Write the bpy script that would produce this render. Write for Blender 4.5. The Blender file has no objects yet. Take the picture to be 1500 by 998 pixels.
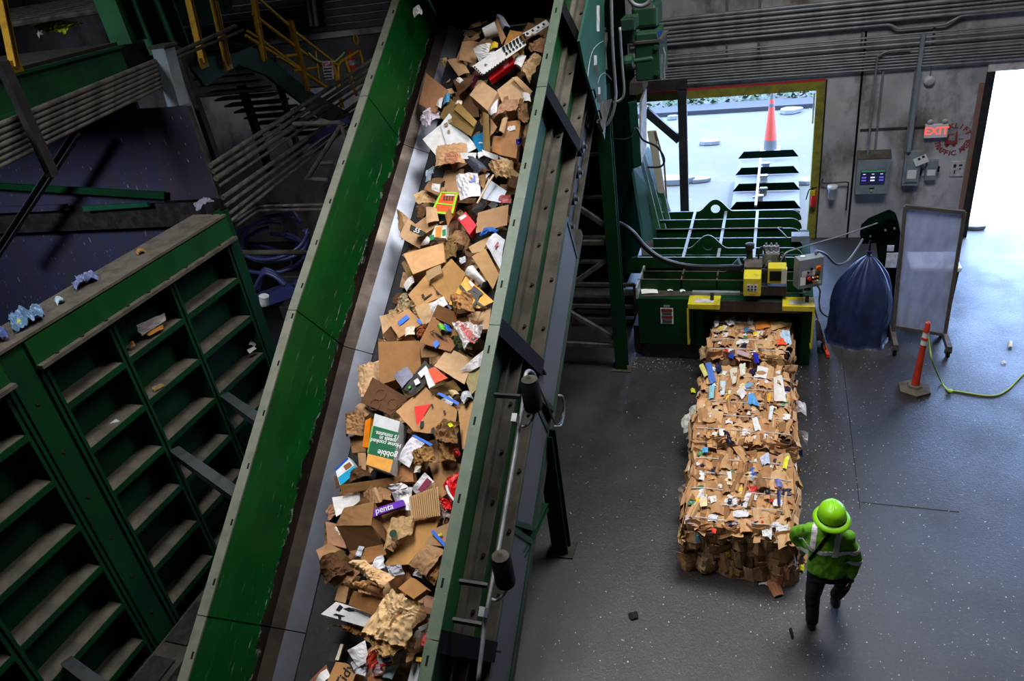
import bpy, bmesh, math, random
from mathutils import Vector, Matrix, noise
from mathutils.bvhtree import BVHTree
random.seed(7)
SC = bpy.context.scene
COL = SC.collection
V = Vector
# ------------------------------------------------------------------ camera model (1500 x 998 frame)
FOC = 1090.0
def _r(px, py): return V((px - 750.0, py - 499.0, FOC))
_Z = (-_r(1050, 2400)).normalized()
_Y = _r(1151, -190); _Y = (_Y - _Y.dot(_Z) * _Z).normalized()
_X = _Y.cross(_Z)
CAMP = V((0, 0, 7.0))
def ray(px, py):
    r = _r(px, py); return V((_X.dot(r), _Y.dot(r), _Z.dot(r)))
def F(px, py, z=0.0):
    w = ray(px, py); return CAMP + w * ((z - 7.0) / w.z)
def WY(px, py, y):
    w = ray(px, py); return CAMP + w * (y / w.y)
def WX(px, py, x):
    w = ray(px, py); return CAMP + w * (x / w.x)
# conveyor frame: X across, s along the incline, n normal to the belt
A = math.radians(34.4)
D = V((0, math.cos(A), math.sin(A))); N = V((0, -math.sin(A), math.cos(A))); EX = V((1, 0, 0))
O = CAMP - 7.25 * N
def cv(x, s, n): return O + EX * x + D * s + N * n
def CN(px, py, n):
    w = ray(px, py); return CAMP + w * ((n - 7.25) / w.dot(N))
def CS(px, py, n):
    p = CN(px, py, n); return (p.x, (p - O).dot(D), n)

# ------------------------------------------------------------------ materials
def srgb(*c):
    return tuple(((x / 255.0) / 12.92 if x / 255.0 <= 0.04045 else (((x / 255.0) + 0.055) / 1.055) ** 2.4) for x in c)
MATS = {}
def mat(name, c=(0.5, 0.5, 0.5), rough=0.6, metal=0.0, c2=None, nscale=6.0, lo=0.4, hi=0.65, bump=0.0, bscale=30.0,
        vcol=False, spec=0.5, spots=None, spot_scale=60.0, spot_t=0.72, stretch=None, rough2=None, coat=0.0):
    m = bpy.data.materials.new(name); m.use_nodes = True
    nt = m.node_tree; b = nt.nodes['Principled BSDF']
    L = nt.links.new
    b.inputs['Roughness'].default_value = rough; b.inputs['Metallic'].default_value = metal
    b.inputs['Specular IOR Level'].default_value = spec
    if coat: b.inputs['Coat Weight'].default_value = coat
    tc = nt.nodes.new('ShaderNodeTexCoord'); co = tc.outputs['Object']
    if stretch:
        mp = nt.nodes.new('ShaderNodeMapping'); mp.inputs['Scale'].default_value = stretch
        L(co, mp.inputs['Vector']); co = mp.outputs['Vector']
    col = None
    if vcol:
        a = nt.nodes.new('ShaderNodeAttribute'); a.attribute_name = 'Col'; col = a.outputs['Color']
    def mixc(fac, a, bb):
        mx = nt.nodes.new('ShaderNodeMix'); mx.data_type = 'RGBA'
        if isinstance(fac, float): mx.inputs[0].default_value = fac
        else: L(fac, mx.inputs[0])
        for k, v in ((6, a), (7, bb)):
            if isinstance(v, tuple): mx.inputs[k].default_value = (*v[:3], 1)
            else: L(v, mx.inputs[k])
        return mx.outputs[2]
    def ramp(sock, lo, hi):
        r = nt.nodes.new('ShaderNodeMapRange'); r.inputs[1].default_value = lo; r.inputs[2].default_value = hi
        r.interpolation_type = 'SMOOTHSTEP'; L(sock, r.inputs[0]); return r.outputs[0]
    def nz(sc, det=5.0, rg=0.6):
        n = nt.nodes.new('ShaderNodeTexNoise'); n.inputs['Scale'].default_value = sc
        n.inputs['Detail'].default_value = det; n.inputs['Roughness'].default_value = rg
        L(co, n.inputs['Vector']); return n.outputs['Fac']
    cur = col if col is not None else tuple(c)
    if c2 is not None:
        f = ramp(nz(nscale), lo, hi)
        cur = mixc(f, cur, tuple(c2))
        if rough2 is not None:
            r = nt.nodes.new('ShaderNodeMapRange'); r.inputs[3].default_value = rough; r.inputs[4].default_value = rough2
            L(f, r.inputs[0]); L(r.outputs[0], b.inputs['Roughness'])
    if vcol:
        f = ramp(nz(9.0), 0.3, 0.75)
        mx = nt.nodes.new('ShaderNodeMix'); mx.data_type = 'RGBA'; mx.blend_type = 'MULTIPLY'; mx.inputs[0].default_value = 1.0
        L(cur, mx.inputs[6]) if not isinstance(cur, tuple) else None
        g = mixc(f, (0.86, 0.84, 0.82), (1.06, 1.04, 1.02)); L(g, mx.inputs[7]); cur = mx.outputs[2]
    if spots is not None:
        f = ramp(nz(spot_scale, 2.0, 0.5), spot_t, spot_t + 0.03)
        cur = mixc(f, cur, tuple(spots))
    if isinstance(cur, tuple): b.inputs['Base Color'].default_value = (*cur, 1)
    else: L(cur, b.inputs['Base Color'])
    if bump:
        bp = nt.nodes.new('ShaderNodeBump'); bp.inputs['Strength'].default_value = bump; bp.inputs['Distance'].default_value = 0.02
        L(nz(bscale), bp.inputs['Height']); L(bp.outputs['Normal'], b.inputs['Normal'])
    MATS[name] = m; return m
def emis(name, c, s):
    m = bpy.data.materials.new(name); m.use_nodes = True; b = m.node_tree.nodes['Principled BSDF']
    b.inputs['Base Color'].default_value = (*c, 1); b.inputs['Emission Color'].default_value = (*c, 1)
    b.inputs['Emission Strength'].default_value = s; MATS[name] = m; return m

GREEN = (0.006, 0.13, 0.028)
mat('green', (0.004, 0.068, 0.013), 0.45, spec=0.3, c2=(0.004, 0.042, 0.01), nscale=1.6, lo=0.35, hi=0.7, spots=(0.35, 0.4, 0.33), spot_scale=38, spot_t=0.765, stretch=(1, 1, 0.35))
mat('green_deep', (0.001, 0.042, 0.011), 0.62, spec=0.2, c2=(0.002, 0.024, 0.009), nscale=1.3, lo=0.35, hi=0.7, spots=(0.2, 0.2, 0.17), spot_scale=45, spot_t=0.77)
mat('green_deck', (0.003, 0.045, 0.009), 0.6, spec=0.2, c2=(0.003, 0.028, 0.008), nscale=2.0, lo=0.35, hi=0.7)
mat('green_machine', (0.006, 0.05, 0.02), 0.5, c2=(0.014, 0.036, 0.022), nscale=2.5, lo=0.4, hi=0.7)
mat('teal_green', (0.008, 0.08, 0.05), 0.5, c2=(0.006, 0.058, 0.034), nscale=1.5)
mat('pale_flange', (0.105, 0.14, 0.1), 0.5, c2=(0.075, 0.115, 0.075), nscale=5, lo=0.4, hi=0.7, spots=(0.22, 0.23, 0.2), spot_scale=30, spot_t=0.7)
mat('pale_edge', (0.36, 0.42, 0.46), 0.35, c2=(0.26, 0.32, 0.34), nscale=8)  # bluish sky glare of the deck rib edges is put into this colour
mat('dusty', (0.055, 0.048, 0.036), 0.9, c2=(0.03, 0.027, 0.021), nscale=6, spots=(0.3, 0.28, 0.24), spot_scale=70, spot_t=0.74)
mat('rail_dust', (0.12, 0.105, 0.08), 0.85, c2=(0.07, 0.062, 0.048), nscale=3, spots=(0.35, 0.33, 0.3), spot_scale=70, spot_t=0.75)
mat('green_platform', (0.012, 0.13, 0.04), 0.6, c2=(0.012, 0.08, 0.03), nscale=2)
mat('end_panel', (0.04, 0.032, 0.055), 0.6, c2=(0.03, 0.028, 0.05), nscale=1.6, lo=0.35, hi=0.7, spots=(0.4, 0.42, 0.5), spot_scale=14, spot_t=0.72, stretch=(3, 1, 0.5))
mat('joint', (0.012, 0.012, 0.012), 0.9)
mat('left_flange', (0.155, 0.165, 0.13), 0.6, c2=(0.11, 0.125, 0.09), nscale=5, lo=0.4, hi=0.7)
mat('dusty_rib', (0.095, 0.082, 0.064), 0.9, c2=(0.055, 0.048, 0.038), nscale=5, spots=(0.4, 0.38, 0.33), spot_scale=80, spot_t=0.76)
mat('black_steel', (0.012, 0.012, 0.013), 0.5, c2=(0.03, 0.028, 0.026), nscale=9)
mat('rubber', (0.012, 0.012, 0.013), 0.75, c2=(0.02, 0.02, 0.021), nscale=20, spots=(0.3, 0.3, 0.3), spot_scale=60, spot_t=0.76)
mat('cable', (0.014, 0.014, 0.016), 0.35)
mat('cable_grey', (0.16, 0.16, 0.17), 0.4)
mat('steel', (0.25, 0.275, 0.33), 0.36, 0.85, c2=(0.15, 0.16, 0.19), nscale=1.2, lo=0.3, hi=0.75, rough2=0.45)
mat('steel_brown', (0.14, 0.11, 0.085), 0.3, 0.8, c2=(0.04, 0.03, 0.026), nscale=1.3, lo=0.35, hi=0.65, rough2=0.5)
mat('galv', (0.3, 0.31, 0.32), 0.42, 0.6, c2=(0.2, 0.21, 0.21), nscale=9)
mat('conduit', (0.26, 0.275, 0.285), 0.45, 0.3, c2=(0.17, 0.185, 0.19), nscale=4, stretch=(1, 1, 1))
mat('conduit_dusty', (0.12, 0.112, 0.092), 0.8, 0.1, c2=(0.055, 0.05, 0.042), nscale=7)
mat('grey_paint', (0.23, 0.27, 0.3), 0.45, c2=(0.17, 0.2, 0.22), nscale=4)
mat('grey_dark', (0.05, 0.06, 0.062), 0.5, c2=(0.03, 0.036, 0.036), nscale=4)
mat('yellow', (0.62, 0.53, 0.02), 0.5, c2=(0.35, 0.29, 0.03), nscale=7, lo=0.5, hi=0.72)
mat('yellow_rail', (0.55, 0.3, 0.01), 0.45, c2=(0.33, 0.17, 0.01), nscale=8, lo=0.45, hi=0.7)
mat('yellow_frame', (0.26, 0.24, 0.02), 0.7, c2=(0.16, 0.15, 0.03), nscale=7)
mat('rust_paint', (0.26, 0.11, 0.08), 0.8, c2=(0.2, 0.17, 0.15), nscale=5)
mat('red', (0.6, 0.02, 0.015), 0.4)
mat('orange_red', (0.8, 0.06, 0.02), 0.4, c2=(0.6, 0.045, 0.02), nscale=8)
mat('orange', (0.5, 0.05, 0.02), 0.5)
mat('white', (0.78, 0.78, 0.78), 0.5)
mat('white_dirty', (0.6, 0.6, 0.6), 0.6, c2=(0.4, 0.4, 0.4), nscale=8)
mat('reflect', (0.95, 0.93, 0.96), 0.35)
mat('black', (0.006, 0.006, 0.007), 0.7, spec=0.15)
mat('print_black', (0.015, 0.015, 0.015), 0.7)
mat('print_red', (0.45, 0.03, 0.03), 0.8)
mat('stencil_red', (0.3, 0.03, 0.03), 0.9, c2=(0.18, 0.06, 0.06), nscale=14)
mat('print_brown', (0.1, 0.05, 0.02), 0.8)
mat('blue_tape', (0.03, 0.16, 0.75), 0.5)
mat('tarp', (0.016, 0.024, 0.085), 0.42, c2=(0.012, 0.018, 0.05), nscale=2.2, lo=0.35, hi=0.75, bump=0.3, bscale=6)
mat('blue_panel', (0.03, 0.034, 0.085), 0.6, c2=(0.035, 0.034, 0.05), nscale=1.6, lo=0.35, hi=0.7, spots=(0.35, 0.38, 0.5), spot_scale=16, spot_t=0.72, stretch=(3, 1, 0.5))
mat('blue_hose', (0.03, 0.04, 0.13), 0.4)
mat('blue_paint', (0.02, 0.07, 0.25), 0.5)
mat('film', (0.25, 0.4, 0.6), 0.3, c2=(0.5, 0.6, 0.7), nscale=14)
mat('hivis', (0.3, 0.75, 0.01), 0.35, spec=0.5)
mat('shirt', (0.17, 0.48, 0.02), 0.85, c2=(0.13, 0.38, 0.015), nscale=7, bump=0.25, bscale=9)
mat('trousers', (0.008, 0.009, 0.014), 0.9, c2=(0.014, 0.016, 0.026), nscale=8, bump=0.25, bscale=12)
mat('boot', (0.01, 0.01, 0.012), 0.5)
mat('denim', (0.03, 0.05, 0.14), 0.8)
mat('skin', (0.4, 0.2, 0.12), 0.6)
mat('glove', (0.33, 0.22, 0.15), 0.85)
mat('hair', (0.02, 0.012, 0.008), 0.8)
mat('paper', vcol=True, rough=0.8, bump=0.12, bscale=22, spec=0.25)
mat('gloss_paper', vcol=True, rough=0.4, bump=0.05, bscale=22)
mat('pressed', vcol=True, rough=0.85, bump=0.3, bscale=14, spec=0.2)
mat('wire', (0.75, 0.76, 0.78), 0.4, 0.2)
mat('rope_green', (0.42, 0.6, 0.12), 0.8)
mat('wood', (0.28, 0.18, 0.09), 0.7, c2=(0.2, 0.12, 0.06), nscale=5, stretch=(1, 1, 8))
mat('frame_wood', (0.1, 0.085, 0.075), 0.7, c2=(0.06, 0.05, 0.045), nscale=6)
mat('cream', (0.55, 0.52, 0.42), 0.6)
mat('leafy', (0.03, 0.07, 0.02), 0.8, c2=(0.07, 0.09, 0.05), nscale=3)
mat('foam', (0.16, 0.16, 0.15), 0.7)
mat('purple', (0.15, 0.03, 0.42), 0.4)
mat('ribbed_dark', (0.03, 0.03, 0.035), 0.6)

# concrete wall: mottled grey with darker water stains and faint board marks
def concrete(name, a, b_, stain, scale=1.0):
    m = bpy.data.materials.new(name); m.use_nodes = True; nt = m.node_tree; L = nt.links.new
    b = nt.nodes['Principled BSDF']; b.inputs['Roughness'].default_value = 0.85
    tc = nt.nodes.new('ShaderNodeTexCoord')
    def nz(sc, st=(1, 1, 1), det=7):
        mp = nt.nodes.new('ShaderNodeMapping'); mp.inputs['Scale'].default_value = st; L(tc.outputs['Object'], mp.inputs['Vector'])
        n = nt.nodes.new('ShaderNodeTexNoise'); n.inputs['Scale'].default_value = sc; n.inputs['Detail'].default_value = det
        n.inputs['Roughness'].default_value = 0.65; L(mp.outputs['Vector'], n.inputs['Vector']); return n.outputs['Fac']
    def rp(s, lo, hi):
        r = nt.nodes.new('ShaderNodeMapRange'); r.inputs[1].default_value = lo; r.inputs[2].default_value = hi; L(s, r.inputs[0]); return r.outputs[0]
    def mx(f, x, y):
        q = nt.nodes.new('ShaderNodeMix'); q.data_type = 'RGBA'; L(f, q.inputs[0])
        for k, v in ((6, x), (7, y)):
            if isinstance(v, tuple): q.inputs[k].default_value = (*v, 1)
            else: L(v, q.inputs[k])
        return q.outputs[2]
    c = mx(rp(nz(1.1 * scale), 0.35, 0.65), a, b_)
    c = mx(rp(nz(0.9 * scale, (1.3, 1, 0.8)), 0.5, 0.66), c, stain)
    c = mx(rp(nz(9 * scale, (1, 1, 0.25), 3), 0.62, 0.75), c, tuple(x * 1.25 for x in a))
    L(c, b.inputs['Base Color'])
    bp = nt.nodes.new('ShaderNodeBump'); bp.inputs['Strength'].default_value = 0.25; L(nz(20), bp.inputs['Height']); L(bp.outputs['Normal'], b.inputs['Normal'])
    MATS[name] = m
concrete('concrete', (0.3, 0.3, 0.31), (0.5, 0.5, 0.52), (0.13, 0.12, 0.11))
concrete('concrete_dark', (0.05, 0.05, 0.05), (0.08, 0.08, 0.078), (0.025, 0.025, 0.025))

# floor: wet dark concrete, scuffs, pale crumbs trodden in
def floor_mat():
    m = bpy.data.materials.new('floor_concrete'); m.use_nodes = True; nt = m.node_tree; L = nt.links.new
    b = nt.nodes['Principled BSDF']; b.inputs['Specular IOR Level'].default_value = 0.9
    tc = nt.nodes.new('ShaderNodeTexCoord')
    def nz(sc, st=(1, 1, 1), det=6, rg=0.6):
        mp = nt.nodes.new('ShaderNodeMapping'); mp.inputs['Scale'].default_value = st; L(tc.outputs['Object'], mp.inputs['Vector'])
        n = nt.nodes.new('ShaderNodeTexNoise'); n.inputs['Scale'].default_value = sc; n.inputs['Detail'].default_value = det
        n.inputs['Roughness'].default_value = rg; L(mp.outputs['Vector'], n.inputs['Vector']); return n.outputs['Fac']
    def rp(s, lo, hi, a=0.0, c=1.0):
        r = nt.nodes.new('ShaderNodeMapRange'); r.inputs[1].default_value = lo; r.inputs[2].default_value = hi
        r.inputs[3].default_value = a; r.inputs[4].default_value = c; L(s, r.inputs[0]); return r.outputs[0]
    def mx(f, x, y):
        q = nt.nodes.new('ShaderNodeMix'); q.data_type = 'RGBA'; L(f, q.inputs[0])
        for k, v in ((6, x), (7, y)):
            if isinstance(v, tuple): q.inputs[k].default_value = (*v, 1)
            else: L(v, q.inputs[k])
        return q.outputs[2]
    c = mx(rp(nz(0.6), 0.38, 0.62), (0.01, 0.01, 0.011), (0.025, 0.0245, 0.0245))
    c = mx(rp(nz(3.0, (1.5, 0.5, 1)), 0.6, 0.75), c, (0.013, 0.013, 0.013))
    c = mx(rp(nz(26, det=3), 0.56, 0.72), c, (0.045, 0.044, 0.043))
    c = mx(rp(nz(105, det=2, rg=0.5), 0.735, 0.755), c, (0.4, 0.39, 0.38))
    L(c, b.inputs['Base Color'])
    L(rp(nz(1.3), 0.35, 0.65, 0.32, 0.5), b.inputs['Roughness'])
    bp = nt.nodes.new('ShaderNodeBump'); bp.inputs['Strength'].default_value = 0.6; bp.inputs['Distance'].default_value = 0.012
    L(nz(42, det=8, rg=0.7), bp.inputs['Height']); L(bp.outputs['Normal'], b.inputs['Normal'])
    MATS['floor'] = m
floor_mat()
mat('deck_grey', (0.1, 0.1, 0.09), 0.7, c2=(0.08, 0.08, 0.075), nscale=3)
mat('green_matte', (0.0012, 0.006, 0.003), 0.95, spec=0.0, c2=(0.001, 0.003, 0.002), nscale=2)
mat('asphalt', (0.08, 0.075, 0.055), 0.85, c2=(0.1, 0.095, 0.07), nscale=0.5, spots=(0.8, 0.8, 0.8), spot_scale=5, spot_t=0.72)
mat('kerb', (0.025, 0.026, 0.028), 0.9)
mat('ground_glare', (0.85, 0.86, 0.88), 0.8)  # near-white ground colour that paints in the sun glare

def plexi():
    m = bpy.data.materials.new('scratched_sky_plexi'); m.use_nodes = True; nt = m.node_tree; L = nt.links.new
    out = nt.nodes['Material Output']; nt.nodes.remove(nt.nodes['Principled BSDF'])
    tr = nt.nodes.new('ShaderNodeBsdfTransparent'); tr.inputs[0].default_value = (0.85, 0.88, 0.95, 1)
    gl = nt.nodes.new('ShaderNodeBsdfPrincipled'); gl.inputs['Base Color'].default_value = (0.6, 0.66, 0.85, 1); gl.inputs['Roughness'].default_value = 0.3  # pale blue diffuse colour stands in for the sky's reflection
    tc = nt.nodes.new('ShaderNodeTexCoord'); mp = nt.nodes.new('ShaderNodeMapping'); mp.inputs['Scale'].default_value = (2.2, 1, 0.8)
    L(tc.outputs['Object'], mp.inputs['Vector'])
    n = nt.nodes.new('ShaderNodeTexNoise'); n.inputs['Scale'].default_value = 3.0; n.inputs['Detail'].default_value = 6; L(mp.outputs['Vector'], n.inputs['Vector'])
    r = nt.nodes.new('ShaderNodeMapRange'); r.inputs[1].default_value = 0.4; r.inputs[2].default_value = 0.8; r.inputs[3].default_value = 0.42; r.inputs[4].default_value = 0.8
    L(n.outputs['Fac'], r.inputs[0])
    ms = nt.nodes.new('ShaderNodeMixShader'); L(r.outputs[0], ms.inputs[0]); L(tr.outputs[0], ms.inputs[1]); L(gl.outputs[0], ms.inputs[2])
    L(ms.outputs[0], out.inputs['Surface']); MATS['plexi'] = m
plexi()
def worn_wall():   # green paint worn off to brown steel along the lower, ragged edge (UV: metres along, metres above belt)
    m = bpy.data.materials.new('green_worn'); m.use_nodes = True; nt = m.node_tree; L = nt.links.new
    b = nt.nodes['Principled BSDF']
    uv = nt.nodes.new('ShaderNodeUVMap'); uv.uv_map = 'UVMap'
    sx = nt.nodes.new('ShaderNodeSeparateXYZ'); L(uv.outputs[0], sx.inputs[0])
    def nz(sc, st=(1, 1, 1), det=7, rg=0.6):
        mp = nt.nodes.new('ShaderNodeMapping'); mp.inputs['Scale'].default_value = st; L(uv.outputs[0], mp.inputs['Vector'])
        n = nt.nodes.new('ShaderNodeTexNoise'); n.inputs['Scale'].default_value = sc; n.inputs['Detail'].default_value = det
        n.inputs['Roughness'].default_value = rg; L(mp.outputs['Vector'], n.inputs['Vector']); return n.outputs['Fac']
    def mth(op, a, b2=None):
        q = nt.nodes.new('ShaderNodeMath'); q.operation = op
        for k, v in ((0, a), (1, b2)):
            if v is None: continue
            if isinstance(v, float): q.inputs[k].default_value = v
            else: L(v, q.inputs[k])
        return q.outputs[0]
    def rp(s, lo, hi, a=0.0, c=1.0):
        r = nt.nodes.new('ShaderNodeMapRange'); r.inputs[1].default_value = lo; r.inputs[2].default_value = hi
        r.inputs[3].default_value = a; r.inputs[4].default_value = c; L(s, r.inputs[0]); return r.outputs[0]
    def mx(f, x, y):
        q = nt.nodes.new('ShaderNodeMix'); q.data_type = 'RGBA'; L(f, q.inputs[0])
        for k, v in ((6, x), (7, y)):
            if isinstance(v, tuple): q.inputs[k].default_value = (*v, 1)
            else: L(v, q.inputs[k])
        return q.outputs[2]
    edge = mth('ADD', sx.outputs[1], mth('MULTIPLY', mth('SUBTRACT', nz(1.5, (1, 1, 1), 10, 0.72), 0.5), 0.6))
    edge = mth('ADD', edge, 0.25)
    g = mx(rp(nz(1.2), 0.35, 0.7), (0.0005, 0.082, 0.009), (0.0005, 0.042, 0.007))
    b.inputs['Specular IOR Level'].default_value = 0.25
    sc = rp(nz(20, (0.11, 1, 1), 6, 0.8), 0.6, 0.64)
    near = rp(edge, 0.95, 0.6)
    g = mx(mth('MULTIPLY', sc, mth('ADD', near, 0.12)), g, (0.42, 0.45, 0.42))
    br = mx(rp(nz(2.2, (0.3, 2, 1)), 0.35, 0.65), (0.018, 0.013, 0.011), (0.07, 0.052, 0.038))
    br = mx(rp(nz(20, (0.2, 1, 1), 3), 0.68, 0.72), br, (0.3, 0.3, 0.3))
    w = rp(edge, 0.595, 0.605, 1.0, 0.0)
    c = mx(w, g, br)
    rim = mth('MULTIPLY', rp(edge, 0.585, 0.602), rp(edge, 0.622, 0.606))
    c = mx(mth('MULTIPLY', rim, rp(nz(7), 0.52, 0.62)), c, (0.3, 0.34, 0.3))
    L(c, b.inputs['Base Color']); L(mth('MULTIPLY', w, 0.65), b.inputs['Metallic'])
    L(rp(w, 0, 1, 0.42, 0.34), b.inputs['Roughness'])
    MATS['green_worn'] = m
worn_wall()
def mesh_mat():    # expanded metal guard: dark holes in grey strands
    m = bpy.data.materials.new('guard_mesh'); m.use_nodes = True; nt = m.node_tree; L = nt.links.new
    b = nt.nodes['Principled BSDF']; b.inputs['Roughness'].default_value = 0.6; b.inputs['Metallic'].default_value = 0.3
    tc = nt.nodes.new('ShaderNodeTexCoord'); mp = nt.nodes.new('ShaderNodeMapping'); mp.inputs['Rotation'].default_value = (0, 0, 0)
    L(tc.outputs['UV'], mp.inputs['Vector'])
    ck = nt.nodes.new('ShaderNodeTexChecker'); ck.inputs['Scale'].default_value = 60
    ck.inputs[1].default_value = (0.2, 0.205, 0.21, 1); ck.inputs[2].default_value = (0.05, 0.05, 0.053, 1)
    L(mp.outputs['Vector'], ck.inputs['Vector']); L(ck.outputs['Color'], b.inputs['Base Color']); MATS['guard_mesh'] = m
mesh_mat()
emis('exit_face', (0.9, 0.16, 0.16), 0.0)
emis('exit_glow', (1.0, 0.1, 0.07), 1.1)
mat('exit_white', (0.75, 0.7, 0.72), 0.4)
emis('screen_dark', (0.01, 0.01, 0.04), 0.6)
emis('screen_green', (0.03, 0.2, 0.08), 0.6)
emis('screen_blue', (0.12, 0.1, 0.6), 0.9)
emis('screen_white', (0.7, 0.7, 0.9), 0.9)

# ------------------------------------------------------------------ mesh builder
ORG = {}
def tag(o, label=None, cat=None, group=None, kind=None):
    if label: o['label'] = label
    if cat: o['category'] = cat
    if group: o['group'] = group
    if kind: o['kind'] = kind
    return o
def thing(name, loc, label, cat, group=None):
    o = bpy.data.objects.new(name, None); COL.objects.link(o); o.empty_display_size = 0.1
    o.location = loc; ORG[o.name] = V(loc); return tag(o, label, cat, group)
class MB:
    def __init__(s): s.v = []; s.f = []; s.m = []; s.c = []; s.uv = []; s.mi = 0; s.col = (0.5, 0.5, 0.5); s.anyuv = False
    def face(s, pts, uv=None):
        b = len(s.v); s.v += [V(p) for p in pts]; s.f.append(list(range(b, b + len(pts)))); s._a(uv, len(pts))
    def _a(s, uv, n):
        s.m.append(s.mi); s.c.append(s.col); s.uv.append(uv)
        if uv: s.anyuv = True
    def idx(s, vs, fs):
        b = len(s.v); s.v += [V(p) for p in vs]
        for f in fs: s.f.append([b + i for i in f]); s._a(None, len(f))
    def box(s, c, sz, M=None):
        c = V(c); hx, hy, hz = sz[0] / 2, sz[1] / 2, sz[2] / 2
        vs = []
        for z in (-hz, hz):
            for x, y in ((-hx, -hy), (hx, -hy), (hx, hy), (-hx, hy)):
                p = V((x, y, z)); p = M @ p if M else p; vs.append(c + p)
        s.idx(vs, [(3, 2, 1, 0), (4, 5, 6, 7), (0, 1, 5, 4), (1, 2, 6, 5), (2, 3, 7, 6), (3, 0, 4, 7)]); return s
    def bx(s, x0, x1, y0, y1, z0, z1): return s.box(((x0 + x1) / 2, (y0 + y1) / 2, (z0 + z1) / 2), (abs(x1 - x0), abs(y1 - y0), abs(z1 - z0)))
    def cbox(s, x0, x1, s0, s1, n0, n1):   # box in conveyor axes
        M = Matrix((EX, D, N)).transposed()
        return s.box(cv((x0 + x1) / 2, (s0 + s1) / 2, (n0 + n1) / 2), (abs(x1 - x0), abs(s1 - s0), abs(n1 - n0)), M)
    def frame(s, p0, p1, up=(0, 0, 1)):
        z = (V(p1) - V(p0)).normalized(); u = V(up)
        if abs(z.dot(u)) > 0.97: u = V((1, 0, 0)) if abs(z.x) < 0.9 else V((0, 1, 0))
        x = u.cross(z).normalized(); y = z.cross(x); return x, y, z
    def ext(s, prof, p0, p1, up=(0, 0, 1), cap=True):
        x, y, z = s.frame(p0, p1, up); n = len(prof)
        vs = [V(p0) + x * a + y * b for a, b in prof] + [V(p1) + x * a + y * b for a, b in prof]
        fs = [(i, (i + 1) % n, n + (i + 1) % n, n + i) for i in range(n)]
        if cap: fs += [tuple(range(n - 1, -1, -1)), tuple(range(n, 2 * n))]
        s.idx(vs, fs); return s
    def beam(s, p0, p1, w, h, up=(0, 0, 1)):
        return s.ext([(-w / 2, -h / 2), (w / 2, -h / 2), (w / 2, h / 2), (-w / 2, h / 2)], p0, p1, up)
    def ibeam(s, p0, p1, w, h, t=0.012, up=(0, 0, 1)):
        a, b = w / 2, h / 2
        return s.ext([(-a, -b), (a, -b), (a, -b + t), (t / 2, -b + t), (t / 2, b - t), (a, b - t), (a, b), (-a, b), (-a, b - t), (-t / 2, b - t), (-t / 2, -b + t), (-a, -b + t)], p0, p1, up)
    def chan(s, p0, p1, w, h, t=0.012, up=(0, 0, 1)):
        a, b = w / 2, h / 2
        return s.ext([(-a, -b), (a, -b), (a, -b + t), (-a + t, -b + t), (-a + t, b - t), (a, b - t), (a, b), (-a, b)], p0, p1, up)
    def cyl(s, p0, p1, r0, r1=None, n=16, cap=True):
        r1 = r0 if r1 is None else r1; x, y, z = s.frame(p0, p1)
        vs = []
        for p, r in ((V(p0), r0), (V(p1), r1)):
            for i in range(n):
                a = 2 * math.pi * i / n; vs.append(p + x * (r * math.cos(a)) + y * (r * math.sin(a)))
        fs = [(i, (i + 1) % n, n + (i + 1) % n, n + i) for i in range(n)]
        if cap: fs += [tuple(range(n - 1, -1, -1)), tuple(range(n, 2 * n))]
        s.idx(vs, fs); return s
    def tube(s, pts, r, n=8, closed=False):
        pts = [V(p) for p in pts]; m = len(pts); vs = []; px = None
        rr = r if isinstance(r, (list, tuple)) else [r] * m
        for i, p in enumerate(pts):
            t = (pts[(i + 1) % m] - pts[i - 1]) if closed else (pts[min(i + 1, m - 1)] - pts[max(i - 1, 0)])
            t.normalize()
            if px is None:
                u = V((0, 0, 1)) if abs(t.z) < 0.9 else V((1, 0, 0)); px = u.cross(t).normalized()
            px = (px - t * px.dot(t)).normalized(); py = t.cross(px)
            for k in range(n):
                a = 2 * math.pi * k / n; vs.append(p + px * (rr[i] * math.cos(a)) + py * (rr[i] * math.sin(a)))
        fs = []
        for i in range(m if closed else m - 1):
            j = (i + 1) % m
            for k in range(n): fs.append((i * n + k, i * n + (k + 1) % n, j * n + (k + 1) % n, j * n + k))
        if not closed: fs += [tuple(range(n - 1, -1, -1)), tuple(range((m - 1) * n, m * n))]
        s.idx(vs, fs); return s
    def lathe(s, prof, base, axis=(0, 0, 1), n=20):
        z = V(axis).normalized(); u = V((0, 0, 1)) if abs(z.z) < 0.9 else V((1, 0, 0)); x = u.cross(z).normalized(); y = z.cross(x)
        vs = []; m = len(prof)
        for r, h in prof:
            for k in range(n):
                a = 2 * math.pi * k / n; vs.append(V(base) + z * h + x * (r * math.cos(a)) + y * (r * math.sin(a)))
        fs = []
        for i in range(m - 1):
            for k in range(n): fs.append((i * n + k, i * n + (k + 1) % n, (i + 1) * n + (k + 1) % n, (i + 1) * n + k))
        fs += [tuple(range(n - 1, -1, -1)), tuple(range((m - 1) * n, m * n))]
        s.idx(vs, fs); return s
    def prism(s, pts, off):
        pts = [V(p) for p in pts]; off = V(off); n = len(pts)
        vs = pts + [p + off for p in pts]
        s.idx(vs, [tuple(range(n)), tuple(range(2 * n - 1, n - 1, -1))] + [(i, n + i, n + (i + 1) % n, (i + 1) % n) for i in range(n)]); return s
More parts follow.
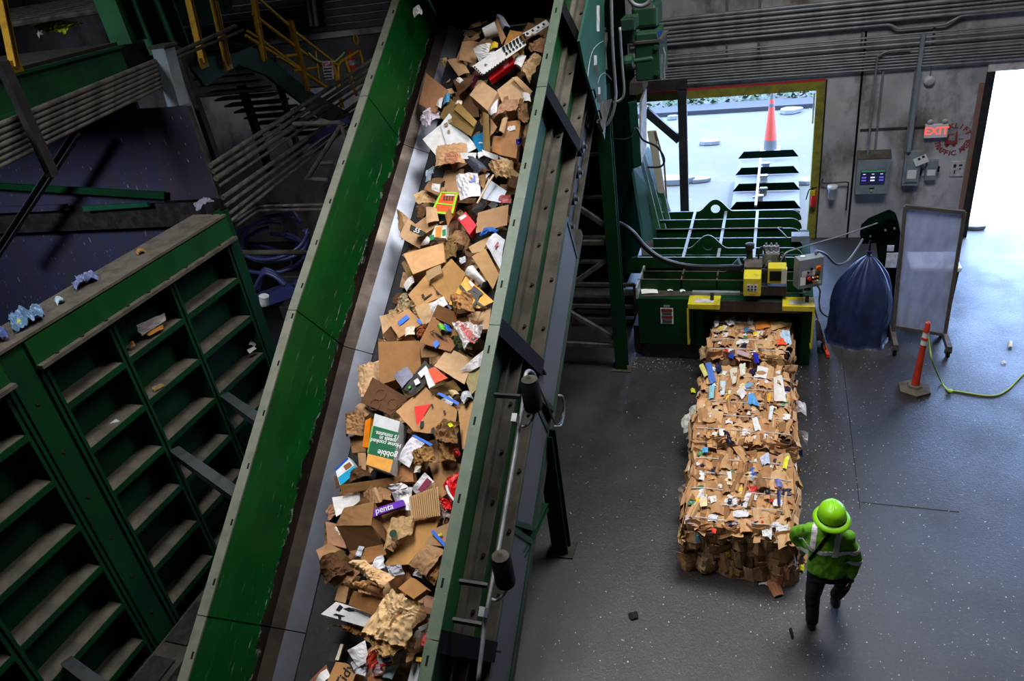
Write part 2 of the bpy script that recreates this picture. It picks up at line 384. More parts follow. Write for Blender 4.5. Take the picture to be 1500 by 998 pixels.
    def patch(s, c4, nx=4, ny=4, warp=0.0, crump=0.0, cs=9.0, thick=0.005, nrm=None, jag=0.0, seed=0.0, fold=0.0):
        a, b, c, d = [V(p) for p in c4]
        nn = V(nrm) if nrm is not None else (b - a).cross(d - a).normalized()
        if nrm is None and nn.dot(N) < 0: nn = -nn
        nn.normalize()
        top = []
        for j in range(ny + 1):
            for i in range(nx + 1):
                u, v = i / nx, j / ny
                p = a * (1 - u) * (1 - v) + b * u * (1 - v) + c * u * v + d * (1 - u) * v
                h = warp * (1 - (2 * u - 1) ** 2) + fold * abs(2 * v - 1) 
                if crump:
                    q = V((p.x * cs * 1.1 + seed, p.y * cs * .75, p.z * cs * .75)); q += V((noise.noise(q * .6 + V((9, 0, 0))), noise.noise(q * .6 + V((0, 9, 0))), 0)) * .8
                    h += crump * (1.15 * (0.35 - abs(noise.noise(q))) + 0.8 * (0.3 - abs(noise.noise(q * 2.1))) + (0.55 * (0.3 - abs(noise.noise(q * 4.3))) if nx > 8 else 0))
                if jag and (i in (0, nx) or j in (0, ny)):
                    q = V((p.x * 17 + seed, p.y * 17, 3.3)); k = noise.noise(q) * jag
                    p = p + (p - (a + b + c + d) / 4).normalized() * k
                top.append(p + nn * h)
        bot = [p - nn * thick for p in top]
        w = nx + 1; m = len(top); fs = []
        for j in range(ny):
            for i in range(nx):
                k = j * w + i; fs.append((k, k + 1, k + w + 1, k + w)); fs.append((m + k, m + k + w, m + k + w + 1, m + k + 1))
        rim = [i for i in range(w)] + [j * w + nx for j in range(1, ny + 1)] + [ny * w + i for i in range(nx - 1, -1, -1)] + [j * w for j in range(ny - 1, 0, -1)]
        for q in range(len(rim)):
            i, j = rim[q], rim[(q + 1) % len(rim)]; fs.append((j, i, m + i, m + j))
        s.idx(top + bot, fs); return s
    def build(s, name, mats, parent=None, smooth=False, label=None, cat=None, group=None, kind=None, bevel=0.0):
        if not isinstance(mats, (list, tuple)): mats = [mats]
        lo = V((min(p.x for p in s.v), min(p.y for p in s.v), min(p.z for p in s.v)))
        hi = V((max(p.x for p in s.v), max(p.y for p in s.v), max(p.z for p in s.v)))
        c = (lo + hi) / 2
        if parent is None: c.z = lo.z
        me = bpy.data.meshes.new(name); me.from_pydata([tuple(p - c) for p in s.v], [], s.f)
        for mm in mats: me.materials.append(MATS[mm] if isinstance(mm, str) else mm)
        me.polygons.foreach_set('material_index', s.m)
        ca = me.color_attributes.new('Col', 'FLOAT_COLOR', 'CORNER')
        buf = []
        for p, cc in zip(me.polygons, s.c): buf += [cc[0], cc[1], cc[2], 1.0] * p.loop_total
        ca.data.foreach_set('color', buf)
        if s.anyuv:
            ul = me.uv_layers.new(name='UVMap'); ub = []
            for p, u in zip(me.polygons, s.uv):
                for k in range(p.loop_total): ub += list(u[k]) if u else [0.0, 0.0]
            ul.data.foreach_set('uv', ub)
        bm = bmesh.new(); bm.from_mesh(me)
        if not s.anyuv: bmesh.ops.remove_doubles(bm, verts=bm.verts, dist=1e-5)
        bmesh.ops.recalc_face_normals(bm, faces=bm.faces); bm.to_mesh(me); bm.free()
        if smooth: me.polygons.foreach_set('use_smooth', [True] * len(me.polygons))
        o = bpy.data.objects.new(name, me); COL.objects.link(o)
        if bevel:
            bv = o.modifiers.new('bev', 'BEVEL'); bv.width = bevel; bv.segments = 2; bv.limit_method = 'ANGLE'
        ORG[o.name] = c
        if parent is not None: o.parent = parent; o.location = c - ORG[parent.name]
        else: o.location = c
        return tag(o, label, cat, group, kind)
def struct(mb, name, m, **k): return mb.build(name, m, kind='structure', **k)
def smooth_angle(o, ang=40):
    me = o.data; me.polygons.foreach_set('use_smooth', [True] * len(me.polygons))
    bm = bmesh.new(); bm.from_mesh(me)
    for e in bm.edges:
        if len(e.link_faces) == 2 and e.calc_face_angle(0) > math.radians(ang): e.smooth = False
    bm.to_mesh(me); bm.free(); return o
def text(txt, size, at, xd, yd, m, parent, name='lettering', ext=0.0015, align='CENTER', label=None):
    cu = bpy.data.curves.new('t', 'FONT'); cu.body = txt; cu.size = size; cu.extrude = ext; cu.align_x = align; cu.align_y = 'CENTER'; cu.offset = size * (0.035 if m == 'stencil_red' else 0.012)
    to = bpy.data.objects.new('t', cu); COL.objects.link(to)
    me = bpy.data.meshes.new_from_object(to.evaluated_get(bpy.context.evaluated_depsgraph_get()))
    bpy.data.objects.remove(to)
    me.materials.clear(); me.materials.append(MATS[m])
    x = V(xd).normalized(); y = V(yd); y = (y - x * y.dot(x)).normalized(); z = x.cross(y)
    M = Matrix((x, y, z)).transposed().to_4x4(); me.transform(M)
    o = bpy.data.objects.new(name, me); COL.objects.link(o); o.parent = parent; o.location = V(at) - ORG[parent.name]; ORG[o.name] = V(at)
    if label: o['label'] = label
    return o
def spline(pts, n=8):
    pts = [V(p) for p in pts]; out = []
    for i in range(len(pts) - 1):
        p0 = pts[max(i - 1, 0)]; p1 = pts[i]; p2 = pts[i + 1]; p3 = pts[min(i + 2, len(pts) - 1)]
        for k in range(n):
            t = k / n; out.append(0.5 * ((2 * p1) + (p2 - p0) * t + (2 * p0 - 5 * p1 + 4 * p2 - p3) * t * t + (3 * p1 - p0 - 3 * p2 + p3) * t ** 3))
    out.append(pts[-1]); return out
YW = 16.29
# ------------------------------------------------------------------ setting
m = MB(); m.bx(-20, 11, -6, YW + 0.35, -0.2, 0); struct(m, 'floor', 'floor')
m = MB(); m.bx(-20, 3.4, YW + 0.35, 45, -0.2, -0.01); struct(m, 'trim_1', 'asphalt')
m = MB(); m.bx(3.4, 24, YW + 0.35, 45, -0.2, -0.01); struct(m, 'trim_2', 'ground_glare')  # ground right of the asphalt, sun glare painted white
m = MB(); m.bx(-20, 3.4, 27.3, 27.6, 0, 0.14); m.bx(-20, 3.4, 27.6, 28.3, 0, 0.12); struct(m, 'trim_3', 'kerb')
# far wall with the two openings
m = MB()
m.bx(-2.95, 0.78, YW, YW + 0.35, 3.28, 3.9); m.bx(0.78, 3.78, YW, YW + 0.35, 0, 3.9); m.bx(-20, 11, YW, YW + 0.35, 3.9, 9.5)
m.bx(3.78, 11, YW, YW + 0.35, 3.32, 3.9); m.bx(-20, -2.95, YW, YW + 0.35, 0, 3.9); m.bx(9.5, 11, YW, YW + 0.35, 0, 3.9)
struct(m, 'wall_far', 'concrete')
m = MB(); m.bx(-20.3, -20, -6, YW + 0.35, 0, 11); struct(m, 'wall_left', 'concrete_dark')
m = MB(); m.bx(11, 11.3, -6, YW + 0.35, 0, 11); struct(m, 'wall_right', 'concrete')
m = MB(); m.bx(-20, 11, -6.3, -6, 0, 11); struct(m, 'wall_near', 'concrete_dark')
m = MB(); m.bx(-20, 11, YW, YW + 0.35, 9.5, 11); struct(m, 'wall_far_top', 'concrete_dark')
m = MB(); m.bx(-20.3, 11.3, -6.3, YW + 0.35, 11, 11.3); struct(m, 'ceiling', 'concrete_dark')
# painted yellow door surround, scraped rusty edge, dark jamb at the big opening, panel joint
m = MB(); m.bx(-2.95, 0.9, YW - 0.012, YW + 0.36, 3.16, 3.33); m.bx(0.74, 0.9, YW - 0.013, YW + 0.36, 0, 3.16); struct(m, 'trim_4', 'yellow_frame')
m = MB(); m.bx(0.9, 0.93, YW - 0.02, YW, 0, 3.36); m.bx(3.66, 3.8, YW - 0.04, YW + 0.4, 0, 3.34); struct(m, 'trim_5', 'black_steel')
m = MB(); m.bx(3.57, 3.66, YW - 0.008, YW, 0.1, 3.1); struct(m, 'trim_6', 'rust_paint')
m = MB(); p = WY(1261, 130, YW); m.bx(p.x - 0.02, p.x + 0.02, YW - 0.012, YW, 0, 4.2); struct(m, 'trim_7', 'black')
m = MB(); m.bx(-2.95, 0.9, YW - 0.006, YW, 3.33, 3.38); struct(m, 'trim_8', 'print_red')
m = MB(); q = F(1245, 620); m.bx(q.x - .005, q.x + .005, F(1250, 745).y, F(1240, 500).y, 0, .002); q = F(1260, 736); m.bx(q.x, q.x + 1.1, q.y - .005, q.y + .005, 0, .002); struct(m, 'trim_12', 'joint')
m = MB(); m.bx(3.66, 11, YW - 0.05, YW + 0.1, 3.3, 3.5); struct(m, 'trim_9', 'white_dirty')
# far dark upper wall on the left: horizontal siding over a concrete upstand
m = MB()
for k in range(22): m.bx(-14, -6.2, YW - 0.10, YW, 5.25 + k * 0.16, 5.37 + k * 0.16)
struct(m, 'trim_10', 'grey_dark')
m = MB(); m.bx(-14, -6.0, YW - 0.25, YW, 4.1, 5.1); struct(m, 'trim_11', 'concrete_dark')

# leafy bank beyond the kerb (uncountable)
random.seed(3); m = MB()
for i in range(1500):
    x = random.uniform(-9, 5); y = random.uniform(28.3, 30.5); h = random.uniform(0, 0.5) * (y - 28.0)
    a = random.uniform(0, 6.28); r = random.uniform(0.06, 0.16); c = V((x, y, h * 0.6))
    m.face([c, c + V((math.cos(a), math.sin(a), 0.4)) * r, c + V((math.cos(a + 1), math.sin(a + 1), 0.9)) * r * 1.2, c + V((math.cos(a + 2), math.sin(a + 2), 0.4)) * r])
m.build('roadside_weeds', 'leafy', label='strip of low green weeds beyond the kerb outside the doorway', cat='plants', kind='stuff')

# ------------------------------------------------------------------ conduits on the far wall
ys = [(0, .040), (6, .036), (14, .040), (21, .026), (27, .026), (33, .034), (40, .026), (57, .020), (63, .026), (70, .030), (78, .018), (82.5, .018), (87, .018), (91, .018), (95, .018), (99.5, .018), (104, .018)]
ordn = ['topmost', 'second', 'third', 'fourth', 'fifth', 'sixth', 'seventh', 'eighth', 'ninth', 'tenth', 'eleventh', 'twelfth', 'thirteenth', 'fourteenth', 'fifteenth', 'sixteenth', 'lowest']
for i, (py, r) in enumerate(ys):
    z = WY(1259, py, YW - 0.1).z; m = MB(); y = YW - 0.07 - r
    if i == 6:
        xs = [WY(px, 40, y).x for px in (1300, 1318, 1380, 1395, 1410)]
        m.tube([(-2.9, y, z), (xs[0], y, z), (xs[0] + .06, y, z - .015), (xs[1] - .04, y, z - .085), (xs[1] + .03, y, z - 0.09), (xs[2], y, z - 0.09), (xs[2] + .06, y, z - .08), (xs[4] - .06, y, z + 0.03), (xs[4], y, z + .04), (10.9, y, z + 0.04)], r, 10)
    else: m.cyl((-2.9 if i < 14 else -2.6, y, z), (10.9, y, z), r, n=10)
    t = m.build('conduit', 'conduit', smooth=True, label='%s grey conduit%s in the bank of horizontal pipes on the far wall' % (ordn[i], '' if i in (0, 16) else ' from the top'), cat='pipe', group='conduits along the far wall')
    smooth_angle(t)
for px, lab in ((1065, 'left of the doorway centre'), (1112, 'over the doorway'), (1262, 'over the concrete joint'), (1366, 'above the round bell')):
    x = WY(px, 60, YW).x; m = MB(); m.bx(x - 0.02, x + 0.02, YW - 0.035, YW, 3.72, 5.2)
    t = m.build('strut_channel', 'galv', label='upright galvanised strut clamping the far wall conduits, ' + lab, cat='bracket', group='struts behind the conduits')
def vpipe(px, y0, y1, r, lab, mt='conduit', bend=False, off=0.05):
    a = WY(px, y0, YW - off); b = WY(px - (y1 - y0) * 0.09, y1, YW - off); b.x = a.x + 0.0
    m = MB()
    if bend: m.tube(spline([a + V((0.55, 0, 0.0)), a + V((0.2, 0, 0.0)), a + V((0.03, 0, -0.08)), a + V((0, 0, -0.25)), b], 6), r, 10)
    else: m.cyl(a, b, r, n=10)
    t = m.build('conduit', mt, label=lab, cat='pipe'); smooth_angle(t, 50); return t
vpipe(1286, 76, 228, 0.022, 'thin upright conduit bending over the panel with the screen, left of the pair', bend=True, off=0.16)
vpipe(1294, 103, 228, 0.02, 'thin upright conduit running down to the screen panel, right of the pair')
vpipe(1353, 48, 222, 0.042, 'thick bluish upright conduit down to the switch box', 'grey_paint', off=0.17)
vpipe(1341, 103, 222, 0.016, 'thin upright conduit just left of the thick bluish one')
m = MB(); a = WY(1260, 190, YW - 0.03); b = WY(1357, 190, YW - 0.03); m.cyl(a, V((b.x, a.y, a.z)), 0.015, n=8); m.build('conduit', 'black_steel', label='thin dark horizontal conduit leading to the exit sign', cat='pipe')
# bell
c = WY(1361, 118, YW); t = thing('alarm_bell', c, 'round pale alarm bell hanging from the conduits beside the big opening', 'bell')
m = MB(); m.lathe([(0.09, 0), (0.1, 0.03), (0.085, 0.07), (0.04, 0.09)], c + V((0, 0, 0)), (0, -1, 0), 24); m.build('dome', 'white_dirty', t, smooth=True)
m = MB(); m.cyl(c + V((0, -0.045, 0.09)), c + V((0, -0.045, 0.29)), 0.01); m.build('stem', 'conduit', t)
# exit sign
c = WY(1371, 191.5, YW - 0.05); t = thing('exit_sign', c, 'white exit sign with glowing red letters on the concrete wall', 'sign')
m = MB(); m.box(c, (0.4, 0.09, 0.26)); m.build('sign_box', 'exit_white', t, bevel=0.01)
text('EXIT', 0.21, c + V((0, -0.047, -0.0)), (1, 0, 0), (0, 0, 1), 'exit_glow', t, label='glowing red word EXIT')
for dx in (-0.12, 0.13):
    m = MB(); q = c + V((dx, -0.02, 0.19)); m.lathe([(0.03, 0), (0.055, 0.05), (0.05, 0.07)], q + V((0, 0.04, 0)), (0, -1, -0.2), 16); m.cyl(q + V((0, 0.02, 0)), q + V((0, 0.02, -0.07)), 0.008); m.build('lamp_head', 'white_dirty', t, smooth=True)
# stencil
c = WY(1396, 205, YW - 0.004); t = thing('painted_warning', c, 'faded red stencil reading FORKLIFT TRAFFIC AREA with a forklift, beside the exit sign', 'wall marking')
def arctext(s, r, a0, a1, up):
    for i, ch in enumerate(s):
        if ch == ' ': continue
        a = math.radians(a0 + (a1 - a0) * i / (len(s) - 1)); rd = V((math.cos(a), 0, math.sin(a)))
        tx = V((math.sin(a), 0, -math.cos(a))) if up else V((-math.sin(a), 0, math.cos(a)))
        text(ch, 0.135, c + rd * r, tx, rd if up else -rd, 'stencil_red', t, 'letter', 0.001)
arctext('FORKLIFT', 0.27, 160, 28, True); arctext('TRAFFIC AREA', 0.27, 192, 352, False)
m = MB()
def fl(pts): m.prism([c + V((x, 0, z)) for x, z in pts], (0, 0.003, 0))
fl([(-.14, -.1), (.03, -.1), (.03, -.02), (-.06, .0), (-.14, 0)]); fl([(-.11, 0), (-.08, 0), (-.07, .1), (.0, .1), (.02, .12), (-.1, .12)]); fl([(.03, -.09), (.09, -.09), (.06, .16), (.03, .16)]); fl([(.09, .0), (.17, .0), (.17, .015), (.09, .015)])
for x in (-.09, .03):
    fl([(x + .035 * math.cos(k * .628), -.11 + .035 * math.sin(k * .628)) for k in range(10)])
m.build('forklift_symbol', 'stencil_red', t)
# screen panel
a = WY(1257, 228, YW - 0.22); b = WY(1300, 284, YW - 0.22); cx = (a.x + b.x) / 2; w = 0.6
cz0, cz1 = b.z, a.z - 0.05; c = V((cx, YW - 0.12, cz0)); t = thing('control_cabinet', c, 'blue-grey wall cabinet with a dark monitor screen', 'control panel')
m = MB(); m.prism([(cx - w / 2, YW, cz0), (cx - w / 2, YW - 0.22, cz0), (cx - w / 2, YW - 0.22, cz1 - 0.02), (cx - w / 2, YW, cz1 + 0.08)], (w, 0, 0)); m.build('enclosure', 'grey_paint', t, bevel=0.006)
m = MB(); m.prism([(cx - w / 2 - .01, YW, cz1 + 0.085), (cx - w / 2 - .01, YW - 0.23, cz1 - 0.015), (cx - w / 2 - .01, YW - 0.23, cz1 - 0.03), (cx - w / 2 - .01, YW, cz1 + 0.07)], (w + .02, 0, 0)); m.build('sloped_top', 'dusty_rib', t)
zc = cz0 + 0.36
m = MB(); m.box((cx, YW - 0.225, zc), (0.46, 0.012, 0.3)); scr = m.build('monitor', 'screen_dark', t)
m = MB(); m.box((cx, YW - 0.233, zc + 0.13), (0.44, 0.004, 0.03)); m.build('menu_bar', 'screen_green', scr)
for dx in (-.16, 0, .16):
    for dz in (0.07, 0.0, -0.06):
        m = MB(); m.box((cx + dx, YW - 0.233, zc + dz), (0.08 if dz < .05 else .05, 0.004, 0.028 if dz < .05 else .012)); m.build('screen_tile', 'screen_blue' if dz < .05 and dx else 'screen_white', scr)
m = MB(); m.box((cx, YW - 0.225, cz0 + 0.13), (0.1, 0.01, 0.018)); m.build('label_strip', 'black', t)
m = MB(); m.cyl((cx, YW - 0.22, cz0 + 0.08), (cx, YW - 0.25, cz0 + 0.08), 0.018); m.build('lock', 'yellow', t)
# switch boxes
def wallbox(px0, py0, px1, py1, dep, name, lab, cat, mt='grey_paint'):
    a = WY(px0, py0, YW - dep); b = WY(px1, py1, YW - dep)
    t = thing(name, V(((a.x + b.x) / 2, YW - dep / 2, b.z)), lab, cat)
    m = MB(); m.bx(a.x, b.x, YW - dep, YW, b.z, a.z); m.build('enclosure', mt, t, bevel=0.006)
    return t, a, b
t, a, b = wallbox(1327, 223, 1345, 272, 0.14, 'switch_box', 'larger grey-blue switch box below the thick conduit', 'switch box')
m = MB(); m.bx(a.x + .04, b.x - .03, YW - .17, YW - .14, b.z + .08, a.z - .22); cv_ = m.build('cover', 'grey_paint', t, bevel=0.01)
m = MB(); m.bx(a.x + .07, b.x - .07, YW - .175, YW - .17, b.z + .16, b.z + .34); m.build('notice', 'white', t)
m = MB(); m.box((b.x + .02, YW - .12, b.z + .28), (.03, .04, .14)); m.build('lever', 'black', t)
t, a, b = wallbox(1358, 236, 1371, 264, 0.12, 'switch_box', 'smaller grey-blue switch box with a side lever, right of the larger one', 'switch box')
m = MB(); m.bx(a.x + .03, b.x - .03, YW - .126, YW - .12, b.z + .1, b.z + .22); m.build('notice', 'white', t)
m = MB(); m.box((b.x + .02, YW - .1, b.z + .22), (.03, .04, .1)); m.build('lever', 'black', t)
c = WY(1349, 235, YW - 0.2); Rm = Matrix.Rotation(math.radians(-24), 3, 'Y'); t = thing('paper_notice', c, 'tilted white paper sheet stuck over the larger switch box', 'paper')
m = MB(); m.box(c, (0.24, 0.003, 0.17), Rm); m.build('sheet', 'white', t)
for dx, dz in ((-.02, .04), (.06, .05)):
    m = MB(); m.box(c + Rm @ V((dx, -.003, dz)), (.045, .002, .05), Rm); m.build('printed_picture', 'print_black', t)
c = WY(1349, 250, YW - 0.02); m = MB(); m.box(c, (0.15, 0.004, 0.22)); m.build('paper_notice', 'white_dirty', label='plain pale sheet hanging between the two switch boxes', cat='paper')
c = WY(1402, 247, YW - 0.015); t = thing('wall_notice', c, 'small white notice with dark pictures beside the big opening', 'paper')
m = MB(); m.box(c, (0.23, 0.03, 0.3)); m.build('sheet', 'white_dirty', t)
for dx, dz, w, h in ((-.05, .06, .05, .07), (.05, .07, .06, .04), (.05, .0, .03, .03), (-.04, -.06, .02, .08)):
    m = MB(); m.box(c + V((dx, -.018, dz)), (w, .003, h)); m.build('printed_picture', 'print_black', t)
# water filter + pipe
c = WY(1219, 282, YW - 0.14); t = thing('water_filter', c, 'white water filter canister hanging on the wall by the doorway', 'water filter')
m = MB(); m.lathe([(0.055, 0), (0.075, 0.02), (0.08, 0.22), (0.1, 0.23), (0.1, 0.3), (0.05, 0.32)], c + V((0, 0, -.15)), (0, 0, 1), 20); m.build('canister', 'white', t, smooth=True)
m = MB(); m.tube(spline([c + V((-.2, .04, .3)), c + V((-.2, .04, .2)), c + V((.0, .04, .19)), c + V((.27, .04, .2)), c + V((.3, .04, .1)), c + V((.3, .04, -.42))], 6), 0.015, 8); m.build('water_pipe', 'black_steel', t, smooth=True)
# extinguisher
c = WY(1192, 288, YW - 0.1); t = thing('fire_extinguisher', c, 'red fire extinguisher with a yellow tag on the yellow door post', 'fire extinguisher')
m = MB(); m.lathe([(0.05, 0), (0.06, 0.02), (0.06, 0.28), (0.03, 0.34), (0.02, 0.37)], c + V((0, 0, -.22)), (0, 0, 1), 18); m.build('cylinder', 'red', t, smooth=True)
m = MB(); m.tube(spline([c + V((0, -.02, .15)), c + V((-.09, -.04, .18)), c + V((-.13, -.04, .05)), c + V((-.15, -.04, -.05))], 5), 0.012, 7); m.build('hose', 'black', t, smooth=True)
m = MB(); m.box(c + V((-.03, -.06, .1)), (.09, .02, .12)); m.build('tag', 'yellow', t)
m = MB(); m.beam(c + V((-.06, 0, .18)), c + V((.06, 0, .2)), .02, .02); m.build('handle', 'black', t)
a = WY(1193, 137, YW - 0.05); b = WY(1191, 181, YW - 0.05); m = MB(); m.bx(a.x - .015, a.x + .015, YW - .05, YW - .013, b.z, a.z); m.build('sensor_strip', 'white_dirty', label='thin white strip fixed on the yellow door post', cat='sensor strip')

# ------------------------------------------------------------------ outside things
# delineator cone standing in the road
c = F(1128, 222); c.y += 0.1; t = thing('traffic_cone', c, 'tall orange and white traffic cone standing outside the doorway', 'traffic cone')
def band(h0, h1, mt, nm, H=2.05, r0=.2, r1=.045):
    f = lambda h: r0 + (r1 - r0) * h / H
    m = MB(); m.lathe([(f(h0), h0), (f(h1), h1)], c, (0, 0, 1), 20); return m.build(nm, mt, t, smooth=False)
H2 = WY(1129, 136, c.y).z
for a, b, mt, nm in ((0.05, H2 * .2, 'deck_grey', 'base_collar'), (H2 * .2, H2 * .76, 'orange', 'cone_body'), (H2 * .76, H2 * .82, 'deck_grey', 'reflective_band'), (H2 * .82, H2 * .89, 'orange', 'cone_body'), (H2 * .89, H2, 'deck_grey', 'cone_tip')): band(a, b, mt, nm, H2)
m = MB(); m.bx(c.x - .28, c.x + .28, c.y - .28, c.y + .28, 0, .05); m.build('base', 'white_dirty', t, bevel=0.02)
# tail deck of the press outside the door
zt = 0.62
P = [F(1070, 306, zt), F(1172, 306, zt), F(1172, 228, zt), F(1084, 228, zt)]; x0, x1, y0, y1 = P[0].x, P[1].x, P[0].y, P[2].y
t = thing('tail_deck', V(((x0 + x1) / 2, (y0 + y1) / 2, 0)), 'pale platform with green cross ribs behind the press, outside the doorway', 'machine deck')
m = MB(); m.bx(x0, x1, y0, y1, zt - .5, zt - .08); m.build('deck_box', 'deck_grey', t)
for py in (228, 252, 276, 303):
    y = F(1120, py, zt).y; m = MB(); m.prism([(x0 + .12, y, zt + .12), (x1 - .12, y, zt + .12), (x1 + .02, y, zt - .06), (x0 - .02, y, zt - .06)], (0, .03, 0)); m.build('cross_rib', 'green_matte', t)
m = MB(); a = F(1107, 302, zt + .12); b = F(1114, 233, zt + .12); m.beam(a, b, .05, .05); m.build('push_rod', 'galv', t)
for px, py in ((1122, 244), (1119, 262), (1118, 281), (1112, 292)):
    q = F(px, py, zt); m = MB(); m.box(q + V((0, 0, .03)), (.16, .12, .14)); m.cyl(q + V((.1, 0, .08)), q + V((-.14, 0, .05)), .025); m.build('valve_block', 'galv' if py != 281 else 'frame_wood', t)
for px, py, r, h, lab in ((988, 268, .5, .16, 'white foam block lying outside, left of the dark post'), (1024, 266, .3, .1, 'small white foam scrap outside, right of the dark post'), (1157, 165, .42, .14, 'white foam slab in the road near the kerb, right of the cone'), (1040, 211, .35, .12, 'white foam slab on the road in the middle of the doorway view'), (985, 175, .2, .14, 'small pale bag on the road seen through the steel brace'), (1424, 334, .3, .08, 'white foam slab on the floor just inside the big opening'), (1177, 268, .35, .1, 'white foam sheet on the ground right of the tail deck')):
    q = F(px, py); m = MB(); random.seed(px); n = 9
    pts = [q + V((r * random.uniform(.75, 1.1) * math.cos(k * 6.283 / n), r * .6 * random.uniform(.7, 1.1) * math.sin(k * 6.283 / n), 0)) for k in range(n)]
    m.prism(pts, (0.03, 0.02, h)); m.build('foam_scrap', 'foam', label=lab, cat='foam scrap', group='foam scraps on the ground', bevel=.02)
# dark post, brace and lintel beam in the doorway
a = F(1004, 310); t = thing('steel_post', a, 'dark steel post with a diagonal brace standing in the doorway', 'post'); yp = a.y - .0
yp = YW - 0.3; a = WY(1003, 300, yp); top = WY(994, 130, yp)
m = MB(); m.bx(a.x - .09, a.x + .09, yp - .06, yp + .06, 0, top.z); m.build('upright', 'black_steel', t)
b0 = WY(946, 163, yp - .3); b1 = WY(995, 205, yp); m = MB(); m.beam(b0, b1, .16, .1, (0, 1, 0)); m.build('brace', 'black_steel', t)
m = MB(); b0 = WY(930, 133, yp); m.bx(b0.x, a.x + .1, yp - .08, yp + .08, top.z - .0, top.z + .16); m.build('head_beam', 'black_steel', t)

# ------------------------------------------------------------------ lights
def area(name, loc, rot, sx, sy, e, c=(1, 1, 1)):
    l = bpy.data.lights.new(name, 'AREA'); l.shape = 'RECTANGLE'; l.size = sx; l.size_y = sy; l.energy = e; l.color = c
    o = bpy.data.objects.new(name, l); o.location = loc; o.rotation_euler = rot; COL.objects.link(o); return o
area('skylight_lamp', (0.9, 9.3, 10.7), (0, 0, 0), 4.5, 2.8, 510, (1.0, 0.985, 0.97))
area('bay_lamp', (-3.9, 4.8, 10.7), (0, 0, 0), 1.8, 4.5, 190, (1.0, 0.985, 0.97))
area('hopper_fill', (-9.0, 0.4, 9.2), (math.radians(50), 0, math.radians(10)), 2.0, 1.5, 120, (0.85, 0.9, 1.0))  # fill light added to brighten the dark hopper, no fitting there
for l_ in bpy.data.lights: l_.spread = math.radians(85 if l_.name == 'bay_lamp' else 130 if l_.name == 'skylight_lamp' else 75)
sun = bpy.data.lights.new('sun', 'SUN'); sun.energy = 3.2; sun.angle = 0.02; sun.color = (1, 0.97, 0.93)
so = bpy.data.objects.new('sun', sun); so.rotation_euler = V((-0.35, -0.45, -1.0)).to_track_quat('-Z', 'Y').to_euler(); COL.objects.link(so)
wd = bpy.data.worlds.new('sky'); SC.world = wd; wd.use_nodes = True
bg = wd.node_tree.nodes['Background']; bg.inputs[0].default_value = (0.36, 0.55, 1.0, 1); bg.inputs[1].default_value = 16.0
cam = bpy.data.cameras.new('camera'); cam.sensor_width = 36; cam.lens = FOC / 1500 * 36; cam.clip_start = 0.05; cam.clip_end = 200
co = bpy.data.objects.new('camera', cam); COL.objects.link(co); co.location = CAMP
ax = V((_X.x, _Y.x, _Z.x)); ay = V((_X.y, _Y.y, _Z.y)); az = V((_X.z, _Y.z, _Z.z))   # camera x right / y down / z forward in world
co.rotation_euler = Matrix((ax, -ay, -az)).transposed().to_euler()
SC.camera = co
SC.view_settings.view_transform = 'Standard'; SC.view_settings.look = 'None'; SC.view_settings.exposure = 0.0; SC.view_settings.gamma = 1.0
SC.view_settings.use_curve_mapping = False
SC.cycles.use_denoising = True; SC.cycles.max_bounces = 6; SC.cycles.sample_clamp_indirect = 4.0
# ------------------------------------------------------------------ the inclined conveyor
S0, S1 = -1.3, 9.2
cvr = thing('inclined_conveyor', cv(-3.6, 0, 0), 'long green inclined conveyor carrying heaped cardboard up out of frame', 'conveyor')
XL, XR = -4.70, -2.56; NF = 1.15
m = MB(); m.cbox(XL + .1, XR - .02, S0, S1, -.02, 0); m.build('belt', 'rubber', cvr)
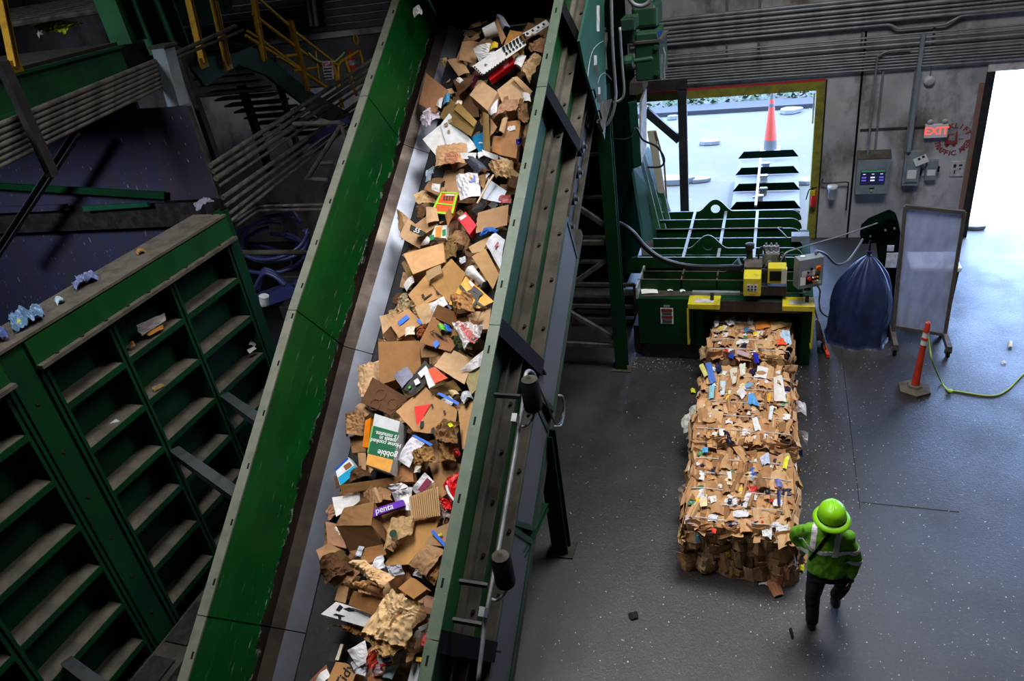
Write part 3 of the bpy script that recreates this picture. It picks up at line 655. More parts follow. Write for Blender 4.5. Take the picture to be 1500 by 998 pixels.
# left side: pale flange, green lining, brown wear strip, steel skirt
joints = [S0, -0.12, 3.0, 5.95, S1]
BN = [(S0, 0.0), (-0.12, -0.02), (3.0, -0.095), (5.95, -0.045), (S1, 0.0)]      # the left side is set out slightly from the straight
def setout(m):
    for i, v in enumerate(m.v):
        s = min(max((v - O).dot(D), S0), S1)
        for (s0, b0), (s1, b1) in zip(BN[:-1], BN[1:]):
            if s0 <= s <= s1: v = v + EX * (b0 + (b1 - b0) * (s - s0) / (s1 - s0)); break
        m.v[i] = v
    return m
for a, b in zip(joints[:-1], joints[1:]):
    m = MB(); m.cbox(XL - .1, XL + .005, a + .004, b - .004, NF - .02, NF); m.cbox(XL - .1, XL - .09, a + .004, b - .004, NF - .12, NF - .02)
    setout(m); f = m.build('top_flange', 'left_flange', cvr, label='pale left top flange')
    k = a + .3
    while k < b:
        q = MB(); q.cbox(XL - .03, XL - .01, k - .03, k + .03, NF, NF + .002); setout(q); q.build('slot', 'black', f); k += .55
    m = MB(); g = 24; prof = [(XL, NF), (XL + .03, .9), (XL + .05, .6), (XL + .07, .38), (XL + .085, .22)]
    for i in range(g):
        sa = a + .006 + (b - a - .012) * i / g; sb = a + .006 + (b - a - .012) * (i + 1) / g
        for (x0, n0), (x1, n1) in zip(prof[:-1], prof[1:]):
            m.face([cv(x0, sa, n0), cv(x0, sb, n0), cv(x1, sb, n1), cv(x1, sa, n1)], uv=[(sa, n0), (sb, n0), (sb, n1), (sa, n1)])
            m.face([cv(x0 - .012, sa, n0), cv(x0 - .012, sb, n0), cv(x1 - .012, sb, n1), cv(x1 - .012, sa, n1)], uv=[(sa, 1.1)] * 4)
    setout(m); m.build('side_lining', 'green_worn', cvr, label='green left lining worn to brown metal along its foot')
    m = MB(); m.prism([cv(XL + .085, a + .005, .225), cv(XL + .20, a + .005, .13), cv(XL + .192, a + .005, .12), cv(XL + .075, a + .005, .225)], D * (b - a - .01)); setout(m); m.build('wear_strip', 'steel_brown', cvr)
    m = MB(); m.prism([cv(XL + .20, a + .005, .14), cv(XL + .37, a + .005, .02), cv(XL + .36, a + .005, .01), cv(XL + .19, a + .005, .12)], D * (b - a - .01)); setout(m); m.build('skirt', 'steel', cvr, label='bright steel skirt')
    m = MB(); m.cbox(XL - .09, XL - .07, a, b, .0, NF - .02); m.cbox(XL - .12, XL, a, b, -.35, .0); setout(m); m.build('outer_web', 'green_deep', cvr)
# right side, module by module between gussets
rj = [S0, 0.03, 2.9, 5.88, S1]
for a, b in zip(rj[:-1], rj[1:]):
    a2, b2 = a + .004, b - .004
    m = MB(); m.cbox(XR, XR + .115, a2, b2, NF - .02, NF); f = m.build('top_flange', 'pale_flange', cvr, label='pale right top flange')
    k = a + .45
    while k < b:
        q = MB(); q.cbox(XR + .04, XR + .06, k - .04, k + .04, NF, NF + .002); q.build('slot', 'black', f); k += .72
    m = MB(); m.cbox(XR, XR + .02, a2, b2, .0, NF - .02); m.build('side_plate', 'green', cvr)
    m = MB(); m.cbox(XR + .02, XR + .075, a2, b2, .50, .62); m.cbox(XR + .02, XR + .18, a2, b2, .5, .51); f = m.build('upper_rail', 'rail_dust', cvr, label='dusty brown upper rail')
    k = a + .3
    while k < b:
        q = MB(); q.cyl(cv(XR + .14, k, .51), cv(XR + .14, k, .53), .018, n=6); q.build('bolt', 'black_steel', f); k += .5
    m = MB(); m.cbox(XR + .06, XR + .08, a2, b2, .06, .5); m.build('lower_plate', 'green', cvr)
    m = MB(); m.cbox(XR + .08, XR + .24, a2, b2, .03, .05); m.cbox(XR + .08, XR + .10, a2, b2, -.25, .03); f = m.build('lower_rail', 'rail_dust', cvr, label='dusty brown lower rail')
    k = a + .5
    while k < b:
        q = MB(); q.cyl(cv(XR + .2, k, .05), cv(XR + .2, k, .07), .02, n=6); q.build('bolt', 'black_steel', f); k += .62
    m = MB(); m.cbox(XR + .08, XR + .1, a2, b2, -.8, -.25); m.build('inner_frame', 'black_steel', cvr)
for k in (0.03, 2.9, 5.88, 7.14):
    m = MB(); m.prism([cv(XR + .02, k, NF - .025), cv(XR + .10, k, NF - .025), cv(XR + .27, k, .12), cv(XR + .27, k, -.1), cv(XR + .02, k, -.1)], D * .02)
    m.prism([cv(XR + .10, k - .09, NF - .03), cv(XR + .10, k + .09, NF - .03), cv(XR + .27, k + .09, .1), cv(XR + .27, k - .09, .1)], EX * .014); m.build('gusset', 'black', cvr, label='black triangular stiffener')
# guard panels of expanded metal, green frames
def guard(s0, s1, n0, n1, x0, x1, cut):
    a = cv(x0, s0, n0); b = cv(x0, s1, n0); c = cv(x1, s1 - cut, n1); d = cv(x1, s0 + cut * .6, n1)
    m = MB(); m.face([a, b, c, d], uv=[(0, 0), (s1 - s0, 0), (s1 - s0, .8), (0, .8)]); p = m.build('guard_panel', 'guard_mesh', cvr, label='grey expanded metal guard')
    m = MB()
    for u, v in ((a, b), (b, c), (c, d), (d, a)): m.beam(u, v, .06, .025, EX)
    m.build('guard_frame', 'green_machine', p)
guard(2.62, 4.9, .0, -.68, XR + .23, XR + .24, .15)
guard(1.25, 2.55, .0, -.62, XR + .22, XR + .23, .12)
guard(-.95, 1.18, .0, -.66, XR + .22, XR + .23, .0)
m = MB(); m.cbox(XR + .1, XR + .22, S0, 5.2, -.86, -.72); m.build('bottom_rail', 'dusty', cvr)
m = MB(); m.cbox(XL, XR, S0, S1, -.9, -.86); m.build('bottom_pan', 'black_steel', cvr)
m = MB(); m.cbox(XL, XR + .05, S0, S1, -.3, -.26); m.build('bed_plate', 'black_steel', cvr)
# open, greasy return section at the top with idler pulleys
m = MB(); m.cbox(XR + .10, XR + .16, 4.9, S1, -.78, -.7); m.cbox(XR + .1, XR + .17, 4.9, S1, -.3, -.26); m.build('open_rail', 'dusty', cvr)
for k in range(9):
    m = MB(); s = 5.1 + k * .42; m.cyl(cv(XR - .1, s, -.5), cv(XR + .15, s, -.5), .08, n=14); m.cyl(cv(XR + .15, s, -.5), cv(XR + .19, s, -.5), .03, n=8); m.build('idler_roller', 'black_steel', cvr, smooth=False)
# conduit along the side with clamps, junction boxes, two black starters
def cvpx(px, py, x): 
    w = ray(px, py); return CAMP + w * (x / w.x)
xc = XR + .36
pts = [cvpx(*p, xc) for p in ((700, 998), (712, 905), (722, 850), (735, 780), (745, 720), (757, 650), (766, 590), (768, 560), (772, 545), (780, 546), (788, 562))]
m = MB(); m.tube(spline(pts, 5), .02, 8); cd = m.build('conduit', 'conduit', cvr, smooth=True)
pts = [cvpx(*p, xc) for p in ((772, 600), (779, 612), (786, 620), (800, 600), (812, 625), (822, 622), (826, 600), (824, 582), (818, 580))]
m = MB(); m.tube(spline([pts[4], pts[5], pts[6], pts[7], pts[8]], 5), .016, 8); m.build('conduit', 'conduit', cvr, smooth=True)
m = MB(); m.tube(spline([cvpx(*p, xc) for p in ((787, 560), (800, 590), (815, 622), (823, 612), (826, 590), (820, 580))], 5), .012, 8); m.build('cable', 'cable', cvr, smooth=True)
for px, py in ((755, 614), (708, 897)):
    q = cvpx(px, py, xc); m = MB(); m.box(q, (.05, .08, .1), Matrix((EX, D, N)).transposed()); m.build('junction_box', 'conduit', cvr)
for px, py in ((754, 581), (705, 857), (696, 914)):
    q = cvpx(px, py, xc); m = MB(); m.beam(q + EX * -.2, q + EX * .06, .03, .04); m.build('clamp_bracket', 'black_steel', cvr)
for (tx, ty), (bx_, by_) in (((775, 556), (777, 603)), ((733, 815), (738, 855))):
    a = cvpx(tx, ty, xc + .12); b = cvpx(bx_, by_, xc + .12); z = V((0, 0, 1)); b = a - z * .33
    m = MB(); m.lathe([(.085, 0), (.09, .02), (.09, .29), (.075, .31), (.075, .33)], b, z, 20); s_ = m.build('horn', 'black', cvr); smooth_angle(s_)
    m = MB(); m.lathe([(.076, 0), (.03, .02), (.01, .04)], a + V((0, 0, .002)), z, 16); m.build('cap', 'dusty', s_)
    m = MB(); m.cyl(b, b - z * .05, .035, n=10); m.build('gland', 'galv', s_)
    m = MB(); m.tube(spline([b - z * .05, b + V((-.02, 0, -.12)), b + V((-.1, -.03, -.2)), b + V((-.16, -.03, -.2))], 5), .014, 7); m.build('flex_conduit', 'cable_grey', s_, smooth=True)
# legs
def leg(x, y, ztop, lab=None):
    t = MB(); t.ibeam((x, y, 0.02), (x, y, ztop), .2, .16, .018, (0, 1, 0)); l = t.build('leg', 'green_deep', cvr)
    t = MB(); t.bx(x - .17, x + .17, y - .14, y + .14, 0, .02); t.build('foot_plate', 'dusty', l); return l
leg(-2.36, 6.44, 1.85); leg(-4.7, 6.44, 1.85)
m = MB(); m.ibeam((-2.36, 6.1, 1.05), (-2.36, 5.2, 1.2), .08, .08, .01); m.build('leg_brace', 'green_deep', cvr)
# tall support bent under the head
leg(-2.35, 10.7, 4.75); leg(-4.8, 10.7, 4.75)
for a, b in (((-2.4, 10.7, 2.35), (-4.7, 10.7, 2.35)), ((-2.4, 10.7, 2.6), (-4.0, 10.7, 3.8)), ((-2.4, 10.7, 2.1), (-4.0, 10.7, .95)), ((-2.45, 10.7, .6), (-4.0, 10.7, 1.6)), ((-2.4, 10.7, .45), (-4.7, 10.7, .45))):
    m = MB(); m.beam(a, b, .07, .07); m.build('cross_brace', 'conduit_dusty', cvr)
# head hood: black rubber curtain hanging inside a dark housing
s = 8.15
m = MB(); m.cbox(XL + .07, XR, s, s + .02, .03, 2.6); m.build('curtain', 'black', cvr, label='black rubber curtain at the head')
m = MB(); m.cbox(XL - .1, XR + .06, s, S1, 2.55, 2.6); m.build('hood_top', 'black', cvr)
# upper head plate on the right with round door lines and stickers
xh = XR + .3
def hp(*pp): return [WX(px, py, xh) for px, py in pp]
m = MB(); m.prism(hp((872, -40), (884, -40), (886, 60), (889, 150), (886, 205), (883, 195), (872, 150), (858, 105), (849, 60), (862, 0)), (-.03, 0, 0)); hd = m.build('head_plate', 'teal_green', cvr, label='teal green head plate with stickers')
for pts in (((861, 112), (863, 95), (868, 75), (876, 65), (884, 60)), ((876, 122), (879, 112), (885, 107), (889, 109), (896, 117))):
    m = MB(); m.tube(spline([WX(px, py, xh + .006) for px, py in pts], 5), .004, 5); m.build('scribed_arc', 'pale_edge', hd)
for x0, y0, x1, y1, mt in ((874, 8, 878, 46, 'white_dirty'), (870, 81, 874, 96, 'white_dirty'), (871, 95, 876, 108, 'dusty'), (876, 128, 879, 138, 'white_dirty'), (875, 138, 880, 150, 'dusty')):
    m = MB(); m.prism([WX(px, py, xh + .002) for px, py in ((x0, y0), (x1, y0), (x1, y1), (x0, y1))], (.003, 0, 0)); m.build('sticker', mt, hd)
m = MB(); m.prism([WX(px, py, xh + .02) for px, py in ((884, 148), (897, 145), (884, 193), (879, 180))], (-.05, 0, 0)); m.build('bearing_plate', 'dusty_rib', hd)
for pp in (((866, 133), (870, 131), (873, 143), (869, 147)), ((874, 164), (878, 162), (881, 174), (877, 178))):
    m = MB(); m.tube([WX(px, py, xh + .03) for px, py in pp], .012, 6); m.build('grab_handle', 'black', hd)

# ---- drive unit at the head (gearbox + motor)
xg = -1.75
def gp(px, py, x=xg): return WX(px, py, x)
base = gp(945, 118); g = thing('drive_gearbox', base, 'green gear reducer and motor at the head of the conveyor', 'gearbox')
M0 = base.y
def gbox(px0, py0, px1, py1, dep, y, name, mt='green_machine', bev=.02, par=None):
    a = WY(px0, py0, y); b = WY(px1, py1, y); m = MB(); m.bx(a.x, b.x, y, y + dep, b.z, a.z); return m.build(name, mt, par or g, bevel=bev)
yg = 11.2
hb = gbox(929, 63, 968, 117, .8, yg, 'gear_housing')
gbox(930, 50, 963, 61, .7, yg + .05, 'housing_cover')
for px, py in ((961, 69), (962, 107)):
    q = WY(px, py, yg); m = MB(); m.cyl(q, q + V((0, -.03, 0)), .035, n=12); m.build('bolt', 'green_machine', hb)
for py in (63, ):
    a = WY(927, py, yg - .01); b = WY(969, py, yg - .01); m = MB(); m.bx(a.x, b.x, yg - .02, yg + .8, a.z - .02, a.z + .01); m.build('dusty_lip', 'dusty', hb)
gbox(924, 10, 963, 40, .6, yg + .3, 'motor', bev=.05)
gbox(922, -30, 961, 12, .5, yg + .5, 'motor_fan_housing', bev=.05)
gbox(908, 28, 930, 45, .4, yg - .3, 'terminal_box')
gbox(912, 45, 928, 64, .3, yg - .1, 'flange_block')
a = WY(915, 92, yg - .2); b = WY(941, 88, yg - .2); m = MB(); m.lathe([(.09, 0), (.1, .03), (.1, .12), (.035, .14), (.035, .38), (.02, .4)], a, (b - a), 16); m.build('shaft_cover', 'green_machine', g, smooth=False)
m = MB(); q = [WY(px, py, yg + .1) for px, py in ((971, 70), (974, 80), (972, 100), (973, 115), (969, 117), (969, 80))]; m.tube(q, .02, 6); m.build('flex_conduit', 'conduit', g)
m = MB(); m.tube(spline([WY(px, py, yg - .3) for px, py in ((920, -5), (928, 6), (940, 9), (950, 4), (955, -5))], 4), .03, 8); m.build('hose', 'cable_grey', g, smooth=True)
a = WY(962, 46, yg); m = MB(); m.prism([a, a + V((.1, 0, 0)), a + V((.02, 0, -.1))], (0, .02, 0)); m.build('blue_tag', 'blue_paint', g)
# dark machinery frame behind the gearbox
a = WY(880, -40, 11.6); b = WY(912, 130, 11.6); m = MB(); m.bx(a.x, b.x, 11.6, 12.2, b.z, a.z + .4); m.build('take_up_frame', 'green_matte', g)
for pp, r in ((((895, -20), (897, 60), (901, 120), (902, 140), (898, 165), (890, 181), (884, 184)), .022), (((908, 40), (911, 90), (914, 135), (908, 147), (898, 150)), .018)):
    m = MB(); m.tube(spline([WY(px, py, 10.6) for px, py in pp], 5), r, 8)
    m.build('conduit', 'conduit', smooth=True, label='grey conduit curving down beside the teal head plate, ' + ('outer one' if r > .02 else 'inner one'), cat='pipe')
# ------------------------------------------------------------------ baler
bl = thing('baler', (-0.7, 12.0, 0), 'green baling press with a ribbed top deck standing in front of the doorway', 'baler')
YF = 11.04
m = MB(); m.bx(-2.09, -1.0, YF, 13.9, .3, 1.19); m.bx(-1.0, .46, YF + .02, 13.9, 1.08, 1.19); m.bx(.5, .66, YF, 13.9, .0, 1.19)
m.build('body', 'green_deep', bl, bevel=.01)
m = MB(); m.bx(-2.0, -1.0, YF + .06, 14.6, 0, .3); m.bx(-2.2, -2.09, YF + .1, 14.6, .05, .6); m.build('plinth', 'black_steel', bl)
m = MB(); m.bx(-1.0, -.96, YF, 14.6, 0, 1.08); m.bx(.46, .5, YF, 14.6, 0, 1.08); m.bx(-1, .5, 12.2, 12.3, 0, 1.08); m.build('chamber_lining', 'black', bl)
m = MB(); m.prism([F(938, 435, 1.195), F(1180, 430, 1.195), F(1180, 412, 1.195), F(944, 414, 1.195)], (0, 0, .006)); m.build('front_shelf', 'dusty', bl, label='dusty shelf along the front edge')
def rowplate(py, z, h, xl, xr, name='deck_rib', arch=None, rr=True, xe='pale_edge'):
    y = F(1050, py, z).y; m = MB(); R = .2 if rr else .02; n = 6
    out = [V((xl, 0, z - h))]; out.append(V((xl, 0, z)))
    if arch:
        cx, aw, ah = arch
        for k in range(17):
            u = -1 + 2 * k / 16; out.append(V((cx + u * aw, 0, z + ah * (math.cos(u * math.pi) * .5 + .5) ** .8)))
    for k in range(n + 1):
        a = math.pi / 2 * (1 - k / n); out.append(V((xr - R + R * math.cos(a), 0, z - R + R * math.sin(a))))
    out.append(V((xr, 0, z - h)))
    pts = [p + V((0, y, 0)) for p in out]
    if arch:
        hc = V((cx, y, z + ah * .22)); rad = ah * .36; mid = 2 + 8
        arc = lambda sg: [hc + V((sg * rad * math.sin(math.pi * k / 12), 0, rad * math.cos(math.pi * k / 12))) for k in range(13)]
        foot = V((cx, y, z - h))
        m.prism(pts[:mid + 1] + arc(-1) + [foot], (0, .022, 0)); m.prism([foot] + arc(1)[::-1] + pts[mid:], (0, .022, 0))
    else: m.prism(pts, (0, .022, 0))
    r = m.build(name, 'green_deck', bl)
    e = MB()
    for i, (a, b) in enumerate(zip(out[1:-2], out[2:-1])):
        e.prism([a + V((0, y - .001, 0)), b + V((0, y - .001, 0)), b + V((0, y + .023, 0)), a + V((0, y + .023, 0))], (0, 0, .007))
    e.build('worn_glare_edge', xe, r, label='top edge, sky glare painted pale on the rear ribs'); return y  # rear rib edges carry sky glare in their colour, front ones dust
Z1 = 1.55; xl, xr = F(960, 345, Z1).x - .02, F(1176, 330, Z1).x
ax1 = F(1048, 310, Z1).x; ax2 = F(1037, 364, Z1).x
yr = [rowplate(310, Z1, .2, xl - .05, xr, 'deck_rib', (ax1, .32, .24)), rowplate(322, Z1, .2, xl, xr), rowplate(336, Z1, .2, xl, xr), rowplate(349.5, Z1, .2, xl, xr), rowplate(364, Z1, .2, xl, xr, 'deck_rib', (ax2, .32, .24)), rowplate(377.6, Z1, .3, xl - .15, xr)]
for px in (1018.5, 1063.5, 1109.5):
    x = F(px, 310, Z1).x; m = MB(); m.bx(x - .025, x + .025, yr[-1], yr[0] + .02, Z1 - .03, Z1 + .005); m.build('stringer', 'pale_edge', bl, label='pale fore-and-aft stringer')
m = MB(); m.bx(xl - .05, xr - .03, yr[-1], 13.85, 1.19, Z1 - .2); m.build('upper_deck', 'green_deep', bl)
m = MB(); m.tube(spline([(xl, yr[2] - .02, Z1 + .02), (0, yr[2] - .02, Z1 + .02), (.1, yr[2] - .03, Z1 + .02), (.25, yr[3], Z1 + .02)], 5), .012, 7); m.build('hydraulic_pipe', 'conduit', bl, smooth=True)
Z2 = 1.4; xl2 = F(944, 392, Z2).x; xr2 = .5
y2 = [rowplate(387, Z2, .18, xl2, xr2, rr=False, xe='dusty_rib'), rowplate(398.5, Z2, .18, xl2, xr2, rr=False, xe='dusty_rib'), rowplate(411, Z2, .2, xl2 - .04, xr2, rr=False, xe='dusty_rib')]
for px in (1001, 1052): 
    x = F(px, 398, Z2).x; m = MB(); m.bx(x - .012, x + .012, y2[-1], y2[0], Z2 - .15, Z2 + .002); m.build('stringer', 'dusty_rib', bl)
m = MB(); m.bx(xl2 - .03, xl2, y2[-1] - .3, y2[0] + .1, 1.19, Z2); m.build('end_plate', 'pale_edge', bl)
m = MB(); m.prism([(xl2 - .35, y2[0] + .03, 1.2), (xl2 - .35, y2[0] + .03, 1.36), (xl2 - .25, y2[0] + .03, 1.5), (xl2, y2[0] + .03, 1.55), (0.5, y2[0] + .03, 1.55), (.5, y2[0] + .03, 1.2)], (0, .04, 0)); m.build('cross_plate', 'green_deep', bl)
a = F(1163, 347, Z1); m = MB(); m.box(a + V((.1, 0, .0)), (.28, .2, .1)); m.build('valve_box', 'grey_paint', bl)
# yellow guards at the mouth
for x0, x1, sx in ((-1.24, -.74, -1.235), (.2, .67, .66)):
    m = MB(); m.bx(x0, x1, 10.84, 11.16, 1.11, 1.2); g_ = m.build('mouth_guard', 'yellow', bl, bevel=.006)
    m = MB(); m.bx(x0 + .1, x1 - .1, 10.9, 11.03, 1.2, 1.203); m.build('worn_patch', 'white_dirty', g_, label='worn pale patch')
    m = MB(); m.bx(sx - .02, sx + .01, 10.84, 10.87, .42, 1.11); m.bx(sx - .02, sx + .01, 10.84, 11.04, .42, .44); m.build('guard_side', 'yellow', g_)
    m = MB(); m.cyl(((x0 + x1) / 2 + .12, 11.0, 1.2), ((x0 + x1) / 2 + .12, 11.0, 1.32), .03, n=8); m.build('pin', 'black_steel', g_)
m = MB(); m.bx(-1.2, -.45, 11.17, 11.24, 1.2, 1.25); m.build('flat_bar', 'grey_paint', bl)
m = MB(); m.bx(-1.0, .5, 10.98, 11.04, 1.0, 1.19); m.build('mouth_header', 'black_steel', bl)
# danger sign
c = WY(977, 463, YF - .004); sg = MB(); sg.box(c, (.21, .006, .3)); sg_ = sg.build('warning_sign', 'white', bl, label='bilingual DANGER / PELIGRO sign')
for dz, s in ((.11, 'DANGER'), (-.02, 'PELIGRO')):
    m = MB(); m.box(c + V((0, -.005, dz)), (.18, .004, .05)); m.build('heading_band', 'print_black', sg_)
    text(s, .045, c + V((0, -.0085, dz)), (1, 0, 0), (0, 0, 1), 'red', sg_)
for dz in (.065, .045, .025, -.07, -.09, -.11, -.13):
    m = MB(); m.box(c + V((0, -.005, dz)), (.16, .003, .009)); m.build('text_line', 'print_black', sg_)
m = MB(); m.box(c + V((0, 0, .18)), (.1, .006, .05)); m.build('small_plate', 'grey_paint', bl)
# tying head
hd = thing('tying_head', (0, 11.2, 1.2), 'yellow and grey wire tying head with valves on top of the baler', 'machine head')
def wbox(px0, py0, px1, py1, y, dep, name, mt, par=hd, bev=.012):
    a = WY(px0, py0, y); b = WY(px1, py1, y); m = MB(); m.bx(a.x, b.x, y, y + dep, b.z, a.z); return m.build(name, mt, par, bevel=bev)
a = WY(1089, 408, 10.8); b = WY(1114, 437, 10.8)
m = MB(); m.prism([(a.x, 10.8, b.z + .05), (a.x, 10.86, b.z), (a.x, 11.3, b.z), (a.x, 11.3, a.z + .08), (a.x, 11.1, a.z + .08), (a.x, 10.8, a.z)], (b.x - a.x, 0, 0)); q = m.build('yellow_cover', 'yellow', hd, bevel=.015)
m = MB(); m.bx(a.x, b.x, 11.0, 11.34, a.z + .075, a.z + .1); m.build('dusty_top', 'dusty_rib', q)
cc = V(((a.x + b.x) / 2, 10.797, (a.z + b.z) / 2 + .01))
m = MB(); m.box(cc, (.16, .004, .12)); st = m.build('sticker', 'white_dirty', q)
for i in range(3):
    for j in range(2):
        m = MB(); m.cyl(cc + V((-.05 + i * .05, -.003, -.03 + j * .05)), cc + V((-.05 + i * .05, -.005, -.03 + j * .05)), .017, n=8); m.build('pictogram', 'print_black', st)
q = wbox(1125, 393, 1151, 416, 11.0, .22, 'yellow_case', 'yellow'); q2 = wbox(1127.5, 398, 1144, 412, 10.985, .02, 'black_window', 'black', q, 0)
wbox(1145, 395, 1152, 416, 10.995, .1, 'pale_panel', 'cream', q, 0)
wbox(1117, 372, 1141, 392, 11.35, .3, 'valve_manifold', 'galv')
for px in (1122, 1129.5, 1137):
    for py, yy in ((362, 11.5), (371, 11.4)):
        a = WY(px, py + 6, yy); m = MB(); m.lathe([(.035, 0), (.035, .09), (.045, .1), (.045, .14), (.02, .15), (.015, .19)], a + V((0, 0, -.05)), (0, 0, 1), 12); m.build('valve', 'galv', hd)
a = WY(1127, 384, 11.34); m = MB(); m.cyl(a, a + V((0, -.06, 0)), .035, n=12); m.build('port', 'galv', hd)
a = WY(1098, 378, 11.3); m = MB(); m.lathe([(.1, -.15), (.1, -.03), (.05, 0), (.045, .16), (.07, .17), (.07, .24), (.03, .25)], a, (0, 0, 1), 14); m.build('cylinder_clevis', 'black_steel', hd)
wbox(1089, 395, 1125, 440, 11.3, .25, 'back_frame', 'black_steel'); wbox(1112, 420, 1152, 434, 11.05, .15, 'lower_frame', 'black_steel')
for p in (((1111, 380), (1112, 368), (1117, 362), (1121, 372)), ((1106, 385), (1109, 392), (1117, 392), (1120, 386)), ((1140, 380), (1146, 370), (1150, 385), (1144, 395))):
    m = MB(); m.tube(spline([WY(px, py, 11.3) for px, py in p], 5), .016, 7); m.build('short_hose', 'cable', hd, smooth=True)
c = WY(1078, 392, 11.4); m = MB(); m.prism([c + V((-.18, 0, -.1)), c + V((.1, 0, -.1)), c + V((.02, .05, .12))], (.02, .1, .0)); m.build('tilted_plate', 'grey_dark', hd)
# control box
c = WY(1184, 397, 10.95); t = thing('control_box', c, 'grey push-button control box on an arm at the right corner of the baler', 'control box')
Rz = Matrix.Rotation(math.radians(24), 3, 'Z'); hw, hh, hdp = .19, .24, .09
m = MB(); m.box(c, (2 * hw, 2 * hdp, 2 * hh), Rz); m.build('enclosure', 'grey_paint', t, bevel=.006)
def onf(x, z, w, h, mt, nm, d=.003, par=t):
    m = MB(); m.box(c + Rz @ V((x, -hdp - d / 2, z)), (w, d, h), Rz); return m.build(nm, mt, par)
onf(-.04, -.0, .2, .1, 'white_dirty', 'label_plate'); onf(.11, .06, .08, .09, 'yellow', 'switch_plate'); onf(.03, -.1, .2, .14, 'black', 'button_plate'); onf(-.12, -.11, .08, .14, 'reflect', 'label_plate'); onf(.1, -.17, .12, .05, 'white_dirty', 'label_plate')
def btn(x, z, r, mt):
    m = MB(); q = c + Rz @ V((x, -hdp, z)); m.cyl(q, q + Rz @ V((0, -.03, 0)), r, n=12); m.build('push_button', mt, t)
btn(.11, .07, .03, 'orange_red'); btn(-.03, -.08, .028, 'orange_red'); btn(.0, .08, .02, 'black'); btn(-.05, .03, .014, 'black')
for i in range(3):
    for j in range(2): btn(.03 + i * .035, -.07 - j * .06, .012, ('white', 'orange_red', 'yellow')[(i + j) % 3])
m = MB(); q = c + Rz @ V((-.1, 0, hh)); m.cyl(q, q + V((0, 0, .025)), .035, n=16); m.build('top_lamp', 'white', t)
m = MB(); m.beam(c + V((-.1, .02, -hh - .02)), c + V((-.15, .3, -hh - .02)), .06, .06); m.beam(c + V((0, 0, -hh - .07)), c + V((0, 0, -hh)), .1, .1); m.build('arm', 'black_steel', t)
# hoses and cables
def cable(pts, r, name, mt, lab, n=8, sub=8):
    m = MB(); m.tube(spline(pts, sub), r, n); return m.build(name, mt, smooth=True, label=lab, cat=name.split('_')[-1])
for k, (dy, r) in enumerate(((0, .035), (2.5, .035))):
    cable([WY(880, 326 + dy, 11.9), WY(905, 327 + dy, 11.8), WY(925, 338 + dy, 11.7), WY(945, 361 + dy, 11.6), WY(970, 379 + dy, 11.5), WY(1005, 389 + dy, 11.45), WY(1045, 391 + dy, 11.4), WY(1088, 390 + dy, 11.35)], r, 'hydraulic_hose', 'cable', ('upper' if k == 0 else 'lower') + ' of the two thick black hoses sagging across the baler deck to the tying head')
cable([WY(1143, 385, 11.3), WY(1150, 372, 11.3), WY(1165, 365, 11.5), WY(1230, 346, 12.2), WY(1285, 327, 12.8)], .013, 'steel_cable', 'conduit', 'straight pale cable strung from the tying head to the dark green machine', 6)
cable([c + Rz @ V((.12, .02, hh - .01)), c + Rz @ V((.13, .04, hh + .05)), WY(1210, 373, 11.4), WY(1225, 387, 12.0), WY(1242, 382, 12.3), WY(1258, 361, 12.7), WY(1264, 350, 12.8)], .018, 'grey_cable', 'cable_grey', 'grey cable looping from the top of the control box to the dark green machine')
cable([c + V((.1, .0, -.2)), WY(1201, 425, 11.05), WY(1200, 440, 11.1), WY(1202, 455, 11.2), F(1210, 463, .25), F(1222, 466, .03)], .014, 'grey_cable', 'cable_grey', 'grey cable dropping from the control box to the floor by the covered bin')

# ------------------------------------------------------------------ feed hopper left of the baler
h = thing('feed_hopper', (-2.7, 13.5, 0), 'dark green feed hopper with ribbed leaning wall, left of the doorway', 'hopper')
m = MB(); m.bx(-4.3, -2.75, 12.9, 15.7, .2, 4.0); m.build('hopper_body', 'green_matte', h)
for z in (1.0, 1.5, 2.3, 3.1, 3.9): 
    m = MB(); m.bx(-4.35, -2.7, 12.78, 12.9, z, z + .04); m.build('ledge', 'dusty', h)
for x in (-4.3, -3.5, -2.75):
    m = MB(); m.bx(x - .03, x + .03, 12.8, 12.9, .2, 4.0); m.build('stiffener', 'green_deep', h)
A0 = F(946, 372, 1.3); B0 = F(985, 318, 1.45); A1 = WX(926, 245, -2.78); B1 = WX(950, 215, -2.62); B2 = WX(962, 236, -2.4)
m = MB(); m.prism([A0, B0, B2, B1, A1], (-.03, -.02, 0)); w_ = m.build('wing_plate', 'green_deep', h)
for u in (.45, .62, .8):
    a = A0.lerp(B0, u); b = A1.lerp(B1, u) if u < .7 else B1.lerp(B2, .5); m = MB(); m.beam(a + V((.02, -.02, .05)), b + V((.02, -.02, 0)), .015, .09, (B0 - A0)); m.build('wing_rib', 'green', w_)
    m = MB(); m.beam(a + V((.07, -.03, .05)), b + V((.07, -.03, 0)), .012, .012); m.build('worn_glare_edge', 'pale_edge', w_, label='pale worn rib edge')
m = MB(); m.beam(A0 + V((0, -.03, 0)), A1 + V((0, -.03, 0)), .05, .05); m.build('wing_flange', 'teal_green', w_)
m = MB(); a = F(938, 352, 1.4); m.prism([F(938, 354, 1.4), F(958, 352, 1.4), F(955, 378, 1.35), F(940, 372, 1.35)], (0, 0, -.05)); m.build('ledge_plate', 'dusty_rib', h)
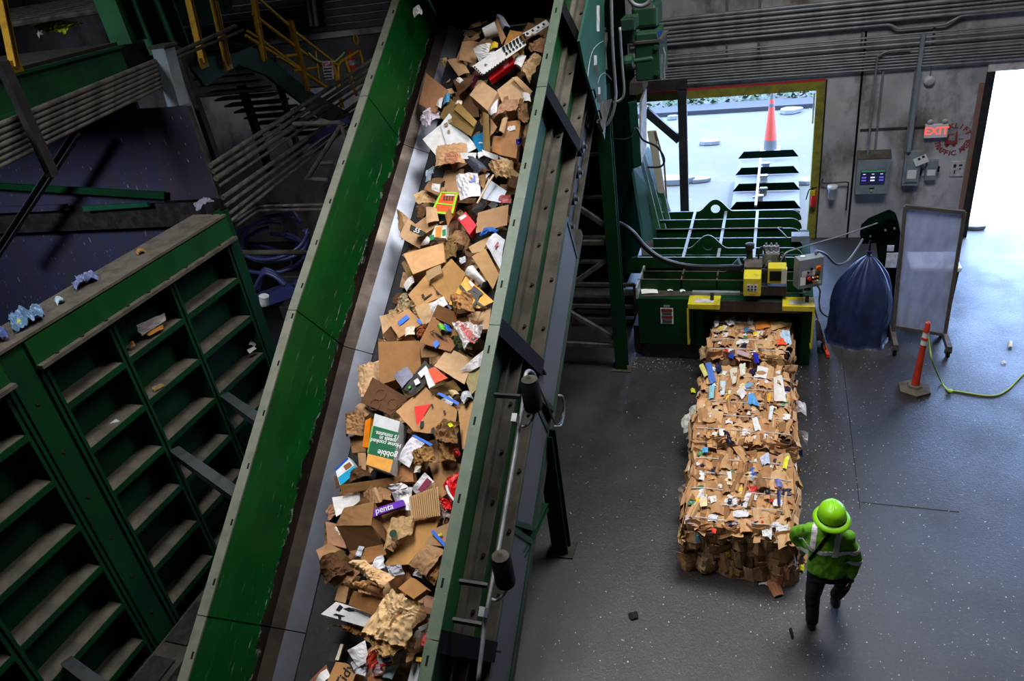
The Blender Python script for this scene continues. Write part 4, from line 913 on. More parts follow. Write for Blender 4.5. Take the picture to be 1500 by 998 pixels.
# open-topped channel box over the hopper
q = [WY(919, 150, 13.2), WY(931, 147, 13.2), WY(938, 240, 13.2), WY(926, 245, 13.2)]
m = MB(); m.prism(q, (.04, -.1, 0)); m.build('channel_side', 'teal_green', h)
q = [WY(937, 148, 13.6), WY(944, 130, 13.9), WY(944, 215, 13.9), WY(934, 248, 13.6)]
m = MB(); m.prism(q, (.04, .0, 0)); m.build('channel_plate', 'white_dirty', h, label='pale bolted channel plate')
q = [WY(922, 122, 13.4), WY(941, 121, 13.4), WY(943, 134, 13.4), WY(935, 139, 13.4), WY(922, 139, 13.4)]
m = MB(); m.prism(q, (0, .5, 0)); m.build('top_cap', 'dusty', h)
q = [WY(948, 193, 14.6), WY(960, 192, 14.6), WY(977, 300, 14.6), WY(974, 312, 14.6), WY(969, 312, 14.6)]
m = MB(); m.prism(q, (0, .06, 0)); ff = m.build('side_screen', 'cream', h, label='pale sheet with a brown edge beside the doorway')
m = MB(); m.tube([WY(960, 192, 14.58), WY(973, 240, 14.58), WY(977, 300, 14.58), WY(975, 312, 14.58)], .02, 6); m.build('brown_edge', 'wood', ff)
cable([WY(890, 203, 12.5), WY(920, 203, 12.6), WY(931, 187, 12.7), WY(942, 205, 12.9), WY(962, 215, 13), WY(973, 232, 13), WY(968, 244, 13), WY(948, 245, 13)], .018, 'black_cable', 'cable', 'black cable looping off the hopper in front of the doorway')
# dim hydraulics under the conveyor head
t = thing('hydraulic_unit', (-3.1, 12.2, 0), 'dim yellow-framed hydraulic unit on the floor behind the conveyor support column', 'hydraulic unit')
m = MB()
for a, b in (((-3.6, 12.0, .95), (-2.3, 12.0, .95)), ((-3.6, 12.0, 0), (-3.6, 12.0, .95)), ((-2.3, 12.0, .0), (-2.3, 12.0, .95)), ((-3.6, 12.0, .5), (-2.3, 12.0, .5))): m.beam(a, b, .06, .06)
m.build('guard_frame', 'dusty', t)
m = MB(); m.cyl((-3.7, 12.3, .55), (-2.3, 12.3, .55), .16, n=20); m.cyl((-3.75, 12.3, .25), (-2.3, 12.3, .25), .1, n=16); m.build('cylinder', 'black_steel', t, smooth=False)
m = MB(); m.bx(-3.6, -2.4, 12.2, 12.7, 0, .12); m.build('skid', 'dusty', t)

# ------------------------------------------------------------------ covered bin, dark machine, screen, delineator
ct = F(1256, 500); bx0 = V((ct.x, 12.1, 0)); t = thing('covered_bin', bx0, 'tall bin wrapped in a dark blue tarpaulin gathered to a point at the top', 'covered bin')
Ht = WY(1262, 372, 12.25).z; m = MB(); nn = 110; rings = 46; vs = []
for j in range(rings + 1):
    u = j / rings; r = .47 * (1 - .12 * u) if u < .35 else .47 * (1 - .12 * .35) * (max(0, math.cos((u - .35) / .65 * math.pi / 2)) ** .8) + .02 * (u - .35) / .65
    for k in range(nn):
        a = 2 * math.pi * k / nn; sq = 1 / max(abs(math.cos(a + .2)), abs(math.sin(a + .2))) ** .35
        f = 1 + (.03 + .08 * u) * math.sin(a * 7 + math.sin(a * 3) * 1.5) * (.5 + u) + .09 * noise.noise(V((math.cos(a) * 2, math.sin(a) * 2, u * 2.5))) + .05 * abs(noise.noise(V((math.cos(a) * 6, math.sin(a) * 6, u * 5)))) + .02 * noise.noise(V((math.cos(a) * 16, math.sin(a) * 16, u * 9)))
        if j == 0: f *= 1.06
        vs.append(bx0 + V((r * sq * f * math.cos(a) + .12 * u * .6, r * sq * f * math.sin(a) + .1 * u, Ht * u * (1 if u else 1))))
fs = [(j * nn + k, j * nn + (k + 1) % nn, (j + 1) * nn + (k + 1) % nn, (j + 1) * nn + k) for j in range(rings) for k in range(nn)]
m.idx(vs, fs + [tuple(range(rings * nn, rings * nn + nn))]); o = m.build('tarpaulin', 'tarp', t, smooth=True)
m = MB(); q = bx0 + V((.07, .1, Ht - .04)); m.lathe([(.05, 0), (.03, .06), (.05, .12)], q, (0, 0, 1), 12); m.build('gathered_tip', 'tarp', t)
m = MB(); m.beam(q + V((0, 0, .1)), q + V((0, 0, .3)), .03, .03); m.build('hook_strap', 'black', t)
# dark green shredder arm behind
y0 = 12.9; t = thing('dark_machine', F(1300, 475), 'dark green machine with a hooded arm between the covered bin and the clear screen', 'machine')
a = [WY(px, py, y0) for px, py in ((1284, 352), (1319, 342), (1306, 470), (1300, 476))]
m = MB(); m.prism(a, (0, .35, 0)); m.build('tapered_body', 'green_matte', t)
a = [WY(px, py, y0 - .02) for px, py in ((1262, 358), (1264, 342), (1275, 332), (1306, 319), (1316, 324), (1320, 345), (1284, 357))]
m = MB(); m.prism(a, (0, .4, 0)); hq = m.build('hood', 'green_matte', t, bevel=.02)
for px, py in ((1275, 346), (1297, 337), (1310, 334)):
    q = WY(px, py, y0 - .03); m = MB(); m.cyl(q, q + V((0, -.03, 0)), .018, n=8); m.build('bolt', 'galv', hq)
for x0, y_0, x1, y_1 in ((1300, 360, 1309, 368), (1299, 371, 1313, 392)):
    a = WY(x0, y_0, y0 - .02); b = WY(x1, y_1, y0 - .02); m = MB(); m.bx(a.x, b.x, y0 - .025, y0 - .0, b.z, a.z); m.build('white_label', 'white_dirty', t)
# rolling clear screen
bL = F(1308, 500); bR = F(1380, 508); yb = (bL.y + bR.y) / 2; tl = WY(1326, 302, yb + .02); tr = WY(1413, 311, yb); bLx = WY(1309, 478, yb); bRx = WY(1384, 490, yb)
t = thing('rolling_screen', (bL + bR) / 2, 'tall scratched clear panel in a dark frame on casters', 'rolling screen')
m = MB()
for p, q in ((tl, tr), (bLx, bRx), (tl, bLx), (tr, bRx)): m.beam(p, q, .05, .06, (0, 1, 0))
m.build('panel_frame', 'frame_wood', t)
m = MB(); m.prism([tl, tr, bRx, bLx], (0, .008, 0)); m.build('clear_panel', 'plexi', t, label='scratched clear panel')
for p, tp in ((bLx, tl), (bRx, tr)):
    g0 = V((p.x, yb, .18)); m = MB(); m.beam(g0 + V((0, -.45, 0)), g0 + V((0, .3, 0)), .07, .1); m.beam(g0 + V((0, 0, 0)), V((p.x, yb, p.z + .1)), .05, .05); m.build('foot', 'frame_wood', t)
    for dy in (-.38, .24):
        q = g0 + V((0, dy, -.11)); m = MB(); m.cyl(q + V((-.02, 0, 0)), q + V((.02, 0, 0)), .07, n=16); w1 = m.build('caster', 'black', t)
        m = MB(); m.beam(q + V((.03, 0, -.0)), q + V((.03, 0, .08)), .01, .05); m.beam(q + V((-.03, 0, -.0)), q + V((-.03, 0, .08)), .01, .05); m.build('fork', 'galv', w1)
# bin seen through it
c = F(1356, 440); t = thing('wheeled_bin', V((c.x, 13.3, 0)), 'blue-grey bin with a white lid seen through the clear panel', 'bin')
m = MB(); m.prism([(c.x - .33, 13.0, 0), (c.x + .33, 13.0, 0), (c.x + .36, 13.0, .78), (c.x - .36, 13.0, .78)], (0, .6, 0)); m.build('bin_body', 'blue_panel', t, bevel=.02)
m = MB(); m.bx(c.x - .38, c.x + .38, 12.96, 13.64, .78, .86); m.build('lid', 'white', t, bevel=.02)
# delineator
c = F(1339, 572); t = thing('delineator_post', c, 'red-orange delineator post with two white bands on a hexagonal rubber base', 'delineator')
m = MB(); m.lathe([(.235, 0), (.235, .05), (.12, .08), (.1, .11)], c, (0, 0, 1), 6); m.build('rubber_base', 'dusty_rib', t)
tp = WY(1359, 470, c.y + .02).z; ln = (V((.04, .01, tp)) ) 
def pr(h): return .058 - .024 * h / tp
axd = V((.045, 0, tp)).normalized()
m = MB(); m.lathe([(pr(.08), .08), (pr(tp * .68), tp * .68)], c, axd, 20); m.build('post', 'orange_red', t, smooth=False)
m = MB(); m.lathe([(pr(tp * .8) + .006, tp * .86), (.03, tp * .98), (.012, tp)], c, axd, 20); m.lathe([(pr(1) + .01, tp * .755), (pr(1) + .01, tp * .785)], c, axd, 20); m.build('handle_top', 'orange_red', t)
for u0, u1 in ((.68, .755), (.785, .86)):
    m = MB(); m.lathe([(pr(tp * u0) + .004, tp * u0), (pr(tp * u1) + .004, tp * u1)], c, axd, 20); m.build('reflective_band', 'reflect', t)
rp = [c + axd * (tp * .9), WY(1362, 510, c.y - .05), WY(1366, 530, c.y - .1), F(1378, 558, .05), F(1390, 573, .012), F(1400, 573, .012), F(1450, 580, .012), F(1475, 572, .012), F(1500, 548, .012), F(1530, 530, .012)]
o = cable(rp, .012, 'yellow_green_rope', 'rope_green', 'yellow-green rope trailing from the delineator across the floor')
m = MB(); q = F(1392, 574, .02); m.lathe([(.01, 0), (.04, .01), (.035, .03), (.01, .04)], q, (0, 0, 1), 8); k = m.build('knot', 'rope_green', o)
# broom against the baler
t = thing('broom', F(1211, 522), 'wooden-handled broom with green bristles leaning by the right side of the baler mouth', 'broom')
m = MB(); m.cyl(F(1210, 512, .08), WY(1190, 440, 11.25), .013, n=8); m.build('handle', 'wood', t)
a = F(1206, 503, .05); b = F(1213, 522, .05); m = MB(); m.beam(a, b, .05, .06); m.build('head_block', 'orange_red', t)
m = MB(); m.beam(a + V((0, 0, -.02)) , b.lerp(a, .4) + V((0, 0, -.02)), .08, .06); m.build('bristles', 'green_machine', t)
m = MB(); m.patch([F(1194, 470, .9), F(1200, 470, .9), F(1210, 505, .02), F(1196, 500, .02)], 6, 8, .03, .03, 8); m.build('plastic_sheet', 'film', label='translucent plastic sheet slumped between the baler and the covered bin', cat='plastic sheet')

# ------------------------------------------------------------------ bales
TAN = [srgb(204, 164, 120), srgb(190, 148, 104), srgb(212, 174, 132), srgb(172, 130, 90), srgb(196, 156, 114), srgb(182, 138, 96), srgb(146, 106, 72), srgb(204, 156, 110)]
SCR = [srgb(235, 235, 238), srgb(225, 228, 235), srgb(240, 240, 240), srgb(40, 90, 190), srgb(30, 30, 60), srgb(200, 40, 35), srgb(120, 170, 215), srgb(235, 225, 190), srgb(20, 20, 24), srgb(230, 200, 40), srgb(190, 170, 180), srgb(60, 130, 90)]
def flake(m, c, u, v, n, w, l, bend=.02, rng=random):
    a = rng.uniform(-.25, .25); u2 = u * math.cos(a) + v * math.sin(a); v2 = v * math.cos(a) - u * math.sin(a)
    t1, t2 = rng.gauss(0, .2), rng.gauss(0, .13); u2 = (u2 + n * t1); v2 = (v2 + n * t2)
    j = lambda: rng.uniform(.75, 1.15)
    m.patch([c - u2 * w * j() - v2 * l * j(), c + u2 * w * j() - v2 * l * j(), c + u2 * w * j() + v2 * l * j(), c - u2 * w * j() + v2 * l * j()], 3, 3, rng.uniform(-bend, bend * 1.4), .012, 7, .004, n, seed=rng.random() * 50)
def bale(x0, x1, y0, y1, h, lab, seed, wires, fr=True, nf=380):
    rng = random.Random(seed); t = thing('bale', ((x0 + x1) / 2, (y0 + y1) / 2, 0), lab, 'bale', 'bales of pressed cardboard')
    m = MB(); m.col = srgb(38, 26, 18); m.bx(x0 + .05, x1 - .05, y0 + .05, y1 - .05, 0.0, h - .03)  # core coloured dark to paint the shade in the cracks
    X, Y, Zz = V((1, 0, 0)), V((0, 1, 0)), V((0, 0, 1))
    for i in range(nf):      # top: strips lying mostly fore-and-aft
        m.col = rng.choice(TAN); c = V((rng.uniform(x0 + .05, x1 - .05), rng.uniform(y0 + .08, y1 - .08), h + rng.uniform(-.055, .014)))
        flake(m, c, X, Y, Zz, rng.uniform(.025, .085), rng.uniform(.07, .26), .03, rng)
    for i in range(int(nf * .55)):
        sd = rng.choice((-1, 1)); m.col = rng.choice(TAN); c = V(((x1 if sd > 0 else x0) + sd * rng.uniform(-.03, .03), rng.uniform(y0 + .05, y1 - .05), rng.uniform(.05, h - .02)))
        flake(m, c, Zz, Y, X * sd, rng.uniform(.03, .09), rng.uniform(.07, .2), .04, rng)
    for i in range(int(nf * .6)):
        m.col = rng.choice(TAN); c = V((rng.uniform(x0 + .03, x1 - .03), y0 + rng.uniform(-.02, .05), rng.uniform(.04, h - .03)))
        flake(m, c, X, Zz, -Y, rng.uniform(.05, .13), rng.uniform(.05, .14), .05, rng)
    for i in range(60):
        m.col = rng.choice(TAN); c = V((rng.uniform(x0 + .03, x1 - .03), y1 + rng.uniform(-.05, .0), rng.uniform(.04, h - .03)))
        flake(m, c, X, Zz, Y, rng.uniform(.05, .13), rng.uniform(.05, .14), .03, rng)
    m.build('pressed_cardboard', 'pressed', t)
    m = MB()
    for i in range(100):
        m.col = rng.choice(SCR[:3]) if rng.random() < .5 else rng.choice(SCR); sd = rng.random()
        if sd < .7: c, u, v, n = V((rng.uniform(x0 + .05, x1 - .05), rng.uniform(y0 + .05, y1 - .05), h + .012)), X, Y, Zz
        elif sd < .85: c, u, v, n = V((x1 + .02, rng.uniform(y0, y1), rng.uniform(.1, h))), Zz, Y, X
        elif sd < .95: c, u, v, n = V((x0 - .02, rng.uniform(y0, y1), rng.uniform(.1, h))), Zz, Y, -X
        else: c, u, v, n = V((rng.uniform(x0, x1), y0 - .02, rng.uniform(.1, h))), X, Zz, -Y
        s = rng.uniform(.012, .06); m.patch([c - u * s - v * s * 1.2, c + u * s - v * s, c + u * s * 1.3 + v * s * 1.5, c - u * s + v * s], 4, 4, .01, .03, 22, .002, n, .012, rng.random() * 40)
    m.build('paper_scraps', 'gloss_paper', t, kind='stuff', label='white and coloured paper scraps pressed into the bale')
    for yy in wires:
        m = MB(); pts = [(x0 - .02, yy, .3), (x0 - .015, yy, h - .08), (x0 + .04, yy, h + .02)] + [(x0 + (x1 - x0) * k / 6, yy + rng.uniform(-.006, .006), h + .034) for k in range(1, 6)] + [(x1 - .04, yy, h + .02), (x1 + .015, yy, h - .08), (x1 + .02, yy, .3)]
        m.tube(pts, .0065, 5); m.build('baling_wire', 'wire', t)
    return t, rng
def wr(py, h=.72): return F(1100, py, h).y
b1, r1 = bale(-.86, .35, 10.13, 11.95, .7, 'rear bale of cardboard, half out of the baler mouth', 11, [wr(p) for p in (461, 474, 486, 499, 513)])
b2, r2 = bale(-.9, .37, 7.99, 9.77, .7, 'middle bale of cardboard, between the baler mouth bale and the front one', 12, [wr(p) for p in (553, 572, 592, 612, 633)])
b3, r3 = bale(-.84, .36, 6.4, 7.76, .7, 'front bale of cardboard, nearest the worker, with its dark end showing', 13, [wr(p) for p in (678, 700, 723, 745, 768)])
def bpiece(b, px, quad, z, colr, nm, lab=None, crump=.015, mt='gloss_paper', warp=.01, n=6):
    m = MB(); m.col = colr; m.patch([F(x, y, z) for x, y in quad], n, n, warp, crump, 16, .003, (0, 0, 1), .0, z * 9 + quad[0][0]); return m.build(nm, mt, b, label=lab)
W = srgb(238, 240, 242)
for b, q, cl, nm, lab, cr in (
    (b1, ((1080, 455), (1099, 458), (1097, 462), (1084, 462)), W, 'paper_sheet', 'white torn sheet', .01),
    (b1, ((1045, 464), (1054, 463), (1053, 477), (1047, 480)), W, 'paper_sheet', 'white torn sheet', .03),
    (b1, ((1061, 470), (1077, 465), (1076, 477), (1068, 478)), W, 'paper_sheet', 'white torn sheet', .04),
    (b1, ((1097, 462), (1106, 462), (1102, 478), (1094, 475)), W, 'paper_sheet', 'white torn sheet', .03),
    (b1, ((1106, 464), (1125, 462), (1128, 480), (1107, 484)), srgb(215, 130, 60), 'orange_board', 'bright orange-brown board', .02),
    (b1, ((1128, 462), (1150, 460), (1158, 478), (1130, 485)), srgb(198, 165, 110), 'kraft_bag', None, .03),
    (b1, ((1136, 499), (1151, 496), (1152, 506), (1138, 507)), srgb(240, 90, 50), 'orange_scrap', None, .03),
    (b1, ((1139, 487), (1156, 484), (1160, 505), (1150, 505)), srgb(190, 220, 245), 'plastic_bag', None, .05),
    (b1, ((1078, 512), (1098, 518), (1097, 524), (1079, 519)), srgb(190, 165, 175), 'mauve_box', None, .005),
    (b1, ((1090, 480), (1100, 480), (1101, 486), (1091, 487)), srgb(70, 120, 180), 'blue_scrap', None, .02),
    (b1, ((1103, 518), (1111, 520), (1112, 532), (1106, 534)), srgb(30, 40, 180), 'blue_scrap', None, .02),
    (b1, ((1069, 515), (1077, 513), (1074, 526), (1066, 524)), srgb(30, 70, 170), 'blue_scrap', None, .02),
    (b2, ((1110, 536), (1126, 540), (1122, 555), (1107, 553)), W, 'white_carton', 'clean white carton', .003),
    (b2, ((1133, 553), (1146, 550), (1152, 590), (1134, 588)), srgb(232, 230, 226), 'white_sack', 'long white paper sack', .03),
    (b2, ((1024, 536), (1030, 533), (1038, 550), (1032, 553)), srgb(215, 215, 130), 'yellow_green_sheet', None, .01),
    (b2, ((1033, 532), (1042, 532), (1049, 560), (1040, 563)), srgb(85, 125, 215), 'blue_sheet', None, .02),
    (b2, ((1047, 534), (1056, 534), (1058, 545), (1050, 546)), srgb(25, 40, 80), 'navy_scrap', None, .02),
    (b2, ((1095, 579), (1104, 577), (1114, 597), (1096, 592)), srgb(90, 165, 230), 'blue_pouch', 'light blue and white pouch', .03),
    (b2, ((1079, 575), (1087, 568), (1094, 577), (1087, 586)), srgb(225, 220, 225), 'paper_scrap', None, .03),
    (b2, ((1068, 541), (1080, 540), (1078, 562), (1073, 565)), srgb(225, 218, 205), 'pale_bag', None, .04),
    (b2, ((1083, 535), (1092, 533), (1092, 549), (1084, 552)), srgb(225, 232, 215), 'pale_bag', None, .03),
    (b2, ((1039, 566), (1047, 565), (1045, 584), (1038, 586)), srgb(140, 205, 225), 'blue_sheet', None, .02),
    (b2, ((1054, 560), (1063, 560), (1061, 580), (1055, 580)), srgb(200, 220, 232), 'pale_bag', None, .04),
    (b2, ((1123, 577), (1130, 577), (1128, 592), (1124, 590)), srgb(235, 180, 60), 'yellow_scrap', None, .02),
    (b2, ((1101, 613), (1109, 612), (1116, 632), (1106, 632)), W, 'paper_sheet', None, .03),
    (b2, ((1053, 630), (1062, 630), (1060, 640), (1054, 639)), W, 'paper_sheet', None, .02),
    (b2, ((1059, 632), (1067, 632), (1074, 652), (1066, 655)), srgb(20, 20, 40), 'black_film', None, .03),
    (b2, ((1128, 596), (1134, 596), (1130, 618), (1125, 616)), srgb(225, 232, 238), 'pale_bag', None, .04),
    (b3, ((1073, 656), (1086, 654), (1098, 676), (1090, 679)), srgb(196, 150, 100), 'folded_carton', 'folded carton with a small dark window', .02),
    (b3, ((1087, 669), (1095, 667), (1098, 675), (1091, 677)), srgb(40, 60, 75), 'dark_window', None, .0),
    (b3, ((1149, 672), (1157, 668), (1152, 688), (1146, 686)), srgb(235, 235, 50), 'yellow_strip', 'bright yellow strip', .01),
    (b3, ((1065, 692), (1071, 691), (1072, 703), (1066, 702)), W, 'paper_sheet', None, .01),
    (b3, ((1028, 656), (1037, 656), (1037, 664), (1029, 665)), srgb(90, 170, 215), 'blue_scrap', None, .03),
    (b3, ((1113, 672), (1126, 664), (1128, 680), (1116, 683)), srgb(190, 200, 225), 'printed_wrapper', None, .04),
    (b3, ((1090, 708), (1097, 707), (1097, 715), (1091, 715)), srgb(215, 70, 70), 'red_scrap', None, .02),
    (b3, ((1134, 703), (1144, 704), (1147, 714), (1138, 714)), srgb(110, 110, 180), 'printed_wrapper', None, .03),
    (b3, ((1120, 716), (1128, 716), (1129, 724), (1121, 724)), srgb(22, 22, 34), 'black_film', None, .03),
    (b3, ((1138, 718), (1144, 718), (1143, 740), (1139, 740)), srgb(35, 40, 95), 'navy_strip', None, .01),
    (b3, ((1024, 733), (1036, 730), (1036, 742), (1026, 744)), srgb(240, 222, 175), 'cream_paper', None, .02),
    (b3, ((1039, 729), (1049, 727), (1050, 736), (1042, 738)), W, 'paper_sheet', None, .03),
    (b3, ((1072, 733), (1080, 731), (1080, 741), (1074, 742)), W, 'paper_sheet', None, .03),
    (b3, ((1114, 774), (1131, 776), (1130, 790), (1118, 788)), W, 'paper_sheet', 'white torn sheets near the front edge', .05),
    (b3, ((1042, 775), (1050, 777), (1048, 783), (1043, 781)), srgb(235, 70, 40), 'red_scrap', None, .02),
    (b3, ((1083, 762), (1100, 762), (1102, 780), (1084, 781)), srgb(206, 160, 110), 'folded_carton', None, .02)):
    bpiece(b, 0, q, .745, cl, nm, lab, cr)
# loose rims of paper bulging out of the sides
def rim(b, quad, z0, z1, cl, nm, cr=.05, lab=None):
    m = MB(); m.col = cl; (ax_, ay_), (bx2, by2), (cx_, cy_), (dx_, dy_) = quad
    m.patch([F(ax_, ay_, z1), F(bx2, by2, z1), F(cx_, cy_, z0), F(dx_, dy_, z0)], 8, 8, .05, cr, 11, .003, (0, -.2, 1), .02, ax_); m.build(nm, 'gloss_paper', b, label=lab)
G = srgb(170, 172, 165)
rim(b2, ((1010, 600), (1026, 596), (1024, 622), (1008, 622)), .45, .5, G, 'bulging_paper'); rim(b2, ((998, 615), (1014, 608), (1016, 636), (1001, 636)), .4, .5, srgb(190, 192, 188), 'bulging_paper'); rim(b2, ((1012, 632), (1026, 630), (1022, 650), (1004, 644)), .35, .5, srgb(180, 185, 195), 'bulging_paper')
rim(b2, ((1163, 590), (1180, 592), (1182, 612), (1164, 606)), .35, .5, srgb(225, 225, 235), 'bulging_paper'); rim(b2, ((1164, 634), (1184, 636), (1182, 652), (1166, 646)), .3, .45, W, 'bulging_paper'); rim(b2, ((1166, 660), (1176, 661), (1175, 671), (1168, 668)), .4, .5, srgb(30, 70, 190), 'blue_scrap', .03)
rim(b3, ((1000, 690), (1022, 686), (1024, 716), (1006, 712)), .3, .5, srgb(150, 108, 72), 'bulging_cardboard'); rim(b3, ((993, 716), (1010, 712), (1018, 736), (996, 738)), .3, .4, srgb(125, 118, 108), 'bulging_cardboard'); rim(b3, ((1013, 672), (1028, 668), (1030, 690), (1018, 694)), .45, .6, srgb(205, 200, 185), 'bulging_paper')
rim(b3, ((1003, 776), (1012, 780), (1018, 788), (1010, 788)), .5, .62, srgb(60, 70, 190), 'blue_scrap', .02); rim(b3, ((1018, 788), (1026, 786), (1028, 796), (1021, 798)), .5, .6, srgb(110, 180, 215), 'blue_scrap', .03)
rim(b1, ((1024, 512), (1042, 508), (1040, 527), (1026, 530)), .4, .5, srgb(170, 140, 105), 'bulging_cardboard'); rim(b3, ((1142, 770), (1150, 772), (1170, 812), (1160, 812)), .35, .7, srgb(185, 138, 90), 'cardboard_flap', .02)
rim(b3, ((1122, 812), (1136, 815), (1137, 838), (1125, 836)), .15, .35, srgb(110, 160, 140), 'green_sheet', .02)
# litter on the floor around the bales
def litter(quad, cl, lab, z=.01, cr=.02, nm='cardboard_scrap', cat='scrap', n=6, zt=None):
    m = MB(); m.col = cl; q = [F(x, y, z) for x, y in quad]
    if zt: q[0].z = zt
    m.patch(q, n, n, .02, cr, 12, .004, (0, 0, 1), .01, quad[0][0]); lo = min(p.z for p in m.v); m.v = [p - V((0, 0, lo - .002)) for p in m.v]
    return m.build(nm, 'paper', label=lab, cat=cat)
litter(((1120, 848), (1138, 846), (1148, 872), (1134, 876)), srgb(170, 120, 85), 'torn brown cardboard lying at the front right foot of the front bale', cr=.04)
litter(((1112, 848), (1124, 848), (1124, 858), (1112, 857)), srgb(205, 210, 212), 'white slatted scrap under the front bale beside torn cardboard', nm='paper_scrap')
litter(((1168, 808), (1184, 806), (1182, 824), (1168, 826)), srgb(190, 150, 110), 'cardboard scrap under the worker\'s left hand at the bale corner', z=.02, cr=.05)
litter(((1170, 828), (1178, 826), (1177, 838), (1172, 838)), srgb(225, 215, 20), 'crumpled yellow wrapper on the floor at the bale corner', cr=.05, nm='wrapper')
litter(((1011, 571), (1018, 570), (1019, 577), (1013, 577)), srgb(220, 225, 60), 'small yellow-green wrapper on the floor left of the middle bale', nm='wrapper')
litter(((1169, 519), (1176, 519), (1176, 523), (1170, 523)), srgb(235, 235, 235), 'small white paper scrap on the floor right of the rear bale', nm='paper_scrap')
litter(((1006, 742), (1012, 738), (1014, 746), (1007, 748)), srgb(200, 205, 210), 'small pale scrap on the floor left of the front bale', nm='paper_scrap')
litter(((1476, 502), (1483, 500), (1483, 510), (1477, 510)), srgb(245, 235, 210), 'cream scrap alone on the floor right of the delineator', nm='paper_scrap')
litter(((1466, 530), (1474, 530), (1474, 533), (1467, 533)), srgb(240, 240, 240), 'tiny white scrap on the floor at the far right', nm='paper_scrap')
litter(((920, 900), (934, 897), (936, 907), (924, 909)), srgb(40, 38, 36), 'dark rag spot on the floor between conveyor and front bale', nm='rag', cr=.03)
litter(((1156, 922), (1160, 921), (1163, 934), (1159, 935)), srgb(18, 18, 20), 'small black strip on the floor by the worker\'s boot', nm='rubber_strip')
for q, lab in ((((1018, 411), (1027, 410), (1027, 415), (1019, 416)), 'white'), (((995, 425), (1004, 421), (1006, 428), (997, 429)), 'torn')):
    pass
def deckpaper(quad, z, lab, cl=W):
    m = MB(); m.col = cl; m.patch([F(x, y, z) for x, y in quad], 4, 4, .01, .012, 14, .003, (0, 0, 1)); m.build('paper_scrap', 'paper', label=lab, cat='scrap')
deckpaper(((939, 424), (962, 421), (964, 430), (940, 431)), 1.215, 'flattened white paper at the left end of the baler front shelf'); deckpaper(((995, 424), (1002, 422), (1004, 427), (997, 428)), 1.215, 'small white square of paper on the middle of the baler front shelf'); deckpaper(((977, 424), (985, 423), (986, 426), (978, 427)), 1.215, 'narrow white scrap on the baler front shelf')
# trodden crumbs of paper across the floor (uncountable)
random.seed(21); m = MB()
for i in range(2600):
    px = random.uniform(760, 1500); py = random.uniform(370, 998)
    if random.random() < .45: px = random.gauss(1180, 60); py = random.uniform(430, 900)
    if random.random() < .1: px = random.gauss(960, 60); py = random.uniform(520, 545)
    p = F(px, py, .003); 
    if -.95 < p.x < .42 and 6.1 < p.y < 12.5 or p.x < -2.2 and p.y > 9: continue
    s = random.uniform(.002, .008); a = random.uniform(0, 6.28); u = V((math.cos(a), math.sin(a), 0)) * s; v = V((-math.sin(a), math.cos(a), 0)) * s * random.uniform(.4, 1)
    g = random.uniform(.35, .75); m.col = (g, g * .98, g * .95); m.face([p - u - v, p + u - v, p + u * .7 + v + V((0, 0, s * .6)), p - u + v])
m.build('paper_crumbs', 'paper', label='fine white paper crumbs trodden into the floor', cat='litter', kind='stuff')
# ------------------------------------------------------------------ the worker
PX, PY = .63, 5.79
man = thing('person', (PX, PY, 0), 'person in green work shirt and lime hard hat walking by the front bale', 'person')
def ball(m, c, r, sc=(1, 1, 1), n=14):
    vs = []; c = V(c)
    for j in range(1, n):
        t = math.pi * j / n
        for k in range(n * 2):
            a = math.pi * k / n; vs.append(c + V((r * sc[0] * math.sin(t) * math.cos(a), r * sc[1] * math.sin(t) * math.sin(a), r * sc[2] * math.cos(t))))
    w = 2 * n; fs = [(j * w + k, (j + 1) * w + k, (j + 1) * w + (k + 1) % w, j * w + (k + 1) % w) for j in range(n - 2) for k in range(w)]
    fs += [tuple(range(w)), tuple(range((n - 2) * w + w - 1, (n - 2) * w - 1, -1))]; m.idx(vs, fs)
def limb(m, pts, rr, n=14, sub=5):
    P = spline(pts, sub); R = []
    for i in range(len(P)):
        u = i / sub; k = min(int(u), len(rr) - 2); R.append(rr[k] + (rr[k + 1] - rr[k]) * (u - k))
    m.tube(P, R, n); ball(m, P[0], rr[0], n=8); ball(m, P[-1], rr[-1], n=8)
def loft(m, secs, n=28):
    vs = []
    for (c, rx, ry, yaw, sq) in secs:
        for k in range(n):
            a = 2 * math.pi * k / n; ca, sa = math.cos(a), math.sin(a)
            x = rx * math.copysign(abs(ca) ** sq, ca); y = ry * math.copysign(abs(sa) ** sq, sa)
            vs.append(V(c) + V((x * math.cos(yaw) - y * math.sin(yaw), x * math.sin(yaw) + y * math.cos(yaw), 0)))
    M = len(secs); fs = [(i * n + k, i * n + (k + 1) % n, (i + 1) * n + (k + 1) % n, (i + 1) * n + k) for i in range(M - 1) for k in range(n)]
    m.idx(vs, fs + [tuple(range(n - 1, -1, -1)), tuple(range((M - 1) * n, M * n))])
def blob(m, name, mt, parent, vox=.012, sm=6, disp=0.0, ds=9.0, label=None):
    o = m.build(name, mt, parent, smooth=True, label=label)
    r = o.modifiers.new('r', 'REMESH'); r.mode = 'VOXEL'; r.voxel_size = vox; r.use_smooth_shade = True
    s = o.modifiers.new('s', 'SMOOTH'); s.iterations = sm; s.factor = .5
    dg = bpy.context.evaluated_depsgraph_get(); dg.update(); me = bpy.data.meshes.new_from_object(o.evaluated_get(dg)); o.modifiers.clear()
    if disp:
        off = ORG[o.name]
        for v in me.vertices:
            p = v.co + off; q = V((p.x * ds, p.y * ds, p.z * ds * .6)); v.co += v.normal * disp * (abs(noise.noise(q)) * 2 - .5 + .5 * noise.noise(q * 2.7))
    me.materials.clear(); me.materials.append(MATS[mt]); me.polygons.foreach_set('use_smooth', [True] * len(me.polygons)); o.data = me; return o
